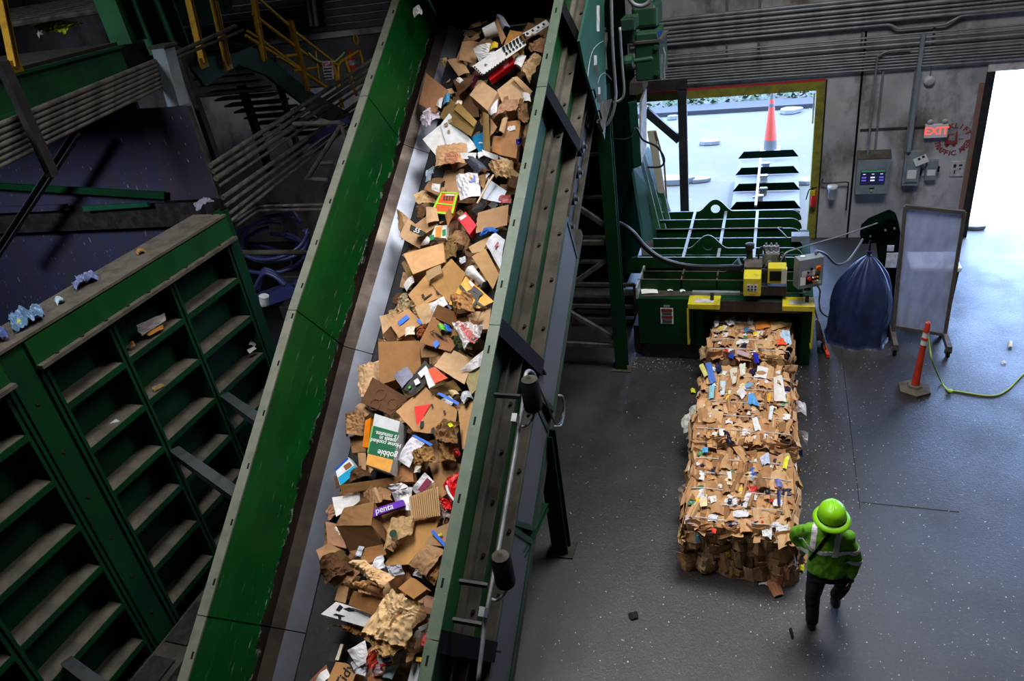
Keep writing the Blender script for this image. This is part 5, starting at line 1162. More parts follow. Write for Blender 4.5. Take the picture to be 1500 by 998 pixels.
def hand(m, wrist, palm, fdir, side, curl=.8, s=1.0):
    wrist = V(wrist); palm = V(palm); fd = V(fdir).normalized(); sd = V(side).normalized(); nn = fd.cross(sd).normalized()
    limb(m, [wrist, palm], [.026 * s, .03 * s], 10, 3)
    m.box(palm + fd * .02, (.001, .001, .001))
    M = Matrix((sd, fd, nn)).transposed(); m.box(palm + fd * .025 * s, (.078 * s, .085 * s, .026 * s), M)
    for i, (o_, l) in enumerate(((-.029, .075), (-.01, .085), (.01, .08), (.029, .062))):
        p = palm + fd * .062 * s + sd * o_ * s; pts = [p]; d = fd.copy(); a = curl * (.8 + .12 * i)
        for seg in (.42, .33, .25):
            d = (d * math.cos(a * .6) + nn * math.sin(a * .6)).normalized(); pts.append(pts[-1] + d * l * seg * s * 1.05)
        m.tube(pts, [.0098 * s, .0095 * s, .0088 * s, .0075 * s], 8); ball(m, pts[-1], .0076 * s, n=6)
    p = palm + sd * -.036 * s + fd * .0; pts = [p, p + (sd * -.6 + fd * .7 + nn * .25).normalized() * .036 * s, p + (sd * -.45 + fd * .9 + nn * .5).normalized() * .066 * s]
    m.tube(pts, [.0125 * s, .011 * s, .009 * s], 8); ball(m, pts[-1], .009 * s, n=6)
J = dict(pel=(.645, 5.775, .95), hL=(.565, 5.775, .93), kL=(.545, 5.80, .5), aL=(.56, 5.835, .1), hR=(.725, 5.775, .93), kR=(.835, 5.95, .57), aR=(.80, 6.1, .2),
         ch=(.625, 5.80, 1.32), nk=(.635, 5.79, 1.5), hd=(.64, 5.775, 1.67), sL=(.46, 5.805, 1.42), eL=(.345, 5.95, 1.2), wL=(.425, 5.92, 1.0), sR=(.805, 5.775, 1.41), eR=(.885, 5.79, 1.13), wR=(.872, 5.755, .9))
J = {k: V(v) for k, v in J.items()}
# body, one continuous skin
m = MB()
loft(m, [(J['pel'] + V((0, 0, -.06)), .14, .09, 0, .9), (J['pel'], .15, .1, 0, .9), ((.637, 5.78, 1.1), .125, .09, 0, .9), (J['ch'], .15, .105, 0, .85), ((.63, 5.795, 1.43), .13, .08, 0, .9), ((.633, 5.79, 1.48), .065, .06, 0, 1)])
limb(m, [(.633, 5.79, 1.45), J['nk'], (.638, 5.785, 1.58)], [.062, .056, .055])
limb(m, [J['hL'], J['kL'], J['aL']], [.085, .055, .038]); limb(m, [J['hR'], J['kR'], J['aR']], [.085, .055, .038])
limb(m, [J['sL'], J['eL'], J['wL']], [.05, .038, .026]); limb(m, [J['sR'], J['eR'], J['wR']], [.05, .038, .026])
limb(m, [J['aL'], J['aL'] + V((-.005, .13, -.05))], [.035, .03]); limb(m, [J['aR'], J['aR'] + V((.01, .12, -.06))], [.035, .03])
ball(m, J['hd'] + V((0, 0, .005)), .098, (.78, .98, 1.14)); ball(m, J['hd'] + V((0, .045, -.06)), .05, (.9, .9, .8))
m.tube([J['hd'] + V((0, .092, .02)), J['hd'] + V((0, .112, -.018)), J['hd'] + V((0, .098, -.026))], [.01, .016, .012], 8)
for s in (-1, 1): ball(m, J['hd'] + V((s * .078, 0, -.01)), .028, (.35, .7, 1.15), 8)
hand(m, J['wL'], J['wL'] + V((-.012, .02, -.055)), (-.15, .3, -.9), (.5, .8, 0), .75); hand(m, J['wR'], J['wR'] + V((.0, .01, -.055)), (0, .15, -1), (-.2, -.9, 0), .6)
body = blob(m, 'body', 'skin', man, .0065, 3)
for s in (-1, 1):
    m = MB(); ball(m, J['hd'] + V((s * .032, .083, .012)), .0125, n=8); m.build('eye', 'white', body, smooth=True)
    m = MB(); m.beam(J['hd'] + V((s * .018, .094, .032)), J['hd'] + V((s * .046, .084, .032)), .007, .006); m.build('eyebrow', 'hair', body)
m = MB(); m.tube(spline([J['hd'] + V((-.024, .088, -.052)), J['hd'] + V((0, .096, -.05)), J['hd'] + V((.024, .088, -.052))], 4), .005, 6); m.build('mouth', 'print_brown', body)
m = MB(); ball(m, J['hd'] + V((0, -.014, .012)), .1, (.83, .93, 1.1)); hr = m.build('hair', 'hair', man, smooth=True)
bm = bmesh.new(); bm.from_mesh(hr.data); bmesh.ops.delete(bm, geom=[v for v in bm.verts if v.co.y > .035 or v.co.z < -.09], context='VERTS'); bm.to_mesh(hr.data); bm.free()
# shirt
m = MB()
loft(m, [((.642, 5.775, .93), .185, .135, 0, .95), ((.64, 5.778, 1.02), .182, .13, 0, .95), ((.636, 5.785, 1.14), .172, .125, 0, .9), ((.628, 5.795, 1.3), .198, .138, 0, .85), ((.63, 5.795, 1.39), .195, .12, 0, .85), ((.633, 5.79, 1.46), .14, .085, 0, .9), ((.635, 5.79, 1.5), .075, .07, 0, 1)])
limb(m, [J['sL'] + V((.03, 0, -.01)), (J['sL'] + J['eL']) / 2, J['eL'], J['eL'].lerp(J['wL'], .6), J['wL'] + V((0, 0, .02))], [.078, .074, .066, .054, .042])
limb(m, [J['sR'] + V((-.03, 0, -.01)), (J['sR'] + J['eR']) / 2, J['eR'], J['eR'].lerp(J['wR'], .6), J['wR'] + V((0, 0, .02))], [.078, .076, .068, .06, .044])
limb(m, [J['sL'], J['ch'] + V((-.06, 0, .08))], [.07, .08]); limb(m, [J['sR'], J['ch'] + V((.06, 0, .08))], [.07, .08])
shirt = blob(m, 'shirt', 'shirt', man, .012, 7, .010, 11)
m = MB(); m.lathe([(.072, 0), (.078, .02), (.068, .045), (.062, .045), (.06, 0)], (.635, 5.79, 1.475), (0, .1, 1), 20); m.build('collar', 'shirt', shirt, smooth=True)
# trousers
m = MB()
loft(m, [((.645, 5.775, .84), .165, .115, 0, .9), ((.645, 5.775, .93), .17, .12, 0, .9), ((.642, 5.776, 1.0), .158, .112, 0, .9)])
limb(m, [J['hL'] + V((0, 0, -.04)), J['hL'].lerp(J['kL'], .5), J['kL'], J['kL'].lerp(J['aL'], .5), J['aL'] + V((0, 0, .0))], [.1, .092, .076, .07, .068])
limb(m, [J['hR'] + V((0, 0, -.04)), J['hR'].lerp(J['kR'], .5), J['kR'], J['kR'].lerp(J['aR'], .5), J['aR'] + V((0, 0, .04))], [.1, .092, .078, .07, .065])
tr = blob(m, 'trousers', 'trousers', man, .012, 6, .010, 9)
for a in (J['aL'], J['aR']):
    f = V((-.01, 1, 0)).normalized() if a is J['aL'] else V((.05, .92, -.38)).normalized(); up = V((0, 0, 1)) if a is J['aL'] else V((0, .38, .92)); sd = f.cross(up).normalized()
    b0 = a + V((0, 0, 0)) - up * (a.z - .0 if a is J['aL'] else .1)
    m = MB(); n = 16; rings = []
    for (y0, y1, w, h) in ((-.07, .2, .052, 0.0), (-.07, .2, .054, .03), (-.065, .185, .05, .06), (-.06, .1, .045, .1), (-.055, .06, .046, .15)):
        for k in range(n):
            t = 2 * math.pi * k / n; cy = (y0 + y1) / 2; ly = (y1 - y0) / 2
            rings.append(b0 + f * (cy + ly * math.sin(t)) + sd * (w * math.cos(t)) + up * h)
    m.idx(rings, [(i * n + k, i * n + (k + 1) % n, (i + 1) * n + (k + 1) % n, (i + 1) * n + k) for i in range(4) for k in range(n)] + [tuple(range(n)), tuple(range(4 * n, 5 * n))]); m.build('boot', 'boot', man, smooth=True)
# work gloves over the hands
m = MB(); hand(m, J['wL'] + V((0, 0, -.01)), J['wL'] + V((-.012, .02, -.055)), (-.15, .3, -.9), (.5, .8, 0), .75, 1.12); blob(m, 'glove', 'glove', man, .006, 2)
m = MB(); hand(m, J['wR'] + V((0, 0, -.01)), J['wR'] + V((.0, .01, -.055)), (0, .15, -1), (-.2, -.9, 0), .6, 1.12); blob(m, 'glove', 'boot', man, .006, 2)
# hard hat with full brim
hc = V((F(1219, 752, 1.75).x, F(1219, 752, 1.75).y, 1.715)); hat = None
m = MB(); n = 40; vs = []
prof = [(1.0, 0.0), (1.0, .03), (.97, .06), (.88, .095), (.7, .125), (.45, .143), (.2, .15), (.02, .151)]
for r, h in prof:
    for k in range(n):
        a = 2 * math.pi * k / n; rr = 1 + (.02 * max(0, math.cos(a * 2)) if False else 0); ridge = .006 * max(0, 1 - abs(math.cos(a)) / .25) if r < .95 else 0
        vs.append(hc + V((.125 * r * rr * math.cos(a), .148 * r * math.sin(a), h + ridge)))
m.idx(vs, [(i * n + k, i * n + (k + 1) % n, (i + 1) * n + (k + 1) % n, (i + 1) * n + k) for i in range(len(prof) - 1) for k in range(n)] + [tuple(range((len(prof) - 1) * n, len(prof) * n))])
hat = m.build('hard_hat', 'hivis', man, smooth=True, label='lime hard hat shell')
m = MB(); vs = []
for (rx, ry, h) in ((.122, .145, .004), (.15, .178, -.012), (.17, .2, -.03), (.168, .198, -.038), (.148, .175, -.02), (.12, .143, -.004)):
    for k in range(n):
        a = 2 * math.pi * k / n; vs.append(hc + V((rx * math.cos(a), ry * math.sin(a), h)))
m.idx(vs, [(i * n + k, i * n + (k + 1) % n, ((i + 1) % 6) * n + (k + 1) % n, ((i + 1) % 6) * n + k) for i in range(6) for k in range(n)]); m.build('brim', 'hivis', hat, smooth=True)
m = MB(); m.tube([hc + V((.127 * math.cos(a), .15 * math.sin(a), .003)) for a in [2 * math.pi * k / 40 for k in range(40)]], .0045, 6, closed=True); m.build('rim_shade_line', 'black', hat)  # black line paints the shadow in the groove above the brim
m = MB()
for k in range(3): 
    x = (k - 1) * .035; m.tube([hc + V((x, -.13 + .05 * i + (.0), .148 * math.sqrt(max(0, 1 - ((-.13 + .05 * i) / .155) ** 2 - (x / .14) ** 2)) + .001)) for i in range(6)], .007, 6)
m.build('shell_ridge', 'hivis', hat, smooth=True)
# reflective tape and sling, lying on the shirt surface
bpy.context.view_layer.update()
off = ORG[shirt.name]; bv = BVHTree.FromPolygons([v.co + off for v in shirt.data.vertices], [tuple(p.vertices) for p in shirt.data.polygons])
def ribbon(pts, w, name, mt, lift=.004, wdir=None):
    P = []
    for p in pts:
        loc, nn, _, _ = bv.find_nearest(V(p)); P.append((loc, nn))
    m = MB(); vs = []; k = len(P)
    for i, (p, nn) in enumerate(P):
        t = (P[min(i + 1, k - 1)][0] - P[max(i - 1, 0)][0]).normalized(); sd = t.cross(nn).normalized()
        for a in (-.5, 0, .5):
            q = p + sd * w * a; l2, n2, _, _ = bv.find_nearest(q); vs.append(l2 + n2 * lift)
        for a in (.5, 0, -.5):
            q = p + sd * w * a; l2, n2, _, _ = bv.find_nearest(q); vs.append(l2 + n2 * (lift - .006))
    m.idx(vs, [(i * 6 + a, i * 6 + (a + 1) % 6, (i + 1) * 6 + (a + 1) % 6, (i + 1) * 6 + a) for i in range(k - 1) for a in range(6)] + [(0, 1, 2, 3, 4, 5), tuple((k - 1) * 6 + a for a in range(5, -1, -1))])
    m.build(name, mt, shirt, smooth=False)
def onshirt(px, py):
    w = ray(px, py).normalized(); h = bv.ray_cast(CAMP, w); return h[0] if h[0] else CAMP + w * 8.2
def seg(a, b, n=12): return [V(a).lerp(V(b), i / n) for i in range(n + 1)]
def pxs(*pp):
    out = []
    for (a, b), (c, d) in zip(pp[:-1], pp[1:]):
        for i in range(8): out.append(onshirt(a + (c - a) * i / 8, b + (d - b) * i / 8))
    return out + [onshirt(*pp[-1])]
for px0, px1, y0, y1 in ((1195, 1189, 767, 808), (1230, 1223, 777, 817)):
    q = pxs((px0, y0), ((px0 + px1) / 2, (y0 + y1) / 2), (px1, y1)); x = q[0].x
    fr = [V((x, 5.79, 1.52)), V((x, 5.9, 1.45)), V((x, 5.96, 1.3)), V((x, 5.96, 1.1))]
    ribbon([p for a, b in zip(fr[::-1][:-1], fr[::-1][1:]) for p in seg(a, b, 5)] + q, .055, 'reflective_stripe', 'reflect')
zz = onshirt(1210, 812).z
ribbon([V((.637 + .25 * math.cos(a), 5.78 + .2 * math.sin(a), zz)) for a in [2 * math.pi * k / 48 for k in range(49)]], .05, 'reflective_stripe', 'reflect')
def armband(a, b, u):
    c = J[a].lerp(J[b], u); z = (J[b] - J[a]).normalized(); x = z.cross(V((0, 1, 0))).normalized(); y = z.cross(x)
    ribbon([c + (x * math.cos(t) + y * math.sin(t)) * .1 for t in [2 * math.pi * k / 20 for k in range(21)]], .045, 'reflective_stripe', 'reflect')
armband('eR', 'wR', .12); armband('eL', 'wL', .7)
q = pxs((1225, 772), (1205, 795), (1186, 820)); ribbon([V((.72, 5.9, 1.4)), V((.7, 5.84, 1.48))] + q, .028, 'sling_strap', 'black', .008)
# ------------------------------------------------------------------ left: ribbed bunker wall
XB = -6.75; ZT = 4.12
bk = thing('bunker_wall', (XB, 5.6, 0), 'long dark green ribbed steel bunker wall left of the conveyor', 'bunker wall')
def wb(px, py, x=XB): return WX(px, py, x)
# bays: verticals given by where they cross the upper edge; horizontals evenly spaced shelves
yv = [-1.2, 1.9, 4.12]       # panel joints along Y
def panel(y0, y1, cols, rows, nm):
    m = MB(); m.bx(XB - .32, XB - .28, y0, y1, 0, ZT - .25); p = m.build('panel_sheet', 'green_deep', bk, label=nm)
    for y in cols:
        m = MB(); m.bx(XB - .28, XB, y - .012, y + .012, .0, ZT - .25); m.bx(XB - .01, XB, y - .05, y + .05, 0, ZT - .25); m.build('post', 'green_deep', bk)
    for z in rows:
        for a, b in zip(cols[:-1], cols[1:]):
            m = MB(); m.bx(XB - .28, XB - .01, a + .05, b - .05, z - .012, z + .0); s = m.build('rib_shelf', 'dusty_rib', bk, label='dust-covered rib shelf')
            m = MB(); m.bx(XB - .012, XB + .0, a + .05, b - .05, z - .07, z + .003); m.build('rib_lip', 'green_deep', s)
c1 = [4.42, 5.32, 6.32, 7.45]
rows1 = [.3, .92, 1.52, 2.12, 2.72, 3.3]
panel(4.36, 7.5, c1, rows1, 'dark green sheet of the far panel')
c0 = [.6, 1.7, 2.85, 4.0]
panel(.5, 4.06, c0, rows1, 'dark green sheet of the near panel')
m = MB(); m.bx(XB - .5, XB + .02, .4, 4.05, ZT - .0, ZT + .03); m.bx(XB - .5, XB + .02, 4.2, 7.55, ZT - .0, ZT + .03); m.bx(XB - .5, XB + .02, 4.05, 4.2, ZT, ZT + .03); m.build('top_plate', 'dusty_rib', bk, label='dusty flat top plate')
m = MB(); m.bx(XB - .02, XB + .02, .4, 4.06, ZT - .28, ZT - .02); m.bx(XB - .02, XB + .02, 4.36, 7.55, ZT - .28, ZT - .02); m.build('top_rail', 'green', bk)
m = MB(); m.bx(XB - .02, XB + .09, .4, 4.06, ZT - .32, ZT - .28); m.bx(XB - .02, XB + .09, 4.36, 7.55, ZT - .32, ZT - .28); f = m.build('top_ledge', 'dusty_rib', bk)
for k in range(9):
    y = 4.6 + k * .33; m = MB(); m.cyl((XB + .04, y, ZT - .28), (XB + .04, y, ZT - .265), .02, n=6); m.build('bolt', 'black_steel', f)
m = MB(); m.ibeam((XB - .12, 4.21, 0), (XB - .12, 4.21, ZT - .02), .26, .22, .02, (1, 0, 0)); pst = m.build('main_post', 'green_deep', bk)
for k in range(6):
    m = MB(); m.cyl((XB - .02, 4.2, .5 + k * .6), (XB + .0, 4.2, .5 + k * .6), .022, n=6); m.build('bolt', 'black_steel', pst)
m = MB(); m.ibeam((XB - .1, 7.6, 0), (XB - .1, 7.6, ZT + .05), .16, .14, .014, (1, 0, 0)); m.build('end_post', 'green_deep', bk)
# floor ledge with toothed cover along the foot
m = MB(); m.bx(XB + .05, XB + .5, .2, 7.5, 0, .1)
t = m.build('floor_ledge', 'dusty', label='brown dusty kerb strip on the floor at the foot of the bunker wall', cat='kerb strip')
m = MB()
for k in range(9): m.bx(XB + .5, XB + .62, 1.0 + k * .8, 1.35 + k * .8, 0, .06); m.bx(XB + .1, XB + .42, .9 + k * .8, 1.5 + k * .8, .1, .13)
m.build('toothed_cover', 'black_steel', t)
# bracing struts from bunker wall to conveyor
for (p0, p1, x0, lab) in (((257, 662), (350, 728), XB + .02, 'grey steel strut bracing the bunker wall to the conveyor, middle one'), ((330, 582), (395, 628), XB + .02, 'short grey steel strut behind the middle one, highest in view'), ((100, 972), (190, 1040), XB + .02, 'grey steel strut at the bottom left corner of the view')):
    a = WX(*p0, x0); b = WX(*p1, XL - .15 if p0[0] > 200 else XL - .4); m = MB(); m.chan(a, b, .12, .1, .012); t = m.build('strut', 'grey_dark', label=lab, cat='strut')
# scraps resting on the rib shelves
def scrap(quad, x, cl, nm, lab, cr=.03, mt='paper'):
    m = MB(); m.col = cl; m.patch([WX(px, py, x + dx) for (px, py), dx in zip(quad, (-.06, -.02, .04, .0))], 6, 6, .01, cr, 14, .003, (.7, 0, .7), .01, quad[0][0]); m.build(nm, mt, label=lab, cat='scrap')
scrap(((199, 478), (240, 460), (243, 470), (208, 492)), XB - .1, srgb(165, 160, 160), 'torn_magazine', 'torn printed magazine lying on a rib shelf high on the bunker wall', .04)
scrap(((214, 490), (238, 476), (240, 482), (218, 493)), XB - .05, srgb(165, 110, 50), 'paper_scrap', 'orange-brown scrap under the torn magazine on the rib shelf')
scrap(((369, 495), (378, 498), (373, 508), (364, 505)), XB - .15, srgb(185, 190, 198), 'plastic_cup', 'small white container on a rib shelf near the conveyor edge', .02)
scrap(((361, 513), (372, 508), (376, 511), (366, 518)), XB - .08, srgb(180, 180, 178), 'paper_scrap', 'white card below the small white container on the rib shelf', .01)
scrap(((160, 621), (170, 614), (176, 617), (166, 625)), XB - .1, srgb(170, 175, 180), 'paper_scrap', 'small white scrap alone on a rib shelf in the middle of the bunker wall', .01)
scrap(((190, 502), (196, 500), (198, 507), (192, 510)), XB - .1, srgb(150, 110, 60), 'cardboard_scrap', 'tiny brown scrap at the left end of the magazine shelf', .02)
scrap(((222, 568), (238, 562), (240, 566), (226, 575)), XB - .05, srgb(125, 105, 70), 'cardboard_scrap', 'brown torn scrap at the left end of the shelf below the magazine', .03)
def topscrap(quad, cl, nm, lab, cr=.05, mt='paper'):
    cr *= .7; m = MB(); m.col = cl; m.patch([F(px, py, ZT + .04) for px, py in quad], 18, 18, .04, cr, 11, .004, (0, 0, 1), .03, quad[0][0]); m.build(nm, mt, label=lab, cat='scrap')
topscrap(((284, 300), (308, 292), (314, 297), (290, 310)), srgb(130, 130, 145), 'paper_scrap', 'flat grey sheet at the far end of the bunker wall top')
topscrap(((200, 372), (212, 366), (213, 370), (203, 374)), srgb(150, 115, 70), 'cardboard_scrap', 'small brown scrap on the bunker wall top, beyond the middle', .02)
topscrap(((15, 470), (60, 452), (66, 470), (22, 490)), srgb(95, 130, 165), 'plastic_film', 'crumpled light blue plastic film heaped on the near end of the bunker wall top', .16, 'gloss_paper')
topscrap(((26, 478), (36, 470), (38, 480), (28, 486)), srgb(190, 190, 60), 'plastic_wrapper', 'yellow-green wrapper among the crumpled blue film', .1, 'gloss_paper')
topscrap(((108, 418), (138, 402), (146, 408), (114, 428)), srgb(105, 115, 160), 'plastic_film', 'crumpled violet-blue plastic film on the middle of the bunker wall top', .12, 'gloss_paper')
topscrap(((80, 444), (92, 438), (95, 443), (84, 448)), srgb(160, 185, 200), 'plastic_film', 'small white plastic ball between the two heaps of blue film', .06, 'gloss_paper')
topscrap(((-20, 494), (10, 484), (14, 498), (-16, 506)), srgb(75, 90, 150), 'plastic_film', 'dark blue plastic film at the left edge on the bunker wall top', .12, 'gloss_paper')
# dark blue hopper sheets beyond the bunker
YH = 8.3
hb = thing('sorting_hopper', (-9, YH, 0), 'large scratched dark blue steel hopper behind the bunker wall', 'hopper')
def hpoly(pp, y, d, nm, mt): m = MB(); m.prism([WY(px, py, y) for px, py in pp], (0, d, 0)); return m.build(nm, mt, hb)
hpoly(((200, 160), (277, 156), (322, 290), (246, 294), (240, 280)), YH, .05, 'end_sheet', 'end_panel')
hpoly(((-60, 200), (198, 150), (246, 296), (-40, 312)), YH + .12, .05, 'side_sheet', 'blue_panel')
m = MB(); m.beam(WY(277, 156, YH - .01), WY(322, 290, YH - .01), .03, .05, (0, 1, 0)); m.build('sheet_edge', 'dusty', hb)
hpoly(((-60, 312), (290, 296), (300, 330), (-60, 345)), YH + .1, .1, 'ledge_beam', 'black_steel')
hpoly(((-60, 335), (300, 318), (200, 400), (-60, 520)), YH + .3, .05, 'lower_sheet', 'blue_panel')
hpoly(((-30, 305), (95, 300), (100, 308), (-30, 314)), YH - .02, .05, 'slot_cover', 'blue_panel'); hpoly(((120, 303), (215, 297), (218, 303), (122, 310)), YH - .02, .05, 'slot_cover', 'teal_green')
hpoly(((-20, 268), (240, 282), (240, 292), (-20, 276)), YH - .1, .04, 'green_stay', 'green_deep')
m = MB(); m.chan(WY(112, 195, YH - .5), WY(-6, 375, YH - .5), .1, .1, .012); m.build('steel_brace', 'grey_dark', label='grey diagonal steel brace in front of the dark blue hopper', cat='brace')
# ------------------------------------------------------------------ pipe racks
def rack(ends0, ends1, x0, x1, radii, labs, cat='pipe', grp=None, mt='conduit_dusty', y0=None):
    for (a, b, r, lab) in zip(ends0, ends1, radii, labs):
        m = MB(); m.cyl(WX(*a, x0), WX(*b, x1), r, n=10); t = m.build('conduit', mt, smooth=False, label=lab, cat='pipe', group=grp); smooth_angle(t, 50)
n = 7; o7 = ['topmost', 'second', 'third', 'fourth', 'fifth', 'sixth', 'lowest']
rack([(-25, 193 + 10.5 * k) for k in range(n)], [(236, 86 + 6.8 * k) for k in range(n)], -7.1, -7.4, [.03, .028, .026, .03, .024, .022, .022], ['%s dusty conduit%s of the rack crossing the dark blue hopper' % (o, '' if o in ('topmost', 'lowest') else ' from the top') for o in o7], grp='conduits across the dark blue hopper')
n = 5
rack([(250, 82), (256, 86)], [(345, 38), (356, 44)], -7.6, -7.6, [.028, .022], ['upper of two dusty conduits running on beyond the grey post', 'lower of two dusty conduits running on beyond the grey post'])
ra = [(308, 243), (312, 252), (316, 262), (322, 272), (326, 290), (330, 302), (335, 314), (338, 324)]
rb = [(548, 86), (551, 95), (552, 103), (554, 112), (540, 140), (538, 150), (534, 160), (530, 170)]
oo = ['topmost', 'second', 'third', 'fourth', 'fifth', 'sixth', 'seventh', 'lowest']
rack(ra, rb, -7.2, -7.2, [.035, .03, .04, .022, .035, .03, .026, .026], ['%s dusty conduit%s of the long rack climbing past the conveyor' % (o, '' if o in ('topmost', 'lowest') else ' from the top') for o in oo], grp='conduits of the long rack')
for k, (q, lab) in enumerate(((((337, 330), (372, 306), (388, 302), (480, 300)), 'upper'), ((( 338, 338), (374, 312), (390, 308), (478, 307)), 'lower'))):
    m = MB(); m.tube(spline([WY(px, py, 9.0) for px, py in q], 6), .022, 8); m.build('conduit', 'conduit_dusty', smooth=True, label=lab + ' of two dusty conduits bending level behind the conveyor edge', cat='pipe')
m = MB(); m.cyl(WY(355, 370, 8.8), WY(455, 370, 8.8), .04, n=10); m.build('steel_tube', 'dusty', label='level dusty tube in front of the coiled blue hoses', cat='pipe')
m = MB()
for a, b in (((430, 182), (500, 180)), ((502, 180), (450, 262)), ((448, 262), (480, 264)), ((500, 180), (506, 205)), ((470, 240), (490, 238))): m.cyl(WY(*a, 9.4), WY(*b, 9.4), .035, n=8)
m.build('support_frame', 'conduit_dusty', label='bent dark tube frame holding up the long conduit rack', cat='frame')
m = MB(); m.chan(WX(2, 90, -7.0), WX(78, 258, -7.0), .1, .08, .01); m.build('rack_hanger', 'black_steel', label='black upright strut clamping the left conduit rack', cat='hanger')
m = MB(); m.chan(WX(265, 85, -7.5), WX(318, 235, -7.5), .1, .08, .01); m.build('rack_hanger', 'black_steel', label='black upright strut between grey post and long rack', cat='hanger')
m = MB(); m.chan(WX(398, 85, -8.2), WX(440, 230, -8.2), .1, .08, .01); m.build('rack_hanger', 'grey_dark', label='dark upright strut under the stair', cat='hanger')
m = MB(); m.chan(WX(352, 120, -8.6), WX(395, 250, -8.6), .13, .1, .01); m.build('stair_column', 'green_deep', label='dark green column under the stair landing', cat='column')
t = thing('grey_post', WX(255, 150, -7.3), 'pale grey square post between the two conduit racks', 'post')
m = MB(); m.beam(WX(238, 68, -7.3), WX(262, 155, -7.3), .2, .2, (0, 1, 0)); m.build('post_body', 'grey_paint', t, bevel=.01)
m = MB(); q = WX(238, 68, -7.3); m.box(q + V((0, 0, .01)), (.28, .24, .03)); m.build('cap_plate', 'dusty', t)
# coiled hoses
cc = [((395, 342), .56), ((402, 352), .5), ((392, 366), .62), ((398, 358), .4), ((386, 378), .5)]
for k, ((px, py), r) in enumerate(cc):
    c = WY(px, py, 9.6 + k * .15); m = MB(); a0 = 0.3 + k * .4
    m.tube([c + V((r * math.cos(a0 + t * 5.9 / 24), .25 * math.sin(a0 * 2 + t * .3), r * .75 * math.sin(a0 + t * 5.9 / 24))) for t in range(25)], .035, 8)
    m.build('coiled_hose', 'blue_hose', smooth=True, label='loop of dark blue hose coiled behind the conveyor, %s' % ['uppermost', 'second from the top', 'widest loop', 'smallest loop', 'lowest loop'][k], cat='hose', group='coiled blue hoses')
c = WY(385, 440, 8.2); m = MB(); m.lathe([(.06, 0), (.07, .02), (.07, .14), (.075, .16)], c - V((0, 0, .08)), (.3, 0, 1), 14); m.build('plastic_tub', 'white_dirty', label='small white plastic tub among dark hoses beside the conveyor', cat='tub')
for k in range(3):
    m = MB(); m.tube(spline([WY(px, py, 8.6 + .2 * k) for px, py in ((372 + 4 * k, 425), (385, 402 - 3 * k), (400, 404 - 3 * k), (418, 418 - 2 * k))], 6), .03, 8); m.build('blue_hose', 'blue_hose', smooth=True, label='short dark blue hose arching near the white cap, %s' % ['front', 'middle', 'back'][k], cat='hose')
m = MB(); m.bx(-8.2, -5.6, 9.7, 10.6, 0, 1.6); m.bx(-8.2, -5.6, 9.9, 10.2, 1.9, 2.1)
m.build('pump_skid', 'black_steel', label='dark machine block behind the coiled hoses', cat='machine', bevel=.03)
m = MB(); m.beam(WY(380, 440, 8.9), WY(440, 420, 8.9), .22, .2); m.beam(WY(440, 214, 10.6), WY(505, 178, 10.6), .3, .1); m.build('blue_beam', 'blue_hose', label='dark blue beam half hidden under the long conduit rack', cat='beam')
# ------------------------------------------------------------------ upper left platform, stair, yellow rails
pf = thing('platform', WX(60, 100, -8), 'green steel platform with a dusty deck in the upper left corner', 'platform')
a = WX(-40, 118, -8); b = WX(172, 60, -8); a.z = b.z = (a.z + b.z) / 2
m = MB(); m.bx(-8.06, -8, 5.7, b.y, a.z - .42, a.z - .05); m.bx(-8.1, -7.93, 5.7, b.y, a.z - .07, a.z - .04); m.bx(-8.1, -7.93, 5.7, b.y, a.z - .44, a.z - .41); m.build('edge_beam', 'green_platform', pf)
m = MB(); m.bx(-13, -8.02, 5.7, b.y, a.z - .05, a.z); m.build('deck', 'dusty', pf)
zd = a.z
for k in range(8): 
    m = MB(); m.cyl((-14.5, 8.4 + k * .32, zd + .3 + .02 * k), (-9.5, 10.4 + k * .35, zd + .3 + .02 * k), .05, n=8); m.build('conduit', 'conduit_dusty', label='dim pipe over the platform deck, %s counting from the deck' % ordn[k].replace('topmost', 'first'), cat='pipe', group='dim pipes over the platform')
m = MB(); m.col = srgb(205, 240, 60); q = [F(px, py, zd + .05) for px, py in ((46, 42), (70, 31), (124, 36), (96, 50))]; m.patch(q, 24, 24, .06, .07, 7, .004, (0, 0, 1), .05, 3); t = m.build('safety_vest', 'paper', label='crumpled yellow-green safety vest lying on the platform deck', cat='vest')
m = MB(); m.col = W; q = [F(px, py, zd + .12) for px, py in ((54, 50), (64, 47), (67, 54), (58, 57))]; m.patch(q, 6, 6, .03, .05, 14, .004, (0, 0, 1)); m.build('reflective_band', 'gloss_paper', t)
# stout green columns
for pp, w, lab in ((((150, -40), (190, 62)), .35, 'broad green column at the platform end, left one'), (((205, -40), (250, 75)), .5, 'broad green column at the platform end, right one')):
    m = MB(); m.ibeam(WX(*pp[0], -8.3), WX(*pp[1], -8.3), w, .3, .03, (0, 1, 0)); m.build('column', 'green_platform', label=lab, cat='column')
m = MB(); m.prism([WX(px, py, -8.4) for px, py in ((250, -30), (345, -30), (340, 10), (300, 40), (255, 30))], (-.05, 0, 0)); m.build('gusset_plate', 'green_deep', label='dim green plate behind the yellow posts', cat='plate')
def post(p0, p1, x, lab, r=.045, grp=None):
    a = WX(*p0, x); b = WX(*p1, x); t = thing('railing_post', b, lab, 'railing post', grp)
    m = MB(); m.chan(b, a, .1, .06, .012, (0, 1, 0)); m.build('angle_bar', 'yellow_rail', t)
    m = MB(); m.box(b, (.03, .16, .14)); f = m.build('foot_plate', 'yellow_rail', t)
    m = MB(); m.cyl(b + V((.01, 0, 0)), b + V((.03, 0, 0)), .02, n=6); m.build('bolt', 'galv', f)
post((-4, -30), (22, 98), -7.95, 'yellow railing post with punched holes at the far left of the platform')
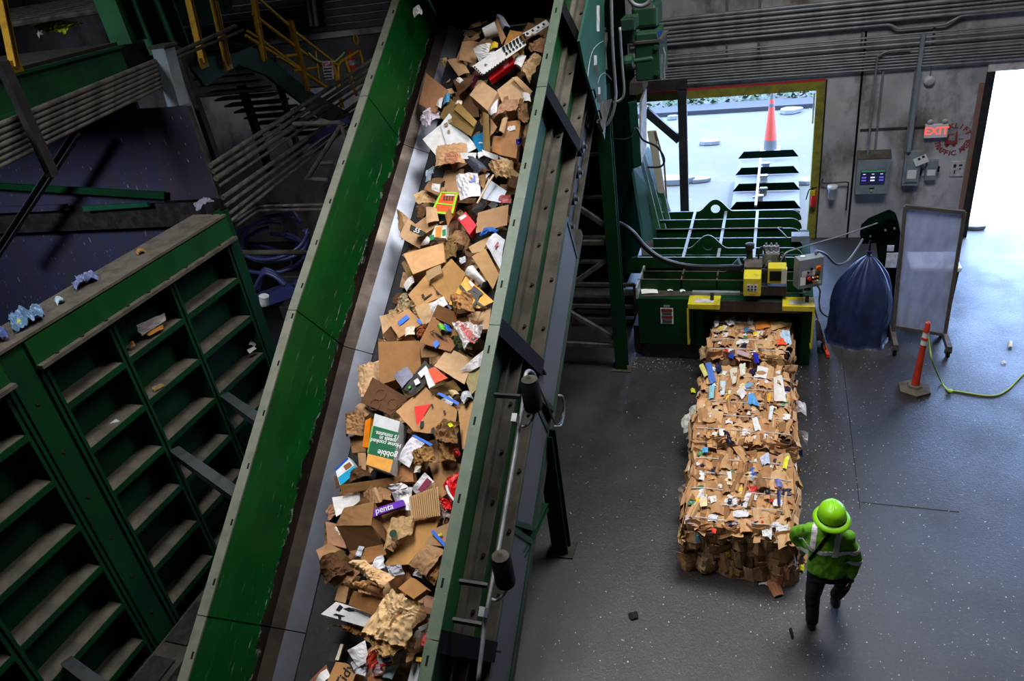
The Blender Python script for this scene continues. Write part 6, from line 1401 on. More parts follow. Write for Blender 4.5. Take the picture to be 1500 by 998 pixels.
post((270, -30), (298, 92), -7.9, 'yellow railing post left of the stair, nearest the green columns')
post((306, -30), (334, 95), -7.9, 'yellow railing post left of the stair, second from the green columns')
st = thing('stair', WX(400, 100, -8), 'green stair with yellow rails descending to the right, behind the conduit rack', 'stair')
m = MB(); m.prism([WX(px, py, -8) for px, py in ((250, 62), (302, 84), (345, 78), (368, 68), (395, 85), (455, 134), (520, 170), (520, 185), (470, 172), (390, 110), (350, 95), (302, 127), (285, 105))], (-.06, 0, 0)); m.build('stringer', 'green_machine', st)
for k in range(11):
    a = WX(352 + k * 13, 100 + k * 9.2, -8.1); m = MB(); m.bx(-9.3, -8.1, a.y - .12, a.y + .14, a.z - .03, a.z); m.build('tread', 'dusty', st)
def rail(pp, r=.028, x=-8, nm='handrail'): m = MB(); m.tube([WX(px, py, x) for px, py in pp], r, 8); m.build(nm, 'yellow_rail', st)
rail([(372, -8), (422, 36)]); rail([(370, 20), (435, 70), (497, 115)]); rail([(360, 52), (420, 90), (478, 128)]); rail([(362, 45), (385, 60), (440, 100)], .022); rail([(430, 45), (495, 96)], .028)
for p0, p1 in (((368, -20), (387, 90)), ((425, 30), (451, 133))):
    m = MB(); a = WX(*p1, -7.97); b = WX(*p0, -7.97); m.chan(a, b, .09, .06, .012, (0, 1, 0)); m.build('rail_post', 'yellow_rail', st)
gt = thing('stair_gate', WX(510, 140, -8), 'yellow pipe gate with a danger sign at the foot of the stair', 'gate')
def gr(pp, r=.03): m = MB(); m.tube(spline([WX(px, py, -8) for px, py in pp], 4), r, 8); m.build('gate_rail', 'yellow_rail', gt, smooth=True)
gr([(500, 158), (495, 105), (498, 92), (506, 86), (526, 74)]); gr([(526, 74), (532, 95)], .035); gr([(506, 88), (523, 140)], .035); gr([(485, 90), (492, 112), (502, 158)], .04); gr([(462, 75), (468, 120)], .02); gr([(404, 84), (436, 80)], .025); gr([(430, 104), (468, 98)], .02)
m = MB(); c = WX(521, 58, -8); m.tube([c + V((0, .09 * math.cos(t * .524), .09 * math.sin(t * .524))) for t in range(12)], .02, 6, closed=True); m.build('ring', 'yellow_rail', gt)
c = WX(481, 104, -7.93); xd = V((0, 1, 0)); m = MB(); m.prism([WX(px, py, -7.93) for px, py in ((471, 90), (486, 89), (489, 116), (475, 117))], (.01, 0, 0)); sg = m.build('warning_sign', 'white_dirty', gt, label='white warning sign reading DANGER')
m = MB(); m.prism([WX(px, py, -7.915) for px, py in ((473, 92), (485, 91), (486, 96), (474, 97))], (.004, 0, 0)); m.build('heading_band', 'print_red', sg)
text('DANGER', .05, WX(479.5, 94, -7.90), (0, 1, 0), (0, 0, 1), 'white', sg)
for k in range(4): m = MB(); m.prism([WX(px, py + k * 4.5, -7.915) for px, py in ((474, 100), (486, 99), (486, 101), (474, 102))], (.004, 0, 0)); m.build('text_line', 'print_black', sg)
m = MB(); m.tube(spline([WX(px, py, -7.95) for px, py in ((452, 78), (462, 87), (472, 91), (488, 91), (500, 82), (504, 77))], 5), .018, 6); m.build('rope', 'rope_green', smooth=True, label='yellow-green rope strung across the stair gate', cat='rope')
c = WX(516, 92, -8.3); t = thing('fire_extinguisher', c, 'red fire extinguisher hanging behind the stair gate', 'fire extinguisher')
m = MB(); m.lathe([(.06, 0), (.07, .02), (.07, .35), (.03, .42), (.02, .46)], c - V((0, 0, .2)), (0, 0, 1), 14); m.build('cylinder', 'red', t, smooth=True)
m = MB(); m.lathe([(.072, .16), (.072, .26)], c - V((0, 0, .2)), (0, 0, 1), 14); m.build('label_band', 'white_dirty', t)
# far dim uprights
for px, lab in ((448, 'left'), (456, 'right')):
    m = MB(); a = WY(px, -20, 15.9); b = WY(px + 8, 38, 15.9); m.cyl(a, b, .05, n=8); m.build('conduit', 'conduit', label=lab + ' of two dim upright pipes on the far upper wall', cat='pipe')
# ------------------------------------------------------------------ the heap on the belt
T1, T2, T3, T4 = srgb(196, 160, 122), srgb(176, 139, 102), srgb(204, 169, 130), srgb(156, 119, 84)
DK, OL, PK, WH, GY, KR = srgb(96, 66, 42), srgb(122, 98, 56), srgb(182, 138, 112), srgb(228, 228, 230), srgb(140, 145, 160), srgb(198, 164, 122)
BK = srgb(24, 24, 26)
GB = 'sheets and boxes heaped on the conveyor'
hr_ = random.Random(5)
def item(nm, cat, lab, col, quad, n=.4, k='card', dep=.1, tilt=None, crump=None, warp=None, group=None, gl=False):
    m = MB(); m.col = col; tl = tilt or [hr_.uniform(-.035, .035) for _ in quad]
    P = [CN(x, y, max(.03, n + t)) for (x, y), t in zip(quad, tl)]
    if k == 'card' and len(P) == 4: m.patch(P, 6, 6, hr_.uniform(-.012, .02) if warp is None else warp, .006 if crump is None else crump, 7, .006, None, .006, hr_.random() * 99)
    elif k == 'poly' or (k == 'card'): m.prism([p for p in P], N * -.007)
    elif k == 'box': m.prism(P, N * -min(dep, n - .02))
    elif k == 'crump': m.patch(P, 34, 34, .05 if warp is None else warp, .07 if crump is None else crump, 9, .004, None, .03, hr_.random() * 99)
    elif k == 'paper': m.patch(P, 9, 9, .03 if warp is None else warp, .02 if crump is None else crump, 6, .002, None, .004, hr_.random() * 99)
    o = m.build(nm, 'gloss_paper' if gl else 'paper', label=lab, cat=cat, group=group, smooth=(k == 'crump'))
    if k == 'crump': smooth_angle(o, 32)
    o['_n'] = n
    return o
def decal(par, nm, col, quad, n, lab=None, dep=.003, mt='gloss_paper'):
    m = MB(); m.col = col; m.prism([CN(x, y, n) for x, y in quad], N * dep); return m.build(nm, mt, par, label=lab)
def wtext(par, s, size, px, py, n, ang, mt='print_black', nm='lettering'):
    a = math.radians(ang); p = CN(px, py, n); q = CN(px + 10 * math.cos(a), py - 10 * math.sin(a), n); r = CN(px - 10 * math.sin(a), py - 10 * math.cos(a), n)
    return text(s, size, p, q - p, r - p, mt, par, nm, .001)
SB, CBX, PP, BG = 'cardboard_sheet', 'cardboard_box', 'paper_sheet', 'paper_bag'
# --- top of the heap
t = item('paper_cup', 'tub', 'white cylindrical tub lying at the very top of the heap', WH, ((702, 50), (722, 40), (726, 52), (708, 58)), .45, 'card', gl=True); bpy.data.objects.remove(t)
m = MB(); m.col = WH; a = CN(709, 50, .55); b = CN(728, 42, .55); m.lathe([(.075, 0), (.08, .01), (.095, (b - a).length), (.085, (b - a).length)], a, b - a, 24); m.build('paper_tub', 'gloss_paper', label='white cylindrical tub lying at the very top of the heap', cat='tub')
item(PP, 'paper', 'grey curled sheet beside the white tub at the top of the heap', GY, ((726, 28), (738, 25), (748, 41), (737, 47)), .5, 'paper', warp=.06)
item(SB, 'cardboard', 'brown cardboard flap standing between the white tub and the golden box', T4, ((724, 32), (729, 28), (741, 55), (735, 65)), .55)
o = item(PP, 'card', 'long pale grey printed card leaning on the right rail at the top of the heap', srgb(205, 205, 208), ((765, 49), (800, 29), (806, 36), (774, 54)), .6, 'card')
for i in range(4): decal(o, 'pictogram', BK, ((770 + i * 8, 49 - i * 4.6), (773 + i * 8, 47.5 - i * 4.6), (775 + i * 8, 50 - i * 4.6), (772 + i * 8, 51.5 - i * 4.6)), .645)
item(CBX, 'cardboard box', 'golden brown box right of the white tub', srgb(178, 128, 62), ((747, 44), (765, 47), (757, 64), (738, 66)), .55, 'box', .2)
item(SB, 'cardboard', 'flat brown box side at the upper left of the heap, beside the white sheet', T2, ((677, 61), (701, 62), (697, 95), (672, 88)), .42)
item(SB, 'cardboard', 'narrow brown strip above the upper left box side', T4, ((680, 60), (700, 49), (703, 55), (686, 63)), .38)
item(PP, 'paper', 'white crumpled sheet left of the black-striped sheet', WH, ((693, 71), (718, 64), (728, 80), (702, 91)), .5, 'paper', crump=.03)
item(PP, 'paper', 'yellow and blue printed flap touching the white sheets near the top', srgb(215, 180, 30), ((719, 65), (730, 64), (729, 71), (716, 77)), .54, 'paper')
o = item(PP, 'paper', 'long white sheet with black slashes lying across the top of the heap', WH, ((692, 97), (760, 53), (771, 66), (706, 111)), .62, 'paper', tilt=(0, 0, 0, 0), warp=.0, crump=.006)
for i in range(7):
    x, y = 735 + i * 5, 69.5 - i * 3.1; decal(o, 'black_stripe', BK, ((x, y), (x + 3.6, y - 2), (x + 6, y + 6), (x + 4, y + 7)), .632); decal(o, 'black_stripe', BK, ((x + 5, y + 8), (x + 7.5, y + 6.5), (x + 9.5, y + 9.5), (x + 7, y + 11)), .632)
for i in range(9):
    decal(o, 'black_edge_mark', BK, ((707 + i * 4, 109 - i * 2.8), (709 + i * 4, 108 - i * 2.8), (710 + i * 4, 110 - i * 2.8), (708 + i * 4, 111 - i * 2.8)), .63)
    if i < 5: decal(o, 'black_edge_mark', BK, ((694 + i * 2.6, 98 + i * 2.6), (696 + i * 2.6, 97 + i * 2.6), (697 + i * 2.6, 99 + i * 2.6), (695 + i * 2.6, 100 + i * 2.6)), .63)
wtext(o, 'R', .06, 712, 95, .632, 35)
o = item('red_box', 'box', 'flat red box under the black-slashed white sheet', srgb(205, 18, 28), ((714, 110), (750, 81), (754, 91), (718, 118)), .52, 'box', .08, (0, 0, 0, 0), gl=True)
decal(o, 'pale_label', srgb(235, 120, 130), ((736, 94), (744, 88), (746, 95), (738, 101)), .522)
item(PP, 'paper', 'white flap right of the red box', WH, ((754, 84), (771, 82), (764, 100), (753, 96)), .5, 'paper')
item(BG, 'paper bag', 'creased kraft bag by the right rail below the grey card', KR, ((781, 80), (793, 86), (776, 121), (762, 104)), .55, 'crump', crump=.04)
item(SB, 'cardboard', 'brown folded cardboard by the right rail at the top', T4, ((774, 68), (800, 58), (796, 82), (780, 78)), .48, 'crump', crump=.04)
item(SB, 'cardboard', 'dark brown flap below the grey card by the right rail', DK, ((770, 60), (790, 50), (797, 58), (776, 70)), .5)
item(SB, 'cardboard', 'black inside of a folded board at the upper left edge of the heap', BK, ((646, 120), (656, 84), (673, 110), (659, 132)), .3)
item(SB, 'cardboard', 'brown board leaning on the black one at the upper left', T2, ((655, 88), (677, 86), (688, 107), (672, 112)), .4)
item(SB, 'cardboard', 'dark folded brown board under the upper left box side', DK, ((664, 118), (684, 105), (700, 118), (672, 140)), .36)
item('wrapper', 'wrapper', 'maroon shiny wrapper left of the red box', srgb(95, 10, 45), ((688, 124), (696, 108), (703, 112), (694, 128)), .46, 'paper', gl=True)
item(CBX, 'cardboard box', 'closed tan box below the red box, upper middle of the heap', T1, ((688, 139), (704, 117), (729, 135), (714, 162)), .56, 'box', .18)
item(PP, 'paper', 'white flap hanging from the tan box below the red box', srgb(220, 222, 238), ((711, 158), (730, 139), (728, 166), (720, 171)), .52, 'paper')
item(CBX, 'cardboard box', 'tan carton with a printed mark right of the closed tan box', T3, ((728, 132), (752, 113), (779, 138), (742, 166)), .5, 'box', .16)
decal(bpy.data.objects['cardboard_box.002'] if 'cardboard_box.002' in bpy.data.objects else o, 'printed_mark', srgb(150, 112, 75), ((738, 143), (744, 140), (746, 152), (740, 154)), .503)
item(SB, 'cardboard', 'narrow tan strip lying over the printed carton', KR, ((750, 114), (758, 112), (780, 134), (774, 141)), .56)
item(PP, 'paper', 'white printed slip by the right rail beside the printed carton', WH, ((763, 139), (777, 138), (778, 150), (766, 150)), .52, 'paper')
item(BG, 'paper bag', 'torn pinkish kraft paper below the printed carton', PK, ((728, 160), (760, 147), (757, 164), (726, 173)), .55, 'crump', crump=.035)
item(BG, 'paper bag', 'frayed brown paper against the right rail, upper part', T4, ((760, 152), (777, 150), (770, 182), (760, 178)), .45, 'crump', crump=.07)
item(SB, 'cardboard', 'large plain brown board standing at the left edge, upper part', srgb(170, 122, 88), ((624, 107), (657, 133), (637, 166), (614, 152)), .34, 'card', tilt=(.0, .12, .1, -.02))
item(PP, 'paper', 'small blue printed card beside the large plain brown board', srgb(60, 140, 190), ((652, 140), (660, 138), (658, 150), (648, 156)), .46, 'paper', gl=True)
item(PP, 'paper', 'white folded card under the small blue card', WH, ((643, 145), (649, 143), (646, 159), (639, 154)), .44, 'paper')
item('plastic_bag', 'plastic bag', 'white and mauve film bag at the left edge of the heap', srgb(205, 196, 212), ((616, 176), (642, 160), (647, 176), (626, 190)), .36, 'crump', crump=.06, gl=True)
item(SB, 'cardboard', 'olive brown open box side right of the small blue card', OL, ((658, 142), (698, 180), (690, 200), (644, 172)), .42, 'card', tilt=(0, .05, .1, 0))
item(SB, 'cardboard', 'lighter fold of the olive box, upper middle', srgb(156, 126, 70), ((672, 150), (699, 178), (694, 186), (665, 160)), .5)
o = item(SB, 'cardboard', 'left half of a large opened white box lid with a brown bag on it', WH, ((619, 204), (645, 183), (662, 206), (641, 231)), .44, 'card', tilt=(0, 0, 0, 0), warp=0)
o = item(SB, 'cardboard', 'right half of a large opened white box lid with small printed marks', srgb(222, 226, 232), ((645, 183), (658, 166), (700, 217), (662, 234)), .46, 'card', tilt=(0, 0, 0, 0), warp=0)
for q in (((650, 182), (655, 179), (657, 184), (652, 186)), ((656, 176), (661, 174), (663, 179), (658, 181)), ((655, 192), (658, 190), (660, 194), (657, 195)), ((666, 179), (668, 177), (669, 181), (667, 182))): decal(o, 'printed_mark', srgb(150, 130, 95), q, .475)
o = item(BG, 'paper bag', 'crumpled kraft bag with a round red stamp, lying on the white box lid', srgb(190, 150, 112), ((641, 214), (684, 211), (680, 239), (637, 245)), .52, 'crump', crump=.022, warp=.02)
m = MB(); cc_ = CN(661, 231, .585); u_ = EX; v_ = D
m.tube([cc_ + u_ * .085 * math.cos(k * .2618) + v_ * .085 * math.sin(k * .2618) for k in range(24)], .003, 5, closed=True); m.tube([cc_ + u_ * .07 * math.cos(k * .2618) + v_ * .07 * math.sin(k * .2618) for k in range(24)], .002, 5, closed=True); m.build('round_stamp', 'print_red', o, label='round red stamp')
wtext(o, 'TRADER', .034, 661, 229, .588, 3, 'print_red'); wtext(o, "JOE'S", .034, 661, 234, .588, 3, 'print_red')
item(SB, 'cardboard', 'bright blue card panel right of the white box lid', srgb(20, 125, 180), ((690, 201), (709, 193), (709, 221), (702, 224)), .48, 'card', gl=True)
wtext(bpy.data.objects[[x.name for x in bpy.data.objects if x.get('label', '').startswith('bright blue card')][0]], 'uline', .03, 704, 209, .53, 3, 'white')
item(SB, 'cardboard', 'tall golden brown flap right of the blue panel', OL, ((707, 164), (716, 168), (718, 222), (709, 224)), .55)
item(SB, 'cardboard', 'second tall flap leaning against the golden one', T4, ((718, 172), (728, 186), (722, 196), (717, 205)), .5)
item(SB, 'cardboard', 'small tan strip standing in the upper right of the heap', T3, ((735, 176), (744, 172), (738, 196), (731, 192)), .54)
item(CBX, 'cardboard box', 'brown flattened carton with a black mark, upper right against the rail', srgb(172, 126, 84), ((741, 178), (763, 176), (756, 232), (728, 226)), .46, 'box', .1)
item(SB, 'cardboard', 'reddish brown carton face low in the upper right of the heap', srgb(176, 122, 78), ((722, 200), (735, 200), (734, 228), (720, 222)), .44)
item('plastic_bag', 'wrapper', 'bright blue wrapper caught at the right rail, upper part', srgb(30, 50, 190), ((757, 205), (765, 202), (763, 212), (758, 212)), .5, 'crump', crump=.03, gl=True)
item(SB, 'cardboard', 'dark brown crushed board against the right rail, upper part', srgb(95, 55, 32), ((755, 186), (770, 182), (762, 222), (752, 218)), .38, 'crump', crump=.05)
item(SB, 'cardboard', 'white box flap with straight edges below the red-stamped bag', WH, ((674, 224), (698, 224), (696, 233), (676, 233)), .58)
item(SB, 'cardboard', 'small white square flap beside the straight-edged white flap', WH, ((699, 224), (708, 222), (708, 228), (701, 233)), .57)
item(SB, 'cardboard', 'long white box edge slanting down to the right rail', srgb(226, 228, 232), ((706, 219), (730, 228), (729, 236), (708, 227)), .58)
item(SB, 'cardboard', 'pointed white flap at the end of the long white box edge', WH, ((731, 229), (746, 235), (739, 238), (735, 236)), .56)
item('tray_or_hollow', 'tray', 'smoky grey plastic tray below the straight-edged white flap', srgb(75, 82, 98), ((680, 236), (700, 233), (717, 250), (701, 256)), .5, 'paper', warp=.06, gl=True)
item('tray_or_hollow', 'box', 'black sheet painting the shade in the torn white box, upper middle', BK, ((700, 232), (730, 232), (735, 246), (712, 246)), .36)  # flat black sheet stands for the shade in the hollow box
item(BG, 'paper bag', 'small crumpled brown paper wad above the white panel, right', KR, ((716, 242), (752, 236), (748, 262), (728, 262)), .52, 'crump', crump=.08)
item('plastic_bag', 'plastic bag', 'pale blue film hanging at the left edge above the thin white square', srgb(175, 195, 212), ((625, 250), (637, 244), (632, 268), (624, 266)), .34, 'crump', crump=.05, gl=True)
# --- second stretch, rows 250 - 370
item(SB, 'cardboard', 'brown carton side with holes at the left, below the pale blue film', T2, ((652, 250), (680, 248), (672, 292), (640, 300)), .4)
item(SB, 'cardboard', 'wide brown board under the thin white square at the left edge', T4, ((630, 262), (655, 262), (646, 290), (621, 278)), .34)
item('envelope', 'envelope', 'big white printed plastic mailer, middle of the upper heap', srgb(226, 226, 236), ((668, 258), (700, 254), (705, 288), (675, 295)), .58, 'paper', crump=.03, gl=True)
decal(bpy.data.objects['envelope'], 'printed_label', srgb(120, 130, 200), ((686, 260), (696, 258), (697, 266), (687, 268)), .625)
decal(bpy.data.objects['envelope'], 'yellow_dot', srgb(235, 180, 40), ((687, 258), (691, 258), (691, 261), (687, 261)), .63)
item(PP, 'paper', 'thin white square of paper near the left edge', WH, ((633, 269), (645, 270), (644, 282), (632, 278)), .48, 'paper', warp=.01)
item(PP, 'card', 'black small card beside the thin white square', BK, ((646, 270), (652, 265), (650, 274), (646, 277)), .5)
o = item('printed_box', 'box', 'orange printed box with a lime green border', srgb(225, 85, 25), ((647, 282), (670, 283), (662, 313), (633, 309)), .58, 'box', .07, (0, 0, 0, 0), gl=True)
for q in (((646, 281), (671, 282), (671, 284), (646, 283)), ((633, 309), (662, 312), (661, 315), (632, 312)), ((646, 281), (648, 282), (635, 310), (632, 309)), ((668, 283), (671, 283), (664, 313), (661, 312)), ((641, 297), (667, 300), (666, 302), (640, 299))): decal(o, 'lime_border', srgb(150, 215, 30), q, .582)
for i in range(4): decal(o, 'picture', srgb(60, 60, 30), ((650 + i * 4, 287), (652.5 + i * 4, 287.2), (651.5 + i * 4, 294), (649 + i * 4, 293.8)), .583)
decal(o, 'white_title', WH, ((653, 284.5), (666, 285), (665.6, 287), (652.5, 286.5)), .584)
item(SB, 'cardboard', 'smooth white panel leaning on the right rail', srgb(205, 215, 232), ((716, 262), (742, 280), (733, 297), (702, 290)), .48, 'card')
m = MB(); m.col = srgb(225, 200, 170); m.beam(CN(723, 256, .6), CN(699, 298, .6), .022, .012); m.build('wood_strip', 'paper', label='thin pale wooden strip lying across the white panel', cat='wood strip')
item(SB, 'cardboard', 'brown flap beside the printed mailer', T4, ((700, 256), (711, 256), (710, 278), (704, 272)), .52)
item('black_box', 'box', 'black printed box below the wooden strip, left one', BK, ((690, 308), (706, 290), (714, 300), (700, 316)), .5, 'box', .06, gl=True)
item('black_box', 'box', 'black printed box below the wooden strip, right one', BK, ((715, 300), (723, 293), (730, 300), (722, 308)), .5, 'box', .06, gl=True)
o = item('red_box', 'box', 'red box with a white label left of the blank tan panel', srgb(215, 16, 45), ((670, 320), (682, 310), (698, 330), (688, 344)), .58, 'box', .12, (0, 0, 0, 0), gl=True)
decal(o, 'white_label', WH, ((672, 319), (681, 314), (684, 317), (675, 323)), .582)
item(SB, 'cardboard', 'blank tan panel against the right rail, level with the red box', T2, ((700, 312), (745, 300), (743, 330), (697, 342)), .54)
item('plastic_bag', 'plastic bag', 'bright blue plastic under the blank tan panel', srgb(20, 95, 190), ((697, 344), (730, 335), (728, 343), (706, 348)), .5, 'crump', crump=.05, gl=True)
item('plastic_bag', 'wrapper', 'pink and red wrapper by the right rail above the blank tan panel', srgb(190, 100, 100), ((730, 297), (748, 288), (747, 298), (736, 302)), .48, 'crump', crump=.04, gl=True)
item(BG, 'paper bag', 'large curling kraft sheet at the left edge, level with the crate marked 55', T2, ((581, 307), (600, 322), (626, 350), (588, 352)), .3, 'crump', crump=.03)
item(BG, 'paper bag', 'lower kraft sheet curling over the left skirt', T1, ((598, 320), (622, 338), (615, 364), (584, 346)), .38, 'card')
o = item(CBX, 'cardboard box', 'tan crate with a black end marked 55', T2, ((604, 332), (628, 314), (642, 330), (624, 342)), .56, 'box', .12, (0, 0, 0, 0))
decal(o, 'black_band', srgb(40, 38, 34), ((602, 329), (624, 341), (619, 347), (600, 338)), .563); wtext(o, '55', .085, 611, 338, .569, -22, 'white')
item(SB, 'cardboard', 'square tan piece above the crate marked 55', T1, ((624, 303), (640, 306), (643, 324), (625, 328)), .6)
item(SB, 'cardboard', 'dark brown curl at the left edge above the crate marked 55', DK, ((608, 308), (622, 304), (620, 320), (610, 322)), .4, 'crump', crump=.04)
o = item('food_carton', 'carton', 'green and white food carton right of the crate marked 55', srgb(225, 228, 220), ((631, 347), (638, 331), (655, 330), (653, 349)), .6, 'box', .07, (0, 0, 0, 0), gl=True)
decal(o, 'food_picture', srgb(225, 140, 40), ((638, 333), (648, 331), (646, 347), (638, 348)), .602); decal(o, 'green_corner', srgb(20, 130, 70), ((629, 345), (636, 344), (636, 351), (630, 353)), .603); decal(o, 'green_corner', srgb(20, 130, 70), ((648, 337), (653, 336), (653, 345), (648, 346)), .603)
item(PP, 'paper', 'white sheet trailing left of the food carton', WH, ((616, 360), (626, 346), (631, 350), (628, 358)), .5, 'paper')
item(SB, 'cardboard', 'tall brown leaf-shaped flap above the food carton', srgb(150, 105, 62), ((652, 316), (659, 305), (664, 318), (656, 333)), .64)
item(SB, 'cardboard', 'dark folded board below the red box', DK, ((655, 330), (672, 320), (670, 345), (656, 350)), .45)
item(SB, 'cardboard', 'brown torn board with a black hollow under the food carton', T4, ((656, 345), (690, 340), (684, 362), (652, 360)), .46, 'crump', crump=.04)
o = item(PP, 'paper', 'white documents with a red mark against the right rail', srgb(222, 226, 236), ((712, 358), (726, 341), (740, 352), (734, 398)), .55, 'paper')
decal(o, 'red_mark', srgb(170, 20, 40), ((724, 362), (729, 354), (731, 356), (726, 364)), .61)
item(BG, 'paper bag', 'folded kraft bag with a fuzzy light patch, left of the white documents', KR, ((686, 362), (718, 346), (708, 368), (692, 372)), .52, 'card')
item(SB, 'cardboard', 'greenish brown crushed board in the middle, below the food carton', OL, ((651, 352), (672, 350), (668, 378), (653, 382)), .5, 'crump', crump=.04)
# --- rows 360 - 500
o = item(CBX, 'cardboard box', 'large closed tan box with a side flap, left of centre', srgb(212, 166, 118), ((591, 372), (649, 356), (652, 384), (605, 402)), .56, 'box', .16, (0, 0, 0, 0))
m = MB(); m.col = T4; m.prism([CN(605, 402, .555), CN(624, 396, .555), CN(622, 410, .42), CN(607, 414, .42)], N * -.007); m.build('side_flap', 'paper', o)
item(SB, 'cardboard', 'short corrugated flap hanging below the large closed tan box', KR, ((624, 398), (645, 388), (647, 400), (626, 413)), .6)
item(SB, 'cardboard', 'wide golden panel of an opened box, centre of the heap', srgb(176, 134, 80), ((661, 379), (682, 401), (661, 447), (629, 414)), .52, 'card', tilt=(.03, .03, 0, 0), warp=.0)
o = item(SB, 'cardboard', 'printed tan panel with thin black symbols, left of the golden panel', srgb(190, 145, 95), ((598, 432), (624, 403), (650, 434), (611, 450)), .5, 'card', tilt=(0, 0, 0, 0), warp=0)
for q in (((638, 427), (642, 424), (645, 429), (641, 432)), ((620, 438), (632, 430), (633, 431), (621, 440)), ((617, 433), (620, 430), (622, 434), (619, 436))): decal(o, 'printed_symbol', BK, q, .516)
item(SB, 'cardboard', 'striped corrugated board under the printed tan panel', KR, ((607, 450), (634, 440), (645, 462), (620, 478)), .48)
item(BG, 'paper bag', 'crumpled greyish paper wad at the left edge, above the taped boards', srgb(178, 162, 128), ((581, 440), (596, 430), (602, 448), (588, 456)), .42, 'crump', crump=.06)
item(PP, 'paper', 'white scraps at the left edge below the large closed tan box', WH, ((591, 418), (604, 404), (608, 414), (596, 428)), .36, 'paper')
item(CBX, 'cardboard box', 'long brown box slanting along the right rail', srgb(190, 150, 102), ((691, 376), (711, 364), (731, 402), (722, 424)), .6, 'box', .12, (0, 0, 0, 0))
item(SB, 'cardboard', 'dark edge flap at the upper end of the long brown box', DK, ((680, 366), (694, 372), (692, 378), (682, 374)), .56)
item(PP, 'paper', 'white curled sheet left of the long brown box', WH, ((681, 401), (693, 389), (712, 414), (706, 420)), .56, 'paper', warp=.05)
o = item(CBX, 'cardboard box', 'bright yellow and black printed box, right of centre', srgb(238, 170, 15), ((682, 405), (724, 442), (702, 452), (657, 446)), .54, 'card', tilt=(0, 0, 0, 0), warp=0, gl=True)
for q in (((672, 420), (675, 417), (684, 428), (681, 431)), ((690, 424), (696, 420), (708, 430), (703, 434)), ((684, 427), (690, 424), (702, 436), (696, 438)), ((700, 432), (704, 430), (696, 450), (688, 456)), ((697, 444), (700, 442), (709, 448), (706, 450))): decal(o, 'black_band', BK, q, .555)
decal(o, 'barcode_label', WH, ((686, 413), (689, 411), (695, 418), (692, 421)), .556)
item(BG, 'paper bag', 'crumpled golden brown paper wad on the yellow box', srgb(178, 130, 82), ((661, 440), (690, 430), (694, 456), (668, 464)), .66, 'crump', crump=.07, warp=.09)
item(PP, 'paper', 'plain white card in the middle, left of the crumpled wad', WH, ((628, 446), (650, 434), (656, 446), (634, 460)), .54, 'paper', warp=.0)
item(SB, 'cardboard', 'tan carton with small arrows against the right rail, below the yellow box', T1, ((699, 462), (720, 446), (716, 482), (700, 484)), .5)
item(SB, 'cardboard', 'crushed tan edge beside the carton with small arrows', T3, ((683, 468), (704, 458), (698, 476), (686, 478)), .56, 'crump', crump=.03)
o = item(CBX, 'cardboard box', 'open dark brown box seen from inside, centre of the heap', srgb(128, 88, 52), ((641, 446), (702, 473), (694, 492), (633, 464)), .58, 'card', tilt=(.05, .05, .0, 0), warp=0)
o = item(SB, 'cardboard', 'brown box front with a curved black arrow and blue tape', srgb(150, 106, 68), ((633, 464), (676, 492), (660, 516), (614, 502)), .6, 'card', tilt=(0, 0, 0, 0), warp=0)
m = MB(); m.tube(spline([CN(x, y, .625) for x, y in ((632, 486), (639, 489), (648, 495), (656, 499))], 5), [.004] * 5 + [.009] * 6 + [.004] * 5, 6); m.tube([CN(636, 484, .625), CN(630, 487, .625), CN(635, 491, .625)], .005, 6); m.build('arrow_print', 'print_black', o)
m = MB(); m.col = (0, 0, 0); m.prism([CN(634, 503, .625), CN(640, 498, .625), CN(644, 504, .625), CN(638, 511, .625)], N * .003); m.build('blue_tape', 'blue_tape', o)
item(SB, 'cardboard', 'box bottom edge under the arrow-printed front', T4, ((614, 502), (660, 516), (655, 520), (617, 524)), .5)
o = item(SB, 'cardboard', 'flattened tan carton with a blue tape strip, left edge', srgb(192, 148, 104), ((568, 470), (598, 452), (620, 474), (584, 495)), .46, 'card', tilt=(0, 0, 0, 0), warp=0)
for q in (((582, 472), (596, 461), (600, 466), (586, 477)), ((610, 470), (613, 467), (619, 473), (616, 476))): 
    m = MB(); m.prism([CN(x, y, .472) for x, y in q], N * .003); m.build('blue_tape', 'blue_tape', o)
item(SB, 'cardboard', 'long pale board under the blue-taped carton', T1, ((556, 463), (575, 458), (590, 498), (563, 500)), .36, 'card')
item(BG, 'paper bag', 'rusty brown torn paper between the taped carton and the dark box', srgb(150, 82, 45), ((610, 482), (624, 476), (622, 494), (612, 496)), .5, 'crump', crump=.05)
item('plastic_bag', 'wrapper', 'green wrapper with a blue corner on the arrow-printed box', srgb(110, 200, 70), ((641, 479), (652, 478), (656, 488), (646, 488)), .64, 'crump', crump=.03, gl=True)
item('plastic_bag', 'wrapper', 'blue wrapper corner beside the green one on the arrow-printed box', srgb(40, 110, 220), ((653, 478), (658, 478), (661, 487), (656, 489)), .65, 'crump', crump=.02, gl=True)
o = item('plastic_bag', 'plastic bag', 'white plastic bag with red lettering, right of centre', srgb(225, 220, 222), ((665, 476), (709, 480), (700, 502), (682, 514)), .68, 'crump', crump=.06, warp=.06, gl=True)
wtext(o, 'THANK', .075, 680, 484, .79, -50, 'red'); wtext(o, 'YOU', .11, 687, 490, .79, -50, 'red')
item(BG, 'paper bag', 'small dark green and kraft bag under the white plastic bag', srgb(60, 70, 38), ((660, 494), (676, 492), (682, 514), (664, 508)), .56, 'crump', crump=.05)
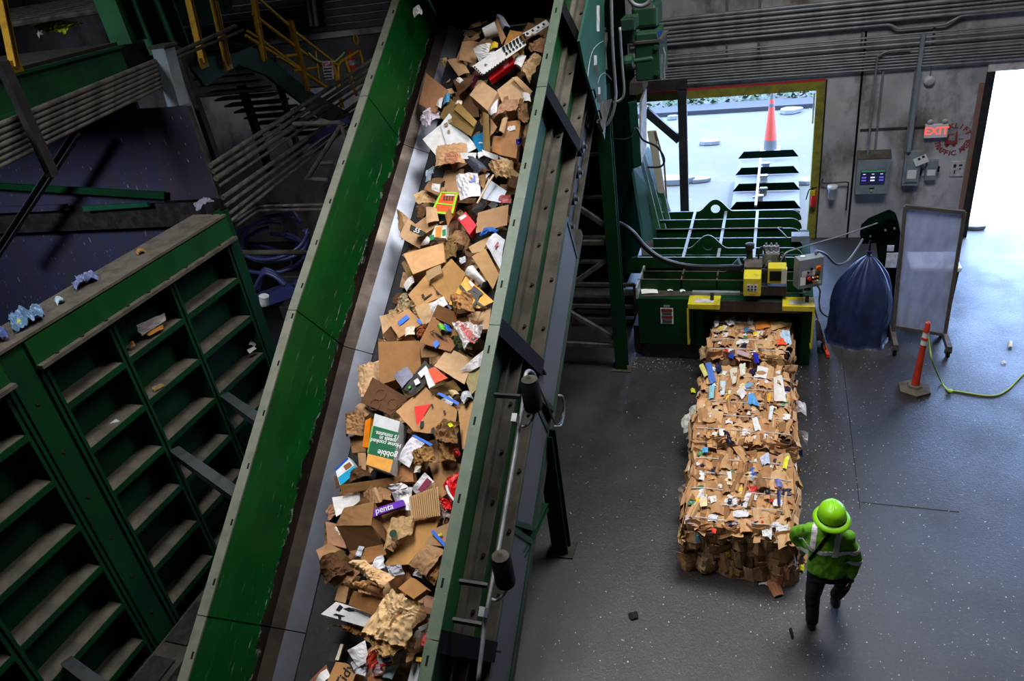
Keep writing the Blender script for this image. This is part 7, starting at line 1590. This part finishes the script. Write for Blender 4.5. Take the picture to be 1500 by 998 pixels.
# --- rows 500 - 600
item(CBX, 'cardboard box', 'big blank tan box with chewed edges, left edge of the middle', srgb(152, 110, 68), ((554, 501), (614, 499), (617, 545), (556, 564)), .5, 'box', .2, (0, 0, 0, 0))
item(PP, 'card', 'blue-grey card lying on the big blank tan box', srgb(140, 142, 165), ((576, 550), (596, 537), (606, 551), (589, 569)), .56, 'card')
o = item(CBX, 'cardboard box', 'long black box panel with white labels, centre', srgb(28, 26, 24), ((591, 571), (622, 528), (640, 545), (606, 579)), .58, 'card', tilt=(0, 0, 0, 0), warp=0, gl=True)
decal(o, 'white_label', WH, ((612, 547), (624, 536), (628, 542), (617, 554)), .603); decal(o, 'white_label', WH, ((606, 558), (612, 554), (616, 561), (609, 565)), .603); decal(o, 'green_dot', srgb(60, 200, 60), ((598, 567), (601, 565), (602, 568), (599, 570)), .603)
o = item(PP, 'carton', 'white and orange carton flap beside the black panel', srgb(235, 235, 238), ((620, 545), (636, 538), (656, 554), (629, 569)), .64, 'card', tilt=(0, 0, 0, 0), warp=0, gl=True)
decal(o, 'orange_print', srgb(235, 75, 25), ((627, 542), (636, 538), (656, 554), (637, 562)), .655)
o = item(SB, 'cardboard', 'pale opened tan box side right of the white and orange flap', T3, ((636, 536), (656, 509), (694, 528), (680, 563)), .58, 'card', tilt=(0, 0, 0, 0))
item(PP, 'carton', 'white carton with faint orange print against the right rail', srgb(232, 230, 232), ((674, 544), (709, 513), (707, 536), (690, 545)), .6, 'paper', gl=True)
item(SB, 'cardboard', 'khaki board below the white carton at the right rail', srgb(170, 158, 112), ((676, 545), (704, 534), (700, 568), (690, 578)), .58)
item(BG, 'paper bag', 'rounded pale kraft paper at the left edge beside the blank tan box', T1, ((524, 538), (556, 532), (556, 575), (528, 586)), .38, 'crump', crump=.03)
o = item(CBX, 'cardboard box', 'dark brown tray with three round dents, left of centre', srgb(96, 66, 42), ((546, 553), (598, 583), (573, 608), (528, 590)), .5, 'card', tilt=(0, 0, 0, 0), warp=0)
for (px, py) in ((557, 578), (549, 593), (575, 592)):
    m = MB(); m.col = srgb(120, 86, 56); c = CN(px, py, .512); m.tube([c + EX * .062 * math.cos(k * .35) + D * .062 * math.sin(k * .35) for k in range(18)], .003, 5, closed=True); m.build('round_dent', 'paper', o)
item(SB, 'cardboard', 'small tan flap under the dented dark tray', T2, ((520, 597), (532, 590), (545, 606), (535, 612)), .4)
o = item(SB, 'cardboard', 'large plain tan panel with a red triangle, centre', srgb(196, 150, 104), ((580, 603), (622, 566), (645, 588), (606, 632)), .54, 'card', tilt=(0, 0, 0, 0), warp=0)
decal(o, 'red_triangle', srgb(235, 35, 30), ((607, 596), (631, 592), (612, 626), (610, 620)), .558)
o = item(SB, 'cardboard', 'printed tan panel with black symbols and blue tape edges, right of the red triangle', srgb(186, 142, 96), ((640, 583), (670, 600), (664, 640), (606, 632)), .56, 'card', tilt=(0, 0, 0, 0), warp=0)
for q in (((631, 592), (634, 592), (635, 597), (632, 597)), ((649, 602), (652, 601), (653, 606), (650, 607)), ((616, 618), (621, 617), (620, 626), (615, 627)), ((632, 628), (638, 626), (637, 635), (631, 636))): decal(o, 'printed_symbol', BK, q, .58)
for q in (((640, 577), (644, 575), (673, 590), (671, 594)), ((604, 639), (607, 637), (634, 651), (631, 654))):
    m = MB(); m.prism([CN(x, y, .585) for x, y in q], N * .003); m.build('blue_tape', 'blue_tape', o)
item(SB, 'cardboard', 'curved brown board above the blue tape, centre right', OL, ((628, 570), (664, 556), (676, 572), (640, 580)), .5)
item('plastic_bag', 'wrapper', 'small cream and black tub lid near the right rail', srgb(215, 190, 140), ((657, 574), (668, 572), (674, 578), (664, 582)), .62, 'paper')
item(PP, 'paper', 'small crumpled white and blue paper near the right rail', srgb(205, 215, 225), ((674, 584), (690, 577), (693, 584), (680, 590)), .58, 'crump', crump=.03)
item(SB, 'cardboard', 'upright tan panel along the right rail, beside the crumpled bags', srgb(200, 154, 106), ((671, 598), (694, 586), (689, 655), (677, 658)), .54)
# --- rows 600 - 700
item(BG, 'paper bag', 'upper crumpled brown bag by the right rail', srgb(140, 104, 68), ((638, 630), (670, 618), (672, 652), (642, 652)), .62, 'crump', crump=.08, warp=.08)
item('plastic_bag', 'wrapper', 'small yellow-green tag on the upper crumpled bag', srgb(220, 230, 30), ((655, 621), (661, 619), (664, 624), (659, 626)), .75, 'card')
item(BG, 'paper bag', 'lower left crumpled brown bag in the centre', srgb(165, 125, 76), ((603, 662), (634, 656), (640, 674), (608, 686)), .62, 'crump', crump=.06, warp=.07)
item(BG, 'paper bag', 'lower right crumpled brown bag, beside the upright panel', srgb(150, 112, 68), ((640, 656), (662, 652), (668, 676), (644, 680)), .6, 'crump', crump=.07, warp=.07)
item('plastic_bag', 'wrapper', 'shiny red wrapper between the crumpled bags and the right rail', srgb(170, 15, 30), ((660, 657), (671, 658), (675, 665), (668, 670)), .6, 'crump', crump=.03, gl=True)
g = item('meal_kit_box', 'box', 'green, white and orange printed box standing left of centre', srgb(205, 210, 214), ((549, 606), (586, 618), (571, 693), (536, 681)), .62, 'box', .2, (0, 0, 0, 0), gl=True)
decal(g, 'green_panel', srgb(8, 98, 62), ((547.5, 624), (584, 634), (576, 674), (539.5, 665)), .622); decal(g, 'orange_panel', srgb(232, 165, 70), ((539.5, 665), (576, 674), (571.5, 692), (536.5, 681)), .622); decal(g, 'green_side', srgb(110, 175, 95), ((544.5, 625), (547.5, 624), (539.5, 665), (538, 664)), .621)
wtext(g, 'Home cooked', .062, 565, 649, .627, 168, 'white'); wtext(g, 'meals in', .062, 568, 643.5, .627, 168, 'white'); wtext(g, '15 minutes.', .062, 567, 637.5, .627, 168, 'white'); wtext(g, 'gobble', .085, 567, 665, .627, 168, 'white')
item('printed_carton', 'carton', 'narrow orange and yellow carton edge left of the printed green box', srgb(230, 130, 25), ((535, 616), (543, 612), (540, 656), (531, 655)), .5, 'box', .1, gl=True)
item(BG, 'paper bag', 'crumpled kraft bag at the left edge beside the printed green box', srgb(160, 122, 84), ((506, 612), (536, 604), (533, 640), (508, 640)), .42, 'crump', crump=.06, warp=.08)
item(CBX, 'cardboard box', 'brown dented box below the crumpled kraft bag, left edge', srgb(140, 102, 68), ((512, 640), (532, 636), (536, 662), (516, 664)), .38, 'box', .2)
item(SB, 'cardboard', 'small tan pieces under the printed green box', T2, ((524, 664), (536, 664), (536, 690), (526, 686)), .44)
item(PP, 'paper', 'white letter pages right of the printed green box', srgb(222, 222, 232), ((583, 674), (605, 640), (622, 650), (600, 686)), .5, 'paper', crump=.02)
item(SB, 'cardboard', 'board between printed box and white pages, its shade painted dark', srgb(60, 36, 22), ((586, 632), (604, 636), (590, 668), (580, 680)), .38)  # the board's shade is put into its very dark brown
item(SB, 'cardboard', 'brown box corner below the white pages', srgb(168, 118, 76), ((578, 688), (602, 676), (606, 706), (586, 706)), .46, 'box')
# --- rows 670 - 860
o = item('printed_box', 'box', 'blue and white printed box at the left edge with food pictures', srgb(225, 235, 240), ((491, 688), (510, 670), (525, 690), (498, 712)), .36, 'box', .1, (0, 0, 0, 0), gl=True)
decal(o, 'blue_panel', srgb(20, 165, 215), ((495, 700), (519, 682), (525, 690), (499, 712)), .362); decal(o, 'food_picture', srgb(140, 90, 40), ((503, 683), (512, 677), (516, 682), (507, 689)), .363); decal(o, 'blue_edge', srgb(20, 80, 180), ((490, 688), (509, 670), (511, 672), (492, 690)), .363)
item(SB, 'cardboard', 'dark brown folded piece inside the long open tray', DK, ((515, 694), (535, 684), (545, 698), (510, 710)), .42, 'crump', crump=.04)
item(CBX, 'cardboard box', 'long open brown tray lying across, left of centre', srgb(158, 118, 74), ((498, 711), (590, 697), (580, 712), (500, 724)), .46, 'card', tilt=(.05, .05, 0, 0), warp=0)
item(SB, 'cardboard', 'black sheet painting the shade inside the long open tray', BK, ((530, 690), (586, 688), (588, 697), (516, 710)), .36)  # flat black sheet gives the tray its inner shade
item(SB, 'cardboard', 'large brown carton panel by the right rail, above the red bag', srgb(168, 128, 86), ((628, 678), (676, 680), (672, 712), (644, 732)), .5, 'card')
o = item('plastic_bag', 'plastic bag', 'glossy red bag with white swirls at the right rail, large upper piece', srgb(225, 22, 30), ((650, 710), (676, 692), (672, 728), (664, 746)), .58, 'crump', crump=.035, gl=True)
m = MB(); m.tube(spline([CN(x, y, .665) for x, y in ((654, 712), (657, 722), (664, 732), (668, 736))], 5), .014, 6); m.build('white_swirl', 'white', o, smooth=True)
item('plastic_bag', 'plastic bag', 'smaller red bag piece below the swirled one, at the right rail', srgb(215, 25, 35), ((642, 728), (654, 730), (668, 746), (652, 748)), .54, 'crump', crump=.05, gl=True)
item('plastic_bag', 'plastic bag', 'crinkled clear wrapper under the red bag pieces', srgb(170, 150, 155), ((646, 752), (666, 754), (664, 764), (650, 762)), .5, 'crump', crump=.04, gl=True)
item('envelope', 'pouch', 'white and maroon pouch above the corrugated sheet', srgb(225, 225, 232), ((604, 716), (622, 692), (636, 706), (612, 726)), .56, 'paper', gl=True)
decal(bpy.data.objects['envelope.001'], 'maroon_panel', srgb(125, 20, 60), ((612, 718), (626, 700), (633, 706), (618, 722)), .6)
item('envelope', 'envelope', 'white padded mailer with a red line, right of the purple box', WH, ((572, 716), (604, 714), (602, 748), (584, 750)), .52, 'paper', warp=.05, gl=True)
item(BG, 'paper', 'white tissue crumpled over the padded mailer', WH, ((568, 712), (590, 706), (600, 716), (574, 720)), .58, 'crump', crump=.04)
item(SB, 'cardboard', 'stack of white cut boards at the left edge, above the big torn carton', srgb(228, 228, 228), ((487, 729), (526, 723), (527, 734), (492, 758)), .42, 'card')
o = item('purple_box', 'box', 'flat purple box with one white word', srgb(112, 45, 190), ((545, 747), (589, 732), (592, 741), (547, 757)), .64, 'box', .05, (0, 0, 0, 0), gl=True)
wtext(o, 'penta', .085, 563, 745.5, .646, 17, 'white')
item(BG, 'paper bag', 'brown bag with printed stripe right under the purple box', srgb(150, 110, 72), ((552, 756), (586, 746), (584, 772), (566, 778)), .52, 'box', .12)
item(SB, 'cardboard', 'short brown stick-like strip above the purple box', T2, ((547, 716), (551, 714), (560, 735), (556, 737)), .58)
item(SB, 'cardboard', 'folded brown pieces behind the purple box', T4, ((528, 720), (570, 712), (574, 734), (545, 742)), .44, 'crump', crump=.03)
o = item(SB, 'cardboard', 'pale corrugated sheet with parallel ridges, right of the mailer', KR, ((599, 728), (641, 713), (645, 756), (603, 761)), .6, 'card', tilt=(0, 0, 0, 0), warp=0)
for i in range(1, 14):
    u = i / 14; a = CN(599 + 42 * u, 728 - 15 * u, .612); b = CN(603 + 42 * u, 761 - 5 * u, .612); m = MB(); m.col = srgb(172, 136, 88); m.tube([a, b], .005, 5); m.build('ridge', 'paper', o)
o = item(CBX, 'cardboard box', 'big torn brown carton with raised lid, lower left', srgb(176, 132, 88), ((504, 744), (548, 735), (544, 770), (492, 770)), .62, 'card', tilt=(.06, .06, 0, 0), warp=0)
m = MB(); m.col = srgb(130, 96, 60); m.prism([CN(492, 770, .615), CN(544, 770, .615), CN(562, 800, .45), CN(512, 808, .42)], N * -.008); m.build('carton_front', 'paper', o)
m = MB(); m.col = srgb(150, 106, 70); m.prism([CN(544, 770, .615), CN(548, 735, .67), CN(565, 770, .5), CN(566, 796, .45)], N * -.008); m.build('carton_side', 'paper', o)
item(SB, 'cardboard', 'long brown base flap under the big torn carton', srgb(160, 112, 68), ((512, 808), (560, 798), (566, 812), (540, 826)), .44, 'card')
item(SB, 'cardboard', 'pinkish brown box corner at the left skirt, lower left', PK, ((477, 764), (494, 768), (508, 804), (480, 797)), .2, 'card')
o = item(BG, 'paper bag', 'kraft bag with a round green logo, lower middle', srgb(186, 154, 110), ((572, 762), (606, 757), (602, 784), (563, 806)), .62, 'crump', crump=.02, warp=.03)
m = MB(); c = CN(576, 782, .70); m.cyl(c, c + N * .003, .038, n=20); m.build('round_logo', 'green_machine', o, label='round green logo')
item(SB, 'cardboard', 'large smooth tan panel, lower middle right', srgb(198, 150, 92), ((606, 764), (645, 757), (622, 826), (562, 829)), .52, 'card', tilt=(0, 0, 0, 0), warp=0)
o = item(SB, 'cardboard', 'tan panel with a blue strap against the right rail, lower part', T2, ((636, 776), (663, 764), (657, 802), (622, 798)), .58, 'card', tilt=(0, 0, 0, 0))
m = MB(); m.beam(CN(633, 778, .62), CN(656, 804, .62), .03, .008, N); m.build('blue_strap', 'blue_tape', o)
decal(o, 'yellow_label', srgb(235, 200, 50), ((641, 783), (647, 781), (648, 784), (642, 786)), .62)
item(BG, 'paper bag', 'stack of creased kraft sheets slanting by the right rail, lower part', T2, ((600, 826), (632, 796), (655, 806), (624, 846)), .56, 'crump', crump=.02)
item(BG, 'paper bag', 'folded edges of the creased kraft stack at the right rail', srgb(150, 108, 68), ((622, 846), (654, 808), (650, 830), (636, 860)), .52, 'crump', crump=.03)
item(CBX, 'cardboard box', 'tan printed box at the left skirt, above the dark bag', srgb(176, 134, 96), ((463, 806), (482, 796), (498, 806), (470, 824)), .26, 'box', .15)
item(BG, 'paper bag', 'dark brown crumpled bag at the lower left skirt', srgb(96, 66, 44), ((466, 822), (500, 806), (518, 836), (476, 856)), .34, 'crump', crump=.05, warp=.1)
item('plastic_bag', 'plastic bag', 'white plastic bag scrap in the lower middle, between cartons and kraft', srgb(215, 220, 230), ((546, 834), (562, 812), (564, 832), (556, 844)), .56, 'crump', crump=.04, gl=True)
item('plastic_bag', 'plastic bag', 'grey translucent bag below the smooth tan panel', srgb(165, 170, 185), ((562, 832), (590, 828), (594, 842), (568, 848)), .5, 'crump', crump=.05, gl=True)
# --- bottom
item(BG, 'packing paper', 'crumpled kraft packing paper, upper wad at the bottom of the heap', srgb(220, 184, 138), ((509, 826), (532, 820), (578, 846), (560, 862)), .64, 'crump', crump=.06, warp=.06)
item(BG, 'packing paper', 'ragged lower fold of the upper wad of packing paper', srgb(200, 150, 100), ((504, 858), (540, 854), (566, 862), (560, 874)), .6, 'crump', crump=.05)
item(BG, 'packing paper', 'largest crumpled kraft packing paper, bottom middle of the heap', srgb(224, 190, 142), ((574, 862), (620, 884), (596, 950), (532, 926)), .68, 'crump', crump=.055, warp=.09)
item(BG, 'packing paper', 'lower tongue of the largest packing paper', srgb(214, 172, 115), ((536, 924), (598, 944), (578, 958), (558, 966)), .66, 'crump', crump=.05, warp=.05)
item(BG, 'packing paper', 'thin tail of kraft paper near the right rail at the bottom', srgb(190, 148, 100), ((596, 950), (610, 934), (606, 968), (598, 976)), .56, 'crump', crump=.04)
item(CBX, 'cardboard box', 'small curved tan box lying on the packing paper', srgb(188, 138, 84), ((583, 862), (602, 846), (625, 864), (606, 878)), .8, 'box', .12, (0, 0, 0, 0))
o = item(CBX, 'cardboard box', 'white box with black printed figures, bottom left of the heap', srgb(225, 225, 230), ((470, 900), (492, 882), (549, 902), (538, 920)), .42, 'box', .14, (0, 0, 0, 0))
for q in (((492, 894), (498, 886), (503, 890), (497, 896)), ((503, 892), (512, 890), (521, 896), (511, 896)), ((488, 901), (492, 899), (506, 903), (500, 904)), ((495, 902), (500, 901), (500, 908), (496, 908))): decal(o, 'black_figure', BK, q, .423)
item(SB, 'cardboard', 'brown open box wall behind the white figured box', srgb(158, 112, 66), ((510, 886), (518, 866), (562, 876), (552, 904)), .5, 'card', warp=0)
item(SB, 'cardboard', 'brown board against the skirt above the white figured box', T4, ((490, 880), (496, 854), (512, 858), (506, 884)), .3)
item(SB, 'cardboard', 'torn brown underside below the white figured box', srgb(130, 88, 48), ((484, 914), (512, 912), (536, 924), (528, 930)), .3, 'crump', crump=.04)
item(PP, 'paper', 'large white sheet, bottom left of the packing paper', WH, ((509, 953), (535, 938), (541, 968), (524, 978)), .5, 'paper', warp=.02)
item(PP, 'paper', 'crumpled white tissue under the large white sheet', srgb(220, 224, 235), ((514, 970), (540, 968), (536, 992), (520, 988)), .44, 'crump', crump=.05)
o = item('snack_wrapper', 'wrapper', 'orange and navy snack wrapper at the bottom of the heap', srgb(190, 60, 40), ((536, 966), (550, 952), (556, 972), (540, 984)), .52, 'crump', crump=.03, gl=True)
o = item('snack_wrapper', 'wrapper', 'white and navy snack bag with a red band, bottom middle', srgb(205, 205, 220), ((552, 962), (574, 958), (576, 972), (556, 978)), .54, 'paper', gl=True)
decal(o, 'red_band', srgb(170, 20, 40), ((556, 974), (574, 969), (575, 972), (557, 977)), .6); decal(o, 'navy_print', srgb(30, 40, 130), ((561, 965), (572, 962), (573, 966), (562, 969)), .6)
item('snack_wrapper', 'wrapper', 'small white, navy and brown snack bag below the red-banded one', srgb(150, 120, 130), ((546, 980), (560, 972), (562, 986), (548, 992)), .5, 'paper', gl=True)
item(PP, 'card', 'pale blue printed card with dots, bottom right', srgb(175, 205, 220), ((561, 992), (566, 978), (586, 972), (574, 996)), .52, 'card', gl=True)
item(PP, 'card', 'grey card behind the pale blue one, bottom right', srgb(160, 165, 185), ((576, 962), (596, 950), (600, 968), (584, 974)), .46, 'card')
m = MB(); m.col = srgb(60, 60, 62); m.prism([CN(x, y, .1) for x, y in ((484, 968), (492, 943), (507, 944), (499, 972))], N * .04); m.build('striped_packet', 'gloss_paper', label='grey ribbed packet lying on the bare black belt', cat='packet')
m = MB(); m.col = srgb(235, 225, 200); m.prism([CN(x, y, .14) for x, y in ((493, 967), (501, 944), (505, 945), (498, 968))], N * .03); o = m.build('cream_strip', 'gloss_paper', label='cream strip with orange bars beside the grey ribbed packet', cat='strip')
o = item(CBX, 'cardboard box', 'brown box with black script lettering at the bottom edge', srgb(188, 140, 88), ((474, 1010), (492, 970), (521, 988), (512, 1012)), .46, 'box', .2, (0, 0, 0, 0))
wtext(o, 'Tidy', .13, 505, 990, .464, 60, 'print_black')
item(SB, 'cardboard', 'brown flap at the bottom left corner of the heap', srgb(150, 98, 72), ((452, 1000), (478, 974), (484, 990), (462, 1012)), .3)
item(PP, 'paper', 'white sheet tucked beside the script-lettered box', WH, ((462, 1000), (478, 980), (484, 992), (472, 1006)), .34, 'paper')
item(PP, 'card', 'white barcode strip near the right rail at the bottom', WH, ((612, 920), (638, 905), (640, 909), (616, 926)), .5, 'card')
item(PP, 'card', 'pale folded card below the barcode strip', srgb(225, 232, 232), ((607, 934), (620, 920), (624, 932), (610, 940)), .46, 'paper')
item('snack_wrapper', 'wrapper', 'red and white wrapper by the right rail at the bottom', srgb(225, 90, 90), ((622, 932), (634, 928), (630, 950), (622, 946)), .48, 'crump', crump=.04, gl=True)
item('wood_block', 'wood block', 'small golden block by the right rail at the bottom', srgb(190, 150, 60), ((610, 962), (628, 965), (626, 971), (609, 969)), .5, 'box', .06)
item(PP, 'tube', 'long pale plastic profile lying along the right rail at the bottom', srgb(200, 205, 215), ((604, 972), (628, 972), (618, 1010), (594, 1010)), .45, 'box', .1, gl=True)
item(SB, 'cardboard', 'brown box corner at the very bottom of the heap', srgb(178, 118, 78), ((538, 992), (558, 990), (560, 1012), (538, 1012)), .48, 'box')
item('plastic_bag', 'wrapper', 'blue and green film scrap at the right rail, above the barcode strip', srgb(90, 130, 150), ((624, 902), (638, 892), (640, 902), (630, 906)), .42, 'crump', crump=.05, gl=True)
o = item('torn_poster', 'paper', 'white scrap caught high on the green left lining', WH, ((606, 12), (616, 10), (617, 22), (607, 26)), 1.0, 'crump', crump=.03)
# filler: torn pieces wedged lower in the heap
LB = [(20, 668), (60, 664), (110, 640), (150, 618), (200, 622), (250, 612), (300, 602), (330, 590), (400, 592), (470, 566), (520, 548), (560, 526), (620, 512), (700, 494), (760, 482), (820, 470), (860, 480), (900, 500), (930, 540), (1000, 540)]
def lbx(y):
    for (y0, x0), (y1, x1) in zip(LB[:-1], LB[1:]):
        if y0 <= y <= y1: return x0 + (x1 - x0) * (y - y0) / (y1 - y0)
    return LB[-1][1]
fr_ = random.Random(99)
LOW = 'torn brown cardboard piece wedged low in the heap, mostly covered by other sheets'
for i in range(230):
    py = 30 + 960 * (i + fr_.random()) / 230; xr_ = 1219 - (1219 - 712) * (py + 2046) / 2545; x0_ = lbx(py)
    px = fr_.uniform(x0_ + 8, xr_ + 4); n = fr_.uniform(.08, .40) * min(1, .45 + (px - x0_) / 60); n = max(n, .06); x, s, _ = CS(px, py, n)
    if x > XR - .1: x = XR - .12
    c = cv(x, s, n); a = fr_.uniform(0, 6.28); u = (EX * math.cos(a) + D * math.sin(a)); v = (D * math.cos(a) - EX * math.sin(a))
    u = (u + N * fr_.gauss(0, .28)).normalized() * fr_.uniform(.05, .15); v = (v + N * fr_.gauss(0, .28)).normalized() * fr_.uniform(.06, .18)
    j = lambda: fr_.uniform(.75, 1.2)
    m = MB(); m.col = fr_.choice([T1, T2, T3, T4, KR, OL, DK, T4, srgb(150, 104, 66), PK])
    P = [c - u * j() - v * j(), c + u * j() - v * j(), c + u * j() + v * j(), c - u * j() + v * j()]
    for k, p in enumerate(P):
        nn_ = (p - O).dot(N); xx = p.x
        if nn_ < .03: P[k] = p + N * (.03 - nn_)
        if P[k].x > XR - .02: P[k].x = XR - .02
    if fr_.random() < .3: m.patch(P, 10, 10, .03, .05, 9, .004, None, .02, i)
    else: m.patch(P, 3, 3, fr_.uniform(-.02, .03), .008, 7, .006, None, .01, i)
    m.build('cardboard_scrap', 'paper', label=LOW, cat='cardboard', group='torn pieces low in the heap')
for k in range(26):
    py = 120 + k * 33 + fr_.uniform(-8, 8); x0_ = lbx(py); xr_ = 1219 - (1219 - 712) * (py + 2046) / 2545; px = fr_.uniform(x0_ + 15, xr_ - 8); n = .47
    s = .05; x, s_, _ = CS(px, py, n); c = cv(x, s_, n); a = fr_.uniform(0, 6.28); u = (EX * math.cos(a) + D * math.sin(a)) * fr_.uniform(.03, .07); v = (D * math.cos(a) - EX * math.sin(a)) * fr_.uniform(.03, .06)
    m = MB(); m.col = fr_.choice([WH, WH, srgb(200, 210, 225), srgb(225, 215, 200), GY]); m.patch([c - u - v, c + u - v, c + u * 1.1 + v, c - u + v * .8], 6, 6, .01, .03, 14, .002, N, .01, k)
    m.build('paper_scrap', 'paper', label='small torn white or pale paper scrap showing between the cardboard sheets', cat='paper', group='pale scraps among the cardboard')
for o in bpy.data.objects:
    if '_n' in o: del o['_n']
